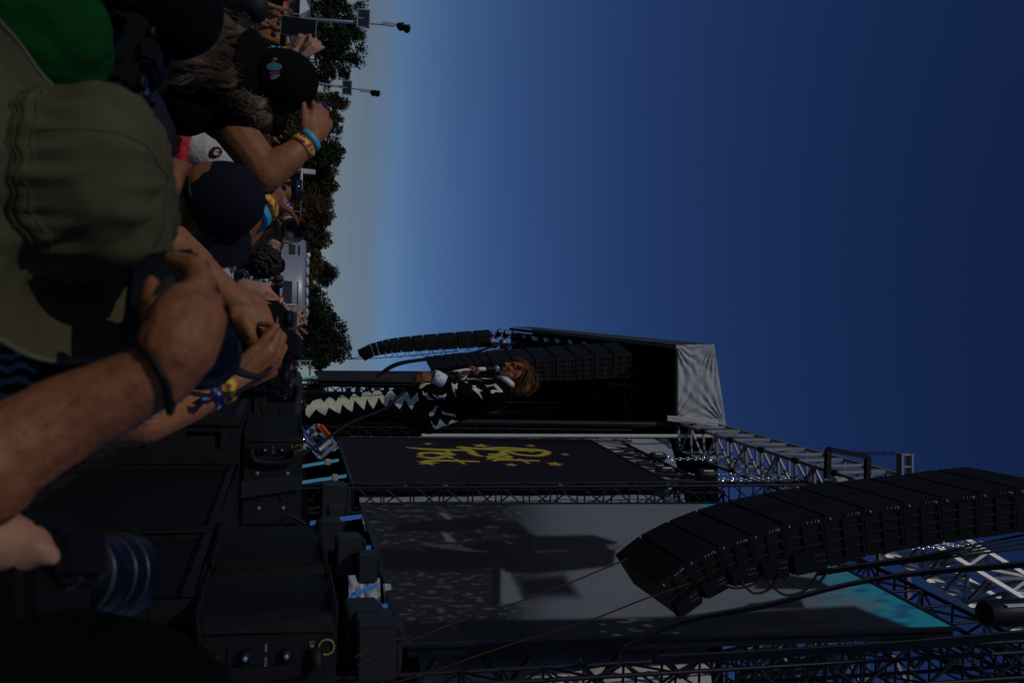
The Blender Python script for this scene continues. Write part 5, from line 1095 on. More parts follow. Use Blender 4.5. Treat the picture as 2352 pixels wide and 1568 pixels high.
def rim(rr, zz, t): return [V(hc) + R @ V((hatfn(a, rr, zz)[0] * math.cos(a), hatfn(a, rr, zz)[0] * math.sin(a), hatfn(a, rr, zz)[1])) for a in [2 * math.pi * j / 120 for j in range(121)]]
m.tube(rim(.1735, -.0615, 0), .0028, 6, cap=False); m.build('brim_edge', M('olive_rim_sunlit', (.12, .112, .065), .85, 0, .15, 60), hm, True)  # stitched rim, toned paler to paint in the sun it catches
m = MB()
for zz in (.003, .0205): m.tube(rim(.0998, zz, 0), .0007, 4, cap=False)
for k in range(4):
    a0 = k * math.pi / 2 + .5; P = [V(hc) + R @ V((hatfn(a0, r, h)[0] * 1.004 * math.cos(a0), hatfn(a0, r, h)[0] * 1.004 * math.sin(a0), hatfn(a0, r, h)[1] + .001)) for r, h in cr2[12:]]; m.tube(P, .0006, 4, cap=False)
m.build('stitching', M('olive_thread', (.095, .088, .048), .95, spec=.05), hm, True)
nb = hc + V((-.01, .0, -.25)); wr = Q(372, 857, .80)
prim = head_prims(hc + V((.0, .0, -.085)), (.75, .6, .2), up, .9, nb)
el_ = Q(-60, 1085, .78)
prim += [('c', nb, nb + V((0, 0, -.2)), .07, .1), ('c', nb + V((.16, 0, -.07)), el_, .05, .048), ('c', el_, Q(150, 962, .80), .042, .036), ('c', Q(150, 962, .80), wr, .036, .0275)]
# gripping hand: back of the hand towards us, index finger bent up over the shutter
K1, K2, K3, K4 = Q(462, 648, .83), Q(480, 700, .84), Q(478, 748, .85), Q(462, 792, .86)
prim += [('c', wr, Q(405, 800, .80), .029, .032), ('c', Q(405, 800, .80), Q(440, 740, .81), .034, .030), ('c', Q(395, 790, .81), K1, .024, .0135), ('c', Q(405, 790, .80), K2, .026, .0135), ('c', Q(405, 800, .81), K3, .026, .013), ('c', Q(400, 810, .82), K4, .024, .012),
         ('c', Q(400, 745, .80), Q(420, 700, .815), .024, .020), ('c', Q(390, 770, .80), Q(370, 720, .83), .022, .018),
         ('c', K1, Q(446, 612, .835), .0125, .0115), ('c', Q(446, 612, .835), Q(398, 598, .85), .0112, .0092), ('c', K2, Q(470, 690, .90), .0125, .0105), ('c', Q(470, 690, .90), Q(430, 680, .92), .0105, .009), ('c', K3, Q(462, 745, .92), .012, .010), ('c', K4, Q(446, 790, .92), .011, .0095),
         ('c', Q(380, 760, .80), Q(352, 700, .84), .016, .0125), ('c', Q(352, 700, .84), Q(350, 655, .86), .012, .0095)]
organic('body', prim, .0031, SK['red'], hm, 2, lambda c: .0009 * MN.noise(c * 70) + .0004 * MN.noise(c * 260))
NAIL = M('fingernail', (.48, .26, .18), .3, 0, .05, 40)
def nail(p, d, n, parent, s=1.0):
    m = MB(); d = V(d).normalized(); n = V(n).normalized(); R = Matrix((d.cross(n).normalized(), n, d)).transposed(); m.ell(p, (.0058 * s, .0022 * s, .0075 * s), R, 10); m.build('fingernail', NAIL, parent, True)
nail(Q(404, 598, .842), Q(398, 598, .85) - Q(446, 612, .835), (-.3, -.9, .3), hm)
m = MB(); R_ = random.Random(3)
for k in range(320):
    f = R_.random(); a0, b0 = Q(-20, 1075, .79), wr; c_ = a0.lerp(b0, f); d_ = (b0 - a0).normalized(); o_ = d_.orthogonal().normalized(); an = R_.uniform(0, 6.28); n_ = (o_ * math.cos(an) + d_.cross(o_) * math.sin(an)); rr = .041 + (.028 - .041) * f
    p0 = c_ + n_ * (rr - .002); t_ = (d_ * .9 + n_ * .35 + V((R_.gauss(0, .25), R_.gauss(0, .25), R_.gauss(0, .25)))).normalized(); m.tube([p0, p0 + t_ * .006, p0 + t_ * .011 - n_ * .001], [.00022, .00018, .00006], 3, cap=False)
tagp(m.build('arm_hair', M('arm_hair_brown', (.10, .05, .02), .6), hm, True, fix=False), kind='stuff')
tp, T_ = torso(nb + V((0, 0, -.03)), (.7, .7, 0)); tp += [('c', nb + V((.16, 0, -.1)), nb + V((.24, -.04, -.3)), .07, .065), ('c', nb + V((-.16, 0, -.1)), nb + V((-.28, .1, -.32)), .07, .065), ('c', nb + V((-.28, .1, -.32)), nb + V((-.15, .35, -.25)), .06, .05)]
organic('shirt', tp, .015, TEE, hm, 2); organic('trousers', lower(T_), .02, M('jeans', (.03, .04, .07), .9), hm, 2)
# hair tie round the wrist
a_ = Q(345, 880, .80); dd = (wr - Q(150, 965, .80)).normalized(); cc_ = Q(371, 858, .80)
m = MB(); R2 = ZR((dd * .9 + CX * .25).normalized()); m.tube([cc_ + R2 @ V((math.cos(a) * .0325, math.sin(a) * .0325, .006 * math.cos(a * 2))) for a in [2 * math.pi * j / 40 for j in range(41)]], .0032, 8, cap=False)
tagp(m.build('hair_tie', RUB, smooth=True), 'black hair tie round the wrist of the arm crossing the foreground', 'hair tie')
def camera(label, c, fwd, up, s=1.0, lens=.10, lr=.038, lmat=None, strap=None, hood=True, parent_cat='camera', ringmat=None):
    R = FR(fwd, up); T = lambda x, y, z: V(c) + R @ V((x * s, y * s, z * s)); t = thing('camera', label, 'camera', V(c)); BM = M('camera_black', (.006, .006, .0065), .5, 0, .2, 200, .15, 900, spec=.3)
    m = MB(); m.box(T(0, 0, 0), (.05 * s, .14 * s, .09 * s), R); m.build('body', BM, t, bevel=.008 * s)
    m = MB(); m.box(T(.0, -.056, -.005), (.075 * s, .03 * s, .085 * s), R); m.build('grip', RUB, t, bevel=.01 * s)
    m = MB(); m.box(T(-.005, .0, .055), (.05 * s, .045 * s, .03 * s), R); m.build('viewfinder', BM, t, bevel=.008 * s)
    m = MB(); m.box(T(-.027, .01, -.005), (.006 * s, .08 * s, .06 * s), R); m.build('rear_screen', GLASSD, t, bevel=.002 * s)
    for y in (-.045, .045):
        m = MB(); m.lathe(T(0, y, .045), R, [(.013 * s, 0), (.013 * s, .009 * s), (.011 * s, .011 * s)], 20); m.build('dial', BM, t, True)
    m = MB(); m.lathe(T(.015, -.05, .05), R, [(.006 * s, 0), (.006 * s, .006 * s)], 12); m.build('shutter_button', CHR, t, True)
    RL = R @ Matrix(((0, 0, 1), (0, 1, 0), (-1, 0, 0))); L0 = T(.022, 0, -.005); l = lens
    m = MB(); m.lathe(L0, RL, [(lr * .85, 0), (lr * .9, l * .1), (lr * .9, l * .35), (lr * .96, l * .37), (lr * .96, l * .6), (lr * .92, l * .62), (lr, l * .72), (lr, l), (lr * .9, l), (lr * .85, l * .9), (0, l * .88)], 36); m.build('lens_barrel', lmat or BM, t, True)
    m = MB()
    for q in (.36, .61): m.lathe(L0, RL, [(lr * .97, l * q), (lr * .985, l * (q + .01)), (lr * .985, l * (q + .03)), (lr * .97, l * (q + .04))], 36)
    m.build('lens_ring', ringmat or GALV, t, True)
    m = MB(); m.ell(L0 + RL @ V((0, 0, l * .86)), (lr * .84, lr * .84, .006), RL, 20); m.build('front_glass', GLASSD, t, True)
    if hood:
        m = MB(); m.lathe(L0, RL, [(lr * 1.0, l * .9), (lr * 1.18, l * 1.35), (lr * 1.12, l * 1.35), (lr * .95, l * .95)], 36); m.build('lens_hood', BM, t, True)
    if strap:
        m = MB(); m.tube(strap, .006, 4); m.build('strap', M('strap_black', (.01, .01, .012), .9), t, True)
    return t, R, T
cF = (Q(440, 800, 1.6) - Q(430, 640, .9)).normalized()
camera('black camera gripped in the large foreground hand, its blue black lens pointing at the stage', Q(378, 688, .93), (.55, .80, .22), (-.1, -.1, 1), .72, .06, .030, M('lens_navy', (.003, .005, .012), .45, spec=.25), QP([(396, 640, .84), (375, 672, .83), (345, 702, .83), (310, 745, .85), (290, 790, .95)]), True)
m = MB(); RL = ZR((.42, .90, .12)); m.lathe(Q(432, 738, .93), RL, [(.028, 0), (.034, .01), (.034, .03), (.037, .032), (.037, .05), (.035, .052), (.039, .055), (.039, .085), (.034, .085), (.03, .07), (0, .065)], 40); tagp(m.build('camera_lens', MATS['lens_navy'], smooth=True), 'wide blue black lens barrel curving out from behind the foreground hand', 'lens')
# ------------------------------------------------------------------ tanned person holding up a camera in both hands
tn = thing('person', 'tanned person beyond the olive hat raising a black camera in both bare hands', 'person', V((Q(300, 760, 1.75).x, 1.75, 0)))
hc = Q(330, 760, 1.72); nb = hc + V((0, 0, -.17)); w1, w2 = Q(530, 682, 1.86), Q(533, 880, 1.78)
prim = head_prims(hc, (.3, .95, 0), (0, 0, 1), .98, nb) + [('c', nb, nb + V((0, 0, -.3)), .08, .12)]
e1, e2 = Q(385, 560, 1.80), Q(330, 968, 1.66)
prim += [('c', nb + V((-.17, 0, -.06)), e1, .05, .042), ('c', e1, Q(450, 615, 1.84), .044, .040), ('c', Q(450, 615, 1.84), w1, .038, .027), ('c', nb + V((.17, 0, -.06)), e2, .048, .042), ('c', e2, Q(430, 932, 1.72), .042, .034), ('c', Q(430, 932, 1.72), w2, .034, .026)]
prim += hand(w1, (Q(612, 735, 1.88) - w1), V((.5, .65, -.35)), (Q(575, 790, 1.8) - w1), .20, ((10, 55, 40), (20, 60, 45), (25, 65, 45), (30, 65, 45)), .2, tcurl=8, tout=38)
prim += [('c', Q(560, 735, 1.84), Q(577, 768, 1.83), .0135, .0115), ('c', Q(577, 768, 1.83), Q(587, 792, 1.84), .0110, .009)]
prim += hand(w2, (Q(600, 842, 1.80) - w2), V((-.7, .6, .3)), V((0, -.5, 1)), .19, (35, 55, 40), tcurl=10, tout=25)
organic('body', prim, .0045, SK['tan'], tn, 3)
tp, T_ = torso(nb + V((0, 0, -.03)), (.3, .95, 0), w=.19); tp += [('c', nb + V((-.17, 0, -.08)), nb + V((-.20, .02, -.22)), .07, .06), ('c', nb + V((.17, 0, -.08)), nb + V((.24, -.02, -.2)), .07, .06)]
organic('shirt', tp, .016, TEE, tn, 2); organic('trousers', lower(T_), .022, MATS['jeans'], tn, 2)
organic('hair', [('e', hc + V((0, -.01, .03)), (.085, .1, .1))], .012, HAIRB, tn, 1)
camera('black camera held up between two tanned hands with its strap hanging', Q(584, 800, 1.90), (.25, .93, .25), (-.05, -.25, 1), 1.35, .09, .038, None, QP([(535, 838, 1.76), (545, 848, 1.70), (565, 858, 1.68), (590, 866, 1.7), (612, 858, 1.75), (622, 842, 1.8)]))
m = MB(); m.tube(QP([(480, 822, 1.62), (520, 845, 1.64), (560, 860, 1.66), (600, 868, 1.68)]), .006, 5); tagp(m.build('camera_strap', MATS['strap_black'], smooth=True), 'black camera strap slanting over the wrist with the bright wristbands', 'strap')
A_, B_ = Q(430, 932, 1.72), w2
band('wristband', A_, B_, .45, .031, .016, TIED, tn); band('wristband', A_, B_, .80, .029, .018, PINKY, tn)
m = MB(); m.tube(QP([(488, 906, 1.68), (478, 918, 1.66), (458, 922, 1.66), (440, 926, 1.67)]), [.006, .007, .006, .001], 5); m.build('band_tail', spots('band_navy_blue', (.05, .35, .6), (.01, .01, .04), 50, .3), tn, True)
# ------------------------------------------------------------------ man in the dark plain cap looking up to the right
cm = thing('person', 'person in a plain navy cap seen from behind, just above the olive hat', 'person', V((Q(400, 460, 2.3).x, 2.3, 0)))
hc = Q(470, 462, 2.33); nb = Q(392, 440, 2.33); NAVY = M('cap_navy', (.010, .011, .018), .9, 0, .15, 5, .06, 900, spec=.1)
cf, cu = V((.58, .62, .46)), V((-.30, -.52, .78))
prim = head_prims(hc, cf, cu, 1.0, nb) + [('c', nb, nb + V((0, 0, -.25)), .085, .14), ('c', nb + V((.15, .1, -.1)), Q(500, 560, 2.5), .05, .045), ('c', Q(500, 560, 2.5), Q(560, 520, 2.72), .045, .04), ('c', Q(556, 514, 2.72), Q(616, 462, 2.78), .046, .038), ('c', Q(616, 462, 2.78), Q(628, 452, 2.86), .038, .032)]
prim += hand(Q(626, 454, 2.88), V((.25, .9, .15)), V((.8, -.2, -.3)), V((0, 0, 1)), .17, (65, 80, 50))
organic('body', prim, .007, SK['red'], cm, 2)
Rc, top = cap_thing(cm, Q(497, 466, 2.32), cf, cu, .094, NAVY, h=.12, blen=.075)
m = MB(); 
P = [Q(497, 466, 2.32) + Rc @ V((-.097 * math.cos(a), .097 * math.sin(a), .0 + 0)) for a in [-.7 + 1.4 * j / 10 for j in range(11)]]; m.tube(P, .007, 6); m.build('strap', RUB, cm, True)
m = MB(); P = [Q(497, 466, 2.32) + Rc @ V((-.0985 * math.cos(a * 1) * (1 - .12 * math.cos(a * 2)), .0985 * math.sin(a) * .9, .045 * math.cos(a / .7 * 1.57))) for a in [-.7 + 1.4 * j / 10 for j in range(11)]]; m.add([Q(497, 466, 2.32) + Rc @ V((-.100, 0, .006))] + P, [(0, j + 1, j + 2) for j in range(10)]); m.build('strap_opening', MATS['void_black'], cm)
sh = Q(372, 330, 2.2)
tp, T_ = torso(nb + V((0, 0, -.02)), (.6, .8, 0), w=.24); tp += [('c', nb + V((-.18, -.02, -.10)), Q(312, 318, 2.0), .085, .082), ('c', Q(312, 318, 2.0), Q(230, 330, 2.1), .082, .08), ('c', nb + V((.16, .02, -.10)), Q(420, 545, 2.5), .07, .055)]
organic('shirt', tp, .012, M('jersey_slate', (.014, .017, .026), .9, 0, .1, 30, .1, 400, spec=.1), cm, 3, wrinkle(.005, 12)); organic('trousers', lower(T_), .022, MATS['jeans'], cm, 2)
m = MB(); 
for a, b in (((330, 262, 2.0), (388, 330, 2.0)),):
    m.tube(QP([(300, 258, 1.93), (330, 262, 1.915), (358, 275, 1.91), (376, 296, 1.92)]), .0022, 5)
m.build('red_piping', M('piping_red', (.25, .02, .03), .8), cm, True)
A_, B_ = Q(568, 505, 2.72), Q(616, 462, 2.78); band('wristband', A_, B_, .32, .050, .022, BANDB, cm); band('wristband', A_, B_, .72, .047, .022, PINKY, cm)
# ------------------------------------------------------------------ big long haired man, black cap worn backwards, arm raised
bg_ = thing('person', 'long haired person in a black t-shirt and backwards black cap, one bare arm raised', 'person', V((Q(500, 190, 2.8).x, 2.8, 0)))
hc = Q(625, 190, 2.80); nb = Q(545, 195, 2.80); rd, ru = V((-.28, -.80, -.52)), V((.02, -.52, .85))
el2, wr2 = Q(612, 398, 2.72), Q(713, 322, 2.74)
prim = head_prims(hc, (.3, .95, .15), (0, -.3, .95), 1.0, nb) + [('c', nb, nb + V((0, 0, -.25)), .09, .16), ('c', Q(528, 285, 2.78), el2, .064, .054), ('c', el2, Q(665, 362, 2.72), .055, .045), ('c', Q(665, 362, 2.72), wr2, .044, .030), ('e', Q(622, 392, 2.72), (.05, .05, .05))]
prim += hand(wr2, (Q(744, 262, 2.78) - wr2), V((-.35, .85, -.2)), V((-.6, .2, -.3)), .20, (35, 65, 45), tcurl=15, tout=30)
organic('body', prim, .0055, SK['tan'], bg_, 3)
BLKC = M('cap_black', (.005, .005, .0055), .92, 0, .2, 6, .06, 900, spec=.08)
Rb, top = cap_thing(bg_, Q(638, 186, 2.80), rd, ru, .094, BLKC, h=.122, blen=.080)
# embroidered patch, a plain sea blue shape with rust and grey stitching
cb = bvh_of([top]); 
for nm, pl, mt in (('patch_blue', [(612, 152), (617, 146), (630, 144), (645, 147), (648, 156), (640, 162), (622, 162), (614, 158)], M('thread_blue', (.06, .20, .26), .8)), ('patch_rust', [(616, 166), (630, 163), (644, 164), (640, 172), (622, 173)], M('thread_rust', (.20, .05, .04), .8)), ('patch_grey', [(620, 176), (636, 170), (645, 172), (636, 180), (624, 184)], M('thread_grey', (.20, .23, .26), .8)), ('patch_rust', [(622, 141), (630, 138), (634, 143), (626, 146)], MATS['thread_rust']), ('patch_mark', [(628, 133), (637, 134), (637, 138), (629, 137)], MATS['thread_grey'])):
    applique(nm, pl, cb, mt, bg_, step=2, off=.002)
tp, T_ = torso(nb + V((-.04, 0, -.05)), (.4, .9, 0), w=.20, s=1.0); tp += [('c', nb + V((.04, 0, -.08)), Q(530, 268, 2.78), .10, .082), ('c', Q(520, 262, 2.78), Q(552, 284, 2.77), .080, .072), ('c', nb + V((-.2, .0, -.1)), Q(455, 80, 2.9), .10, .08)]
organic('shirt', tp, .013, TEE, bg_, 2, wrinkle(.007, 8)); organic('trousers', lower(T_, 1.1), .022, MATS['jeans'], bg_, 2)
m = MB(); R_ = random.Random(9)
m.tube(QP([(600, 140, 2.87), (540, 115, 2.84), (470, 120, 2.80)]), [.06, .075, .05], 12)
for (pts, sp, n) in ((QP([(580, 112, 2.92), (545, 92, 2.84), (500, 72, 2.68), (440, 62, 2.64)]), (.03, .045, .06, .05), 420), (QP([(575, 138, 2.92), (538, 125, 2.82), (480, 120, 2.64), (410, 105, 2.60)]), (.03, .045, .06, .05), 480), (QP([(572, 158, 2.90), (535, 155, 2.80), (470, 148, 2.62), (395, 138, 2.60)]), (.03, .05, .055, .05), 420),
      (QP([(572, 180, 2.90), (545, 182, 2.80), (500, 172, 2.62), (430, 150, 2.60)]), (.02, .03, .04, .04), 260), (QP([(608, 232, 2.80), (585, 235, 2.72), (560, 235, 2.68), (540, 225, 2.66)]), (.02, .03, .03, .02), 140), (QP([(625, 255, 2.80), (600, 270, 2.74), (580, 272, 2.72), (560, 265, 2.72)]), (.02, .03, .03, .03), 120)):
    bundle(m, pts, int(n * 2.6), sp, .0008, .016, R_, 12)
tagp(m.build('hair', HAIRG, bg_, True, fix=False), kind='stuff')
A_, B_ = Q(665, 362, 2.72), wr2; band('wristband', A_, B_, .62, .0375, .021, PINKY, bg_); band('wristband', A_, B_, .98, .0325, .017, BANDB, bg_)
def phone(label, c, R, w=.074, h=.152, case=None, lensside=None):
    t = thing('phone', label, 'phone', V(c)); m = MB(); m.box(c, (w, .008, h), R); m.build('phone_body', case or M('phone_silver', (.45, .45, .42), .3, .6), t, bevel=.0035)
    m = MB(); m.box(V(c) + R @ V((0, -.0048, 0)), (w * .94, .001, h * .965), R); m.build('screen', M('phone_black', (.003, .003, .003), .5, spec=.15) if not case else case, t, bevel=.0003)
    if case:
        m = MB(); m.box(V(c) + R @ V((w * .28, -.007, h * .38)), (w * .34, .004, h * .17), R); m.build('camera_bump', M('bump_grey', (.12, .12, .12), .3), t, bevel=.0015)
    return t
pc = Q(748, 262, 2.80)
phone('blue edged phone held by the long haired person above the cap', Q(714, 246, 2.88), Matrix.Rotation(1.35, 3, 'Z') @ Matrix.Rotation(-.1, 3, 'Y'), .07, .10, M('case_blue', (.04, .08, .18), .4))
# ------------------------------------------------------------------ hand with the phone above the cap
ph = thing('person', 'person hidden behind the patched black cap, only a raised hand with a phone showing', 'person', V((Q(600, 150, 3.75).x, 3.75, 0)))
wq = Q(668, 130, 3.66); hc = Q(600, 190, 3.85); nb = hc + V((0, 0, -.2))
prim = head_prims(hc, (0, 1, .1), (0, 0, 1), 1.0, nb) + [('c', nb, nb + V((0, 0, -.3)), .08, .13), ('c', nb + V((-.17, 0, -.1)), Q(575, 125, 3.75), .05, .042), ('c', Q(575, 125, 3.75), wq, .042, .028)]
prim += hand(wq, (Q(700, 98, 3.66) - wq), V((-.1, .9, .1)), V((-.2, -.4, .2)), .19, ((30, 50, 40), (45, 65, 50), (50, 70, 50), (55, 70, 50)), .1, tcurl=10, tout=20, fr=1.0)
prim += [('c', Q(675, 104, 3.62), Q(688, 84, 3.60), .0125, .011), ('c', Q(700, 108, 3.63), Q(712, 96, 3.62), .011, .010), ('c', Q(712, 96, 3.62), Q(712, 82, 3.64), .010, .009), ('c', Q(660, 104, 3.68), Q(661, 88, 3.68), .011, .009)]
organic('body', prim, .0055, SK['fair'], ph, 2)
tp, T_ = torso(nb + V((0, 0, -.03)), (0, 1, 0)); organic('shirt', tp, .02, M('tee_navy', (.015, .02, .05), .9), ph, 2); organic('trousers', lower(T_), .025, MATS['jeans'], ph, 1)
for t_ in (.55, .72, .9): band('wristband', Q(575, 125, 3.75), wq, t_, .035, .014, (TIED, PINKY, BANDB)[int(t_ * 5) % 3], ph)
phone('phone with a black screen held upright in the raised hand', Q(686, 63, 3.68), Matrix.Rotation(.03, 3, 'Y'), .076, .150 * .92)
# hand details: thumb lies over the lower screen
# ------------------------------------------------------------------ dark capped man and green shirted man at the top left corner
dk = thing('person', 'person in a black cap and black jacket bending at the top left, in deep shade', 'person', V((Q(250, -10, 1.9).x, 1.9, 0)))
hc = Q(340, 8, 1.85); nb = Q(230, -20, 1.9)
prim = head_prims(hc, (.3, .9, -.2), (.1, -.1, 1), 1.05, nb) + [('c', nb, nb + V((0, 0, -.2)), .09, .14)]
organic('body', prim, .01, SK['tan'], dk, 2); cap_thing(dk, Q(362, 12, 1.83), (.35, .9, -.25), (.15, -.25, .95), .098, BLKC, h=.12)
tp, T_ = torso(nb + V((0, 0, .0)), (.3, .9, 0), w=.25, s=1.1); tp += [('c', Q(160, -40, 1.62), Q(-60, -45, 1.42), .075, .085)]; organic('jacket', tp, .016, TEE, dk, 2, wrinkle(.006, 8)); organic('trousers', lower(T_), .025, MATS['jeans'], dk, 1)
gp = thing('person', 'person in a green t-shirt at the left edge holding a dark camera low', 'person', V((Q(60, 120, 1.5).x, 1.5, 0)))
GRN = M('tee_green', (.004, .052, .010), .9, 0, .1, 4, .5, 12, spec=.05)
hc = Q(230, -120, 1.6); nb = Q(120, -60, 1.6); w3 = Q(262, 158, 1.98)
prim = head_prims(hc, (.3, .9, 0), (0, 0, 1), 1.0, nb) + [('c', nb, nb + V((0, 0, -.2)), .08, .13), ('c', Q(130, 130, 1.9), Q(205, 140, 1.95), .046, .040), ('c', Q(205, 140, 1.95), w3, .038, .026)]
prim += hand(w3, (Q(300, 172, 1.98) - w3), V((.1, -.5, .6)), V((0, -.3, 1)), .15, (50, 60, 40))
organic('body', prim, .007, SK['dark'], gp, 2)  # dark tone puts the shade on this arm into the skin colour
organic('shirt', [('c', Q(80, 105, 1.60), Q(-90, 95, 1.48), .070, .11), ('c', Q(90, 120, 1.60), Q(50, 150, 1.50), .064, .050), ('c', Q(90, 115, 1.66), Q(145, 132, 1.8), .060, .050), ('c', Q(-60, 50, 1.48), Q(-300, 40, 1.48), .15, .15), ('e', Q(60, 90, 1.5), (.13, .12, .12))], .010, GRN, gp, 2, wrinkle(.008, 16))
camera('dark camera held by the person in the green t-shirt, hardly lit', Q(262, 125, 1.75), (.3, .9, .1), (0, -.3, 1), 1.15, .08, .034)
# ------------------------------------------------------------------ red and white cap under the raised arm
rw_ = thing('person', 'person in a red and white cap with a dark oval badge below the raised arm', 'person', V((Q(430, 350, 3.3).x, 3.3, 0)))
hc = Q(478, 356, 3.36); nb = Q(420, 356, 3.36); prim = head_prims(hc, (.1, .95, 0), (0, -.1, 1), 1.0, nb) + [('c', nb, nb + V((0, 0, -.3)), .08, .13)]
organic('body', prim, .012, SK['tan'], rw_, 2); REDC = M('cap_red', (.45, .01, .02), .7, 0, .08, 6, .4, 20)
Rr, top = cap_thing(rw_, Q(478, 360, 3.30), (.05, -.80, -.60), (.05, -.55, .83), .094, LINEN, REDC, h=.13, blen=.085)
cb = bvh_of([top])
applique('badge_rim', [(479, 357), (481, 346), (489, 338), (500, 336), (509, 341), (512, 349), (506, 359), (494, 364), (484, 363)], cb, M('badge_maroon', (.14, .01, .02), .7), rw_, step=2, off=.002)
applique('badge', [(482, 355), (484, 347), (491, 341), (500, 339), (507, 344), (508, 350), (503, 357), (494, 361), (486, 360)], cb, M('badge_black', (.015, .015, .02), .7), rw_, step=2, off=.004)
applique('badge_shape', [(490, 352), (494, 345), (500, 343), (504, 346), (500, 350), (504, 354), (497, 357), (492, 356)], cb, LINEN, rw_, step=1.5, off=.006)
applique('badge_shape', [(497, 347), (501, 346), (502, 349), (498, 350)], cb, M('badge_blue', (.05, .22, .35), .7), rw_, step=1.2, off=.008)
tp, T_ = torso(nb + V((0, 0, -.04)), (0, 1, 0)); organic('shirt', tp, .022, TEE, rw_, 2); organic('trousers', lower(T_), .025, MATS['jeans'], rw_, 1)
# ------------------------------------------------------------------ photographer with the white telephoto
tl = thing('person', 'photographer aiming a white telephoto lens, both bare forearms raised in front of the crowd', 'person', V((Q(560, 520, 5.2).x, 5.2, 0)))
hc = Q(575, 525, 5.2); nb = hc + V((0, 0, -.18)); wl, wr_ = Q(659, 487, 5.0), Q(618, 537, 4.9)
prim = head_prims(hc, (.6, -.6, .3), (0, 0, 1), 1.0, nb) + [('c', nb, nb + V((0, 0, -.3)), .08, .13), ('c', nb + V((-.15, -.05, -.08)), Q(607, 425, 5.1), .05, .045), ('c', Q(607, 425, 5.1), Q(635, 445, 5.05), .046, .042), ('c', Q(635, 445, 5.05), wl, .042, .03), ('c', Q(520, 590, 5.0), Q(560, 572, 4.95), .05, .045), ('c', Q(560, 572, 4.95), wr_, .042, .03)]
prim += hand(wl, (Q(672, 512, 4.95) - wl), V((-.4, .5, -.7)), V((0, 0, -1)), .19, (30, 50, 40)); prim += hand(wr_, (Q(648, 527, 4.9) - wr_), V((-.3, .7, .4)), V((0, -.3, 1)), .19, (60, 70, 40))
organic('body', prim, .008, SK['tan'], tl, 2); tp, T_ = torso(nb + V((0, 0, -.04)), (.6, -.5, 0)); tp += [('c', nb + V((.1, -.1, -.1)), Q(525, 588, 5.0), .08, .065)]
organic('shirt', tp, .02, TEE, tl, 2); organic('trousers', lower(T_), .025, MATS['jeans'], tl, 1)
band('wristband', Q(635, 445, 5.05), wl, .82, .036, .03, TIED, tl); band('wristband', Q(635, 445, 5.05), wl, .97, .034, .012, PINKY, tl)
organic('hair', [('e', hc + V((0, 0, .04)), (.1, .1, .095))], .014, M('hair_grey', (.22, .21, .20), .6, 0, .3, 30), tl, 1)
lt = thing('telephoto_lens', 'pale grey telephoto lens with black bands and a wide black hood', 'lens', Q(640, 520, 4.9)); ax0, ax1 = Q(630, 503, 5.0), Q(676, 529, 4.72); ad = (ax1 - ax0).normalized(); LL = (ax1 - ax0).length
LW = M('lens_pale', (.42, .42, .38), .45); Rl = ZR(ad)
for nm, a, b, r0, r1, mt in (('camera_mount', -.1, .0, .04, .045, RUB), ('rear_barrel', .0, .25, .045, .046, LW), ('zoom_ring', .25, .36, .047, .048, RUB), ('barrel', .36, .52, .047, .052, LW), ('focus_ring', .52, .60, .053, .054, RUB), ('hood_base', .60, .86, .053, .058, LW)):
    m = MB(); m.lathe(ax0, Rl, [(r0, a * LL), (r1, b * LL)], 28); m.build(nm, mt, lt, True)
m = MB(); m.lathe(ax0, Rl, [(.058, .86 * LL), (.061, 1.05 * LL), (.057, 1.05 * LL), (.05, .88 * LL), (0, .86 * LL)], 28); m.build('lens_hood', M('hood_black', (.008, .008, .008), .6), lt, True)
m = MB(); m.box(Q(617, 505, 5.0), (.12, .10, .1)); tagp(m.build('camera', M('camera_black', (.014, .014, .015), .45), bevel=.015), 'black camera body behind the white telephoto lens', 'camera')
# ------------------------------------------------------------------ bottom left: photographer beside the lens, camera and hand
br_ = thing('person', 'person in dark clothes at the bottom left corner operating a camera with one visible hand', 'person', V((Q(0, 1500, .9).x, .9, 0)))
DKG = M('shirt_dark_green', (.003, .0055, .004), .95, 0, .2, 4, .4, 10, spec=.03)
wz = Q(-20, 1238, .84); prim = [('c', Q(-260, 1225, .80), wz, .034, .028), ('c', wz, Q(60, 1258, .84), .030, .022), ('c', Q(30, 1262, .84), Q(100, 1268, .85), .022, .0125), ('c', Q(100, 1268, .85), Q(145, 1288, .86), .0115, .0095), ('c', Q(0, 1280, .86), Q(60, 1290, .87), .018, .013), ('c', Q(-30, 1290, .87), Q(30, 1320, .88), .016, .012), ('e', Q(-40, 1255, .85), (.035, .03, .03)), ('c', Q(20, 1248, .84), Q(85, 1255, .83), .017, .0125), ('c', Q(85, 1255, .83), Q(120, 1280, .83), .0115, .009)]
hb = V((Q(60, 1900, .8).x, .84, 1.70)); prim += head_prims(hb, (-.4, .9, 0), (0, 0, 1), 1.0, hb + V((0, 0, -.18))); prim += [('c', hb + V((0, 0, -.2)), hb + V((-.2, 0, -.45)), .08, .10), ('c', hb + V((-.2, 0, -.45)), Q(-260, 1225, .80), .05, .036)]
organic('body', prim, .005, SK['fair'], br_, 3)
organic('jacket', [('c', Q(250, 1650, .86), Q(60, 1580, .90), .075, .055), ('c', Q(360, 1620, .90), Q(180, 1570, .90), .045, .05), ('c', Q(60, 1580, .90), Q(-160, 1650, .90), .055, .08), ('c', Q(250, 1710, .84), Q(-200, 1750, .84), .11, .15), ('c', Q(-100, 1730, .86), Q(-600, 1730, .84), .13, .16), ('c', Q(120, 1600, .92), Q(330, 1650, .92), .06, .06)], .008, DKG, br_, 3, wrinkle(.006, 14))
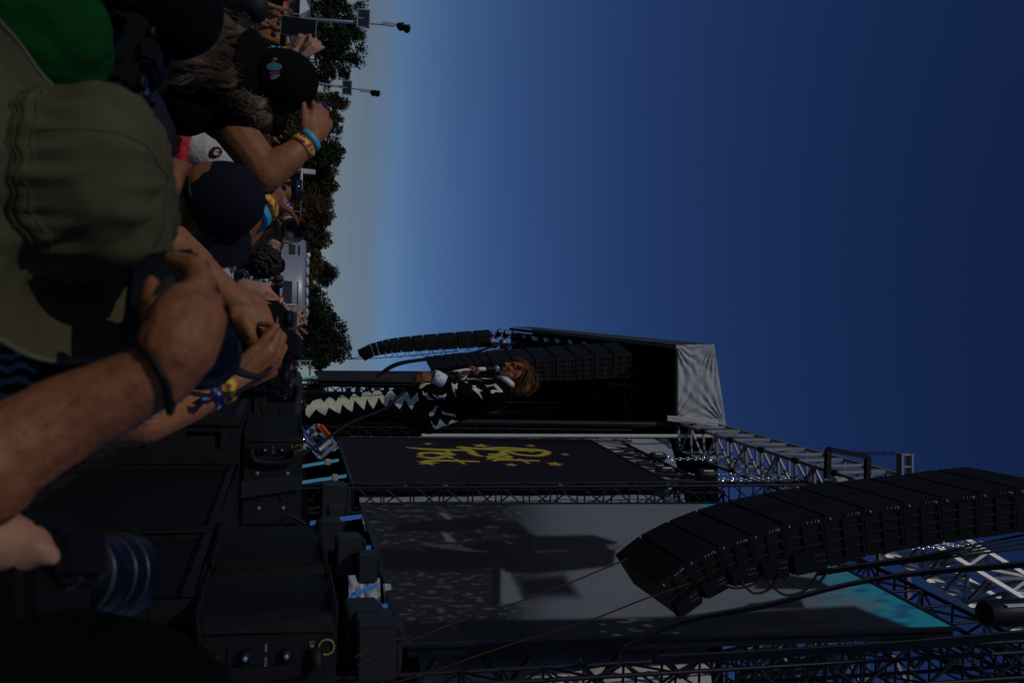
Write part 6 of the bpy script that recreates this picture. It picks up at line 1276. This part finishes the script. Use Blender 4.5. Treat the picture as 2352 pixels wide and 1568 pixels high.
bc = thing('camera', 'large black camera with silver dials and a wide dark blue lens at the bottom left', 'camera', Q(100, 1320, .9)); cF = V((.42, .78, .47)); R = FR((Q(330, 1305, 1.08) - Q(120, 1320, .92)), V((-.5, -.6, .3)))
RB = FR((Q(320, 1312, 1.05) - Q(100, 1312, .90)).normalized(), (-.3, -.85, .2)); T = lambda x, y, z: Q(105, 1320, .90) + RB @ V((x, y, z)); BM = MATS['camera_black']
m = MB(); m.box(T(-.03, 0, 0), (.10, .10, .075), RB); m.build('body', BM, bc, bevel=.012)
m = MB(); m.box(T(-.02, .01, .045), (.07, .05, .02), RB); m.build('viewfinder', BM, bc, bevel=.008)
RL = RB @ Matrix(((0, 0, 1), (0, 1, 0), (-1, 0, 0)))
m = MB(); m.lathe(T(.02, 0, -.004), RL, [(.034, 0), (.036, .03), (.040, .034), (.040, .065), (.037, .068), (.042, .075), (.044, .115), (.040, .115), (.038, .10), (0, .095)], 40); m.build('lens_barrel', MATS['lens_navy'], bc, True)
m = MB()
for z, r in ((.032, .0405), (.071, .0405), (.09, .0435)): m.lathe(T(.02, 0, -.004), RL, [(r, z), (r + .0008, z + .001), (r + .0008, z + .002), (r, z + .0025)], 40)
m.build('lens_ring', M('ring_dark', (.06, .06, .07), .35, .5), bc, True)
for (px, py, r) in ((112, 1290, .007), (66, 1320, .010), (40, 1300, .008), (100, 1345, .009), (140, 1318, .018), (75, 1352, .006), (16, 1328, .009)):
    m = MB(); m.lathe(Q(px, py, .865), ZR((-.1, -.9, .3)), [(r, 0), (r, .007), (r * .8, .009)], 20); m.build('dial', M('dial_dark', (.05, .05, .055), .3, .5), bc, True)
    m = MB(); m.lathe(Q(px, py, .863), ZR((-.1, -.9, .3)), [(r * .5, .006), (r * .5, .0105)], 12); m.build('dial_cap', CHR if r < .01 else BM, bc, True)
# person in a knitted black and white top below the forearm
kp = thing('person', 'person in a black and white striped knit top below the foreground forearm', 'person', V((Q(0, 880, 1.2).x, 1.2, 0)))
hc = Q(130, 850, 1.25); prim = head_prims(hc, (.5, .8, 0), (0, 0, 1), .98, Q(10, 865, 1.22)) + [('c', Q(10, 865, 1.22), Q(-150, 880, 1.22), .065, .10)]
organic('body', prim, .008, SK['brown'], kp, 2); organic('hair', [('e', hc + V((0, -.02, .03)), (.095, .105, .11)), ('c', hc + V((.03, -.03, 0)), hc + V((.05, -.02, -.12)), .07, .05)], .012, HAIRB, kp, 2)
organic('knit_top', [('c', Q(-40, 905, 1.18), Q(-60, 830, 1.2), .075, .07), ('c', Q(-40, 905, 1.18), Q(-300, 900, 1.2), .09, .14), ('c', Q(5, 905, 1.16), Q(60, 950, 1.16), .05, .06)], .01, M('knit', (.01, .01, .012), .9, 0, 0, 22, .8, 80, kind='weave', col2=(.35, .36, .40), thr=.6, soft=.1, aniso=(1, 1, 3)), kp, 2)
# raised tattooed arm with a phone in front of the coach
ta = thing('person', 'person behind the tanned hands, a tattooed forearm raised with wristbands and an open hand', 'person', V((Q(590, 720, 4.2).x, 4.2, 0)))
wt = Q(640, 705, 4.2); hc = Q(575, 745, 4.3); prim = head_prims(hc, (.5, .8, 0), (0, 0, 1), 1.0, hc + V((0, 0, -.18))) + [('c', hc + V((0, 0, -.18)), hc + V((0, 0, -.4)), .08, .13), ('c', Q(560, 665, 4.2), Q(600, 672, 4.2), .048, .05), ('c', Q(596, 672, 4.2), wt, .05, .034)]
prim += hand(wt, (Q(660, 728, 4.2) - wt), V((.3, -.9, .3)), V((-.3, -.3, -1)), .19, (15, 25, 20)); w5 = Q(636, 765, 4.15); prim += [('c', Q(580, 800, 4.2), w5, .04, .028)] + hand(w5, (Q(657, 748, 4.15) - w5), V((0, .9, .1)), V((-1, .5, -1)), .18, (12, 15, 12))
organic('body', prim, .007, SK['fair'], ta, 2); tp, T_ = torso(hc + V((0, 0, -.22)), (.4, .9, 0)); organic('shirt', tp, .02, TEE, ta, 2); organic('trousers', lower(T_), .025, MATS['jeans'], ta, 1)
band('wristband', Q(596, 672, 4.2), wt, .88, .039, .02, PINKY, ta); band('wristband', Q(596, 672, 4.2), wt, 1.02, .036, .02, TIED, ta)
bvb = bvh_of([c_ for c_ in COL.objects if c_.parent == ta and c_.name.startswith('body')])
applique('tattoo', [(609, 672), (612, 668), (618, 670), (628, 677), (634, 684), (628, 684), (618, 680), (611, 677)], bvb, M('tattoo_red', (.25, .03, .05), .5), ta, step=1.2, off=.002)
applique('tattoo', [(600, 688), (616, 690), (622, 695), (602, 692)], bvb, M('tattoo_ink', (.03, .03, .04), .5), ta, step=1.2, off=.002)
phone('dark grey phone in a case held between two hands in front of the coach', Q(662, 753, 4.12), Matrix.Rotation(1.57, 3, 'Y'), .074, .15, M('case_grey', (.05, .05, .055), .4))
# ------------------------------------------------------------------ the crowd
def omat(o, mat):
    o.material_slots[0].link = 'OBJECT'; o.material_slots[0].material = mat
DUM = M('cloth_grey', (.06, .06, .06), .9)
def proto_person(pose, vox=.022):
    t = bpy.data.objects.new('person', None); nb = V((0, 0, 1.48)); hc = V((.015, 0, 1.63)); p = head_prims(hc, (1, 0, .05), (0, 0, 1), 1.0, nb)
    tp, T = torso(nb, (1, 0, 0), w=.20); legs = lower(T)
    body = p + [('c', nb, nb + V((0, 0, -.5)), .07, .11)] + [(q[0], q[1], q[2], q[3] * .85, q[4] * .85) for q in legs if q[0] == 'c']
    sl = []
    arms = {'down': [((0, .2, 1.38), (-.02, .26, 1.1), (.10, .24, .86)), ((0, -.2, 1.38), (-.02, -.26, 1.1), (.10, -.24, .86))],
            'up': [((0, .2, 1.38), (.20, .26, 1.28), (.30, .10, 1.62)), ((0, -.2, 1.38), (.20, -.26, 1.28), (.30, -.10, 1.62))],
            'one': [((0, .2, 1.38), (-.02, .26, 1.1), (.2, .12, 1.05)), ((0, -.2, 1.38), (.16, -.24, 1.45), (.22, -.16, 1.74))],
            'cross': [((0, .2, 1.38), (.06, .27, 1.12), (.24, -.02, 1.14)), ((0, -.2, 1.38), (.06, -.27, 1.12), (.24, .04, 1.18))]}[pose]
    for a, e, w_ in arms:
        a, e, w_ = V(a), V(e), V(w_); body += [('c', a, e, .048, .04), ('c', e, w_, .038, .026)]; d = (w_ - e).normalized(); body += [('e', w_ + d * .05, (.03, .03, .05), ZR(d)), ('c', w_ + d * .05, w_ + d * .12, .018, .012), ('c', w_ + d * .02, w_ + d * .07 + V((.03, 0, .01)), .012, .01)]; sl.append(('c', a, a.lerp(e, .62), .065, .058))
    t_ = []
    for nm, pr, v_ in (('body', body, vox * .7), ('shirt', tp + sl, vox), ('trousers', legs, vox)):
        o = organic(nm, pr, v_, None, None, 2); o.data.materials.append(DUM); t_.append(o)
    return t_
PROTO = {k: proto_person(k) for k in ('down', 'up', 'one', 'cross')}
def simple(nm, fn):
    m = MB(); fn(m); o = m.build(nm, DUM, None, True); return o
hairshort = simple('hair', lambda m: (m.ell((-.008, 0, 1.675), (.10, .083, .082)), m.ell((-.05, 0, 1.64), (.06, .078, .08))))
hairlong = simple('hair', lambda m: (m.ell((-.012, 0, 1.67), (.102, .09, .09)), m.cap_((-.06, 0, 1.62), (-.07, 0, 1.42), .075, .06)))
cap_o = simple('cap', lambda m: (m.lathe((.0, 0, 1.665), Matrix.Identity(3), [(.098, 0), (.099, .02), (.09, .06), (.06, .09), (0, .1)], 20), m.lathe((.085, 0, 1.665), Matrix.Diagonal((1.15, .95, 1)), [(.0, .004), (.075, 0), (.075, -.006), (0, -.003)], 16)))
RA = random.Random(4)
def afro_fn(m):
    m.ell((-.02, 0, 1.68), (.112, .112, .108), n=20)
    for k in range(380):
        a = RA.uniform(0, 6.28); e = RA.uniform(-.75, 1); w_ = math.sqrt(1 - e * e); q = RA.uniform(.108, .128); m.ell((-.02 + q * w_ * math.cos(a), q * w_ * math.sin(a), 1.68 + q * e), (.02, .02, .02), n=5)
afro = simple('hair', afro_fn)
glasses = simple('sunglasses', lambda m: (m.ell((.098, .033, 1.65), (.012, .027, .019), n=12), m.ell((.098, -.033, 1.65), (.012, .027, .019), n=12), m.box((.09, 0, 1.658), (.02, .14, .008)), m.box((.04, .083, 1.655), (.1, .006, .008)), m.box((.04, -.083, 1.655), (.1, .006, .008))))
phone_o = simple('held_phone', lambda m: m.box((.36, -.02, 1.74), (.012, .15, .075)))
ALLP = [o for v in PROTO.values() for o in v] + [hairshort, hairlong, cap_o, afro, glasses, phone_o]
for o in ALLP: COL.objects.unlink(o)
CLO = {'black': TEE, 'navy': M('tee_navy', (.015, .02, .05), .9), 'grey': M('tee_grey', (.12, .12, .13), .9), 'white': LINEN, 'red': M('tee_red', (.40, .02, .02), .85), 'orange': M('tee_orange', (.55, .14, .02), .85), 'teal': M('tee_teal', (.03, .14, .16), .9), 'purple': M('tee_purple', (.10, .03, .14), .9), 'plaid': M('shirt_plaid', (.20, .03, .04), .9, 0, 0, 30, kind='weave', col2=(.02, .02, .03), thr=.5), 'tiedye': M('tee_tie_dye', (.30, .33, .42), .9, 0, 0, 14, kind='camo', col2=(.02, .025, .06), thr=.5, soft=.06),
       'camo': M('camouflage', (.45, .45, .48), .9, 0, 0, 16, kind='camo', col2=(.03, .03, .035), thr=.50, soft=.02), 'lime': M('vest_lime', (.45, .75, .02), .7)}
CAPC = {'red': M('cap_bright_red', (.45, .015, .01), .75), 'black': BLKC, 'khaki': M('cap_khaki', (.16, .12, .07), .85), 'olive': OLIVE, 'orange': CLO['orange']}
HC = {'black': HAIRB, 'brown': M('hair_mid_brown', (.05, .028, .015), .6, 0, .3, 30), 'grey': MATS['hair_grey'], 'blond': M('hair_blond', (.22, .15, .07), .5, 0, .3, 30)}
def crowd(px, py, Y, pose, skin, shirt, top, topc, face, shades=False, held=False, trs=None, group='people in the crowd behind the barrier', extra='', zs=None, label=None):
    h = Q(px, py, Y); s = max(.86, min(1.12, h.z / 1.65)) if zs is None else zs
    z0 = h.z - 1.65 * s
    if zs is None and abs(z0) < .35: pass
    loc = V((h.x, Y, z0 if zs is None else 0)); 
    kinds = {'short': 'short %s hair' % topc, 'long': 'long %s hair' % topc, 'cap': '%s cap' % topc, 'afro': 'a round black afro', 'bald': 'a bald head'}
    lab = label or ('person with %s, %s top%s%s' % (kinds[top], shirt.replace('tiedye', 'tie dye').replace('camo', 'camouflage').replace('plaid', 'plaid'), ' in sunglasses' if shades else '', extra))
    t = bpy.data.objects.new('person', None); COL.objects.link(t); t.location = loc; t.rotation_euler = (0, 0, face); t.scale = (s, s, s); tagp(t, lab, 'person', group); t.empty_display_size = .1
    obs = [(PROTO[pose][0], SK[skin]), (PROTO[pose][1], CLO[shirt]), (PROTO[pose][2], trs or MATS['jeans'])]
    if top != 'bald': obs.append(({'short': hairshort, 'long': hairlong, 'cap': cap_o, 'afro': afro}[top], CAPC[topc] if top == 'cap' else HC[topc]))
    if shades: obs.append((glasses, GLASSD))
    if held: obs.append((phone_o, GLASSD))
    for o, m_ in obs:
        c = o.copy(); COL.objects.link(c); c.parent = t; omat(c, m_)
    return t
def facing(px, py, Y, tx, ty): h = Q(px, py, Y); return math.atan2(ty - h.y, tx - h.x)
RC = random.Random(21)
# people the picture shows clearly
crowd(577, 22, 6.0, 'down', 'fair', 'tiedye', 'long', 'black', facing(577, 22, 5.4, 0, 7), label='person in a dark blue and white tie dye t-shirt beside the dark cap')
crowd(628, 92, 7.6, 'up', 'red', 'navy', 'bald', '', facing(620, 92, 7.6, -1, 3), True, True, label='sunburnt bald person in sunglasses holding a phone up at chest height')
crowd(617, 132, 6.6, 'cross', 'red', 'grey', 'cap', 'black', facing(612, 132, 6.6, -.5, 2), True, label='person with a dark cap and big sunglasses looking this way beside the long hair')
crowd(640, 62, 9.5, 'cross', 'red', 'black', 'cap', 'khaki', facing(640, 62, 9.5, 0, 3), True, label='pink faced person in a khaki cap left of the raised phone')
crowd(648, 34, 11, 'down', 'red', 'tiedye', 'short', 'brown', facing(648, 34, 11, 0, 4), True, label='person in a blue tie dye top near the marquee at the top edge')
crowd(650, 120, 12, 'one', 'tan', 'grey', 'cap', 'red', facing(650, 120, 12, 0, 6), label='person in a bright red cap behind the sunglasses wearers')
crowd(640, 150, 10, 'up', 'tan', 'plaid', 'short', 'brown', facing(640, 150, 10, 2, 9), label='person in a plaid shirt clapping left of the black cap brim')
crowd(630, 168, 8, 'down', 'fair', 'orange', 'long', 'brown', facing(630, 168, 8, 2, 9), label='person in an orange top beside the black cap brim')
crowd(640, 412, 8.5, 'up', 'red', 'black', 'cap', 'black', facing(640, 412, 8.5, 1, 9), label='bearded looking person in a black cap under the raised elbow')
crowd(652, 444, 8.0, 'up', 'red', 'black', 'short', 'black', facing(650, 444, 8, -.5, 2), True, True, label='person in narrow sunglasses with black hair beside the wristbands')
crowd(622, 480, 9.5, 'down', 'fair', 'plaid', 'short', 'grey', facing(622, 480, 9.5, 1, 4), label='pale person with grey hair between the two raised arms')
crowd(588, 505, 6.4, 'down', 'fair', 'black', 'short', 'grey', facing(588, 505, 6.4, 2, 9), label='grey haired person seen from behind below the telephoto lens')
crowd(628, 560, 11, 'cross', 'fair', 'purple', 'long', 'brown', facing(628, 560, 11, 0, 5), label='person in a purple top at the barrier under the coach')
crowd(618, 574, 10, 'one', 'fair', 'plaid', 'long', 'blond', facing(618, 574, 10, 0, 5), label='blond person in a plaid shirt at the barrier left of the afro')
# guards
BLT = M('trousers_black', (.012, .012, .013), .9)
g1 = crowd(596, 603, 7.6, 'down', 'dark', 'camo', 'afro', 'black', facing(598, 603, 7.6, 1.2, 12), trs=BLT, group='security guards in camouflage shirts', label='guard with a big round afro, seen from behind, nearest of the guards')
g2 = crowd(634, 609, 13, 'down', 'brown', 'camo', 'cap', 'black', facing(634, 609, 13, 0, 3), trs=BLT, group='security guards in camouflage shirts', label='guard in a black cap facing this way beside the afro')
g3 = crowd(640, 655, 26, 'down', 'dark', 'camo', 'short', 'black', facing(640, 655, 30, 3, 50), trs=BLT, group='security guards in camouflage shirts', label='guard walking in front of the barrier with short hair, seen from behind')
g4 = crowd(644, 686, 32, 'down', 'dark', 'camo', 'cap', 'red', facing(646, 686, 34, 3, 40), trs=BLT, group='security guards in camouflage shirts', label='guard in a red cap, farthest of the guards')
g5 = crowd(640, 640, 22, 'down', 'brown', 'camo', 'short', 'brown', facing(640, 640, 22, 3, 50), trs=BLT, group='security guards in camouflage shirts', label='guard bending between the black cap guard and the walking guard')
SB = M('print_blue', (.02, .35, .62), .7)
for g, sz, nm in ((g1, .105, 'SECURITY'), (g3, .09, 'SECURITY')):
    # printed across the back of the shirt, laid on its curve
    me_o = textmesh('lettering', nm, sz, SB, Matrix.Identity(4), None, .0, bold=.002); me = me_o.data; bm = bmesh.new(); bm.from_mesh(me)
    bmesh.ops.subdivide_edges(bm, edges=bm.edges, cuts=1); bm.to_mesh(me); bm.free(); bv_ = BVHTree.FromPolygons([v.co.copy() for v in PROTO['down'][1].data.vertices], [list(p.vertices) for p in PROTO['down'][1].data.polygons])
    for v in me.vertices:
        x, y = v.co.x, v.co.y; o_ = V((-1, -x, 1.25 + y)); hit = bv_.ray_cast(o_, V((1, 0, 0))); v.co = (hit[0] + V((-.008, 0, 0))) if hit[0] is not None else V((-.12, -x, 1.25 + y))
    me_o.parent = g
crowd(644, 702, 24, 'down', 'brown', 'black', 'cap', 'black', 0, group='stewards by the coach', label='steward in a dark cap behind the tattooed arm')
crowd(590, 792, 9.5, 'down', 'tan', 'lime', 'short', 'brown', 0, group='stewards by the coach', label='steward in a lime vest half hidden behind the camera')
crowd(643, 842, 18, 'down', 'red', 'black', 'short', 'brown', math.pi, group='stewards by the coach', label='person with short brown hair leaning behind the far speaker')
# the rest of the crowd: rows going back
taken = []
where = ('near the marquee', 'under the light mast', 'left of the black cap', 'behind the long hair', 'behind the raised forearm', 'below the brown trees', 'by the tall railing', 'near the telephoto lens', 'left of the coach')
for Y, st_, y0, y1 in ((5.6, 46, -60, 90), (7.0, 44, -60, 520), (8.8, 36, -50, 545), (11, 30, -40, 555), (14, 25, -30, 560), (18, 21, -20, 560), (24, 17, -15, 555)):
    py = y0 + RC.uniform(0, 10)
    while py < y1:
        hx = 641 - .035 * (py - 784); z = RC.uniform(1.55, 1.80); px = hx + (z - 1.9) / Y * F * .985
        y_ = py; py += st_ * RC.uniform(.85, 1.35)
        if 180 < y_ < 395 and Y < 8: continue
        if 20 < y_ < 175 and Y < 10: continue
        if Y < 10 and 400 < y_ < 520: continue
        sk = RC.choice(['fair', 'fair', 'tan', 'red', 'brown', 'dark']); sh = RC.choice(['black', 'black', 'black', 'navy', 'grey', 'white', 'red', 'teal', 'purple', 'plaid', 'tiedye', 'orange'] if Y > 6 else ['black', 'tiedye', 'navy'])
        tp_ = RC.choice(['short', 'long', 'cap', 'short']); tc_ = RC.choice(['black', 'red', 'khaki', 'olive', 'black']) if tp_ == 'cap' else RC.choice(['brown', 'black', 'grey', 'blond', 'brown'])
        w_ = where[max(0, min(8, int((y_ + 20) / 65)))]
        crowd(px, y_, Y, RC.choice(['down', 'cross', 'up', 'one', 'down']), sk, sh, tp_, tc_, facing(px, y_, Y, 3, 16) + RC.uniform(-.5, .5), RC.random() < .35, False, extra=', %s crowd %s' % ('near' if Y < 9 else 'mid' if Y < 15 else 'far', w_))
bpy.context.view_layer.update()
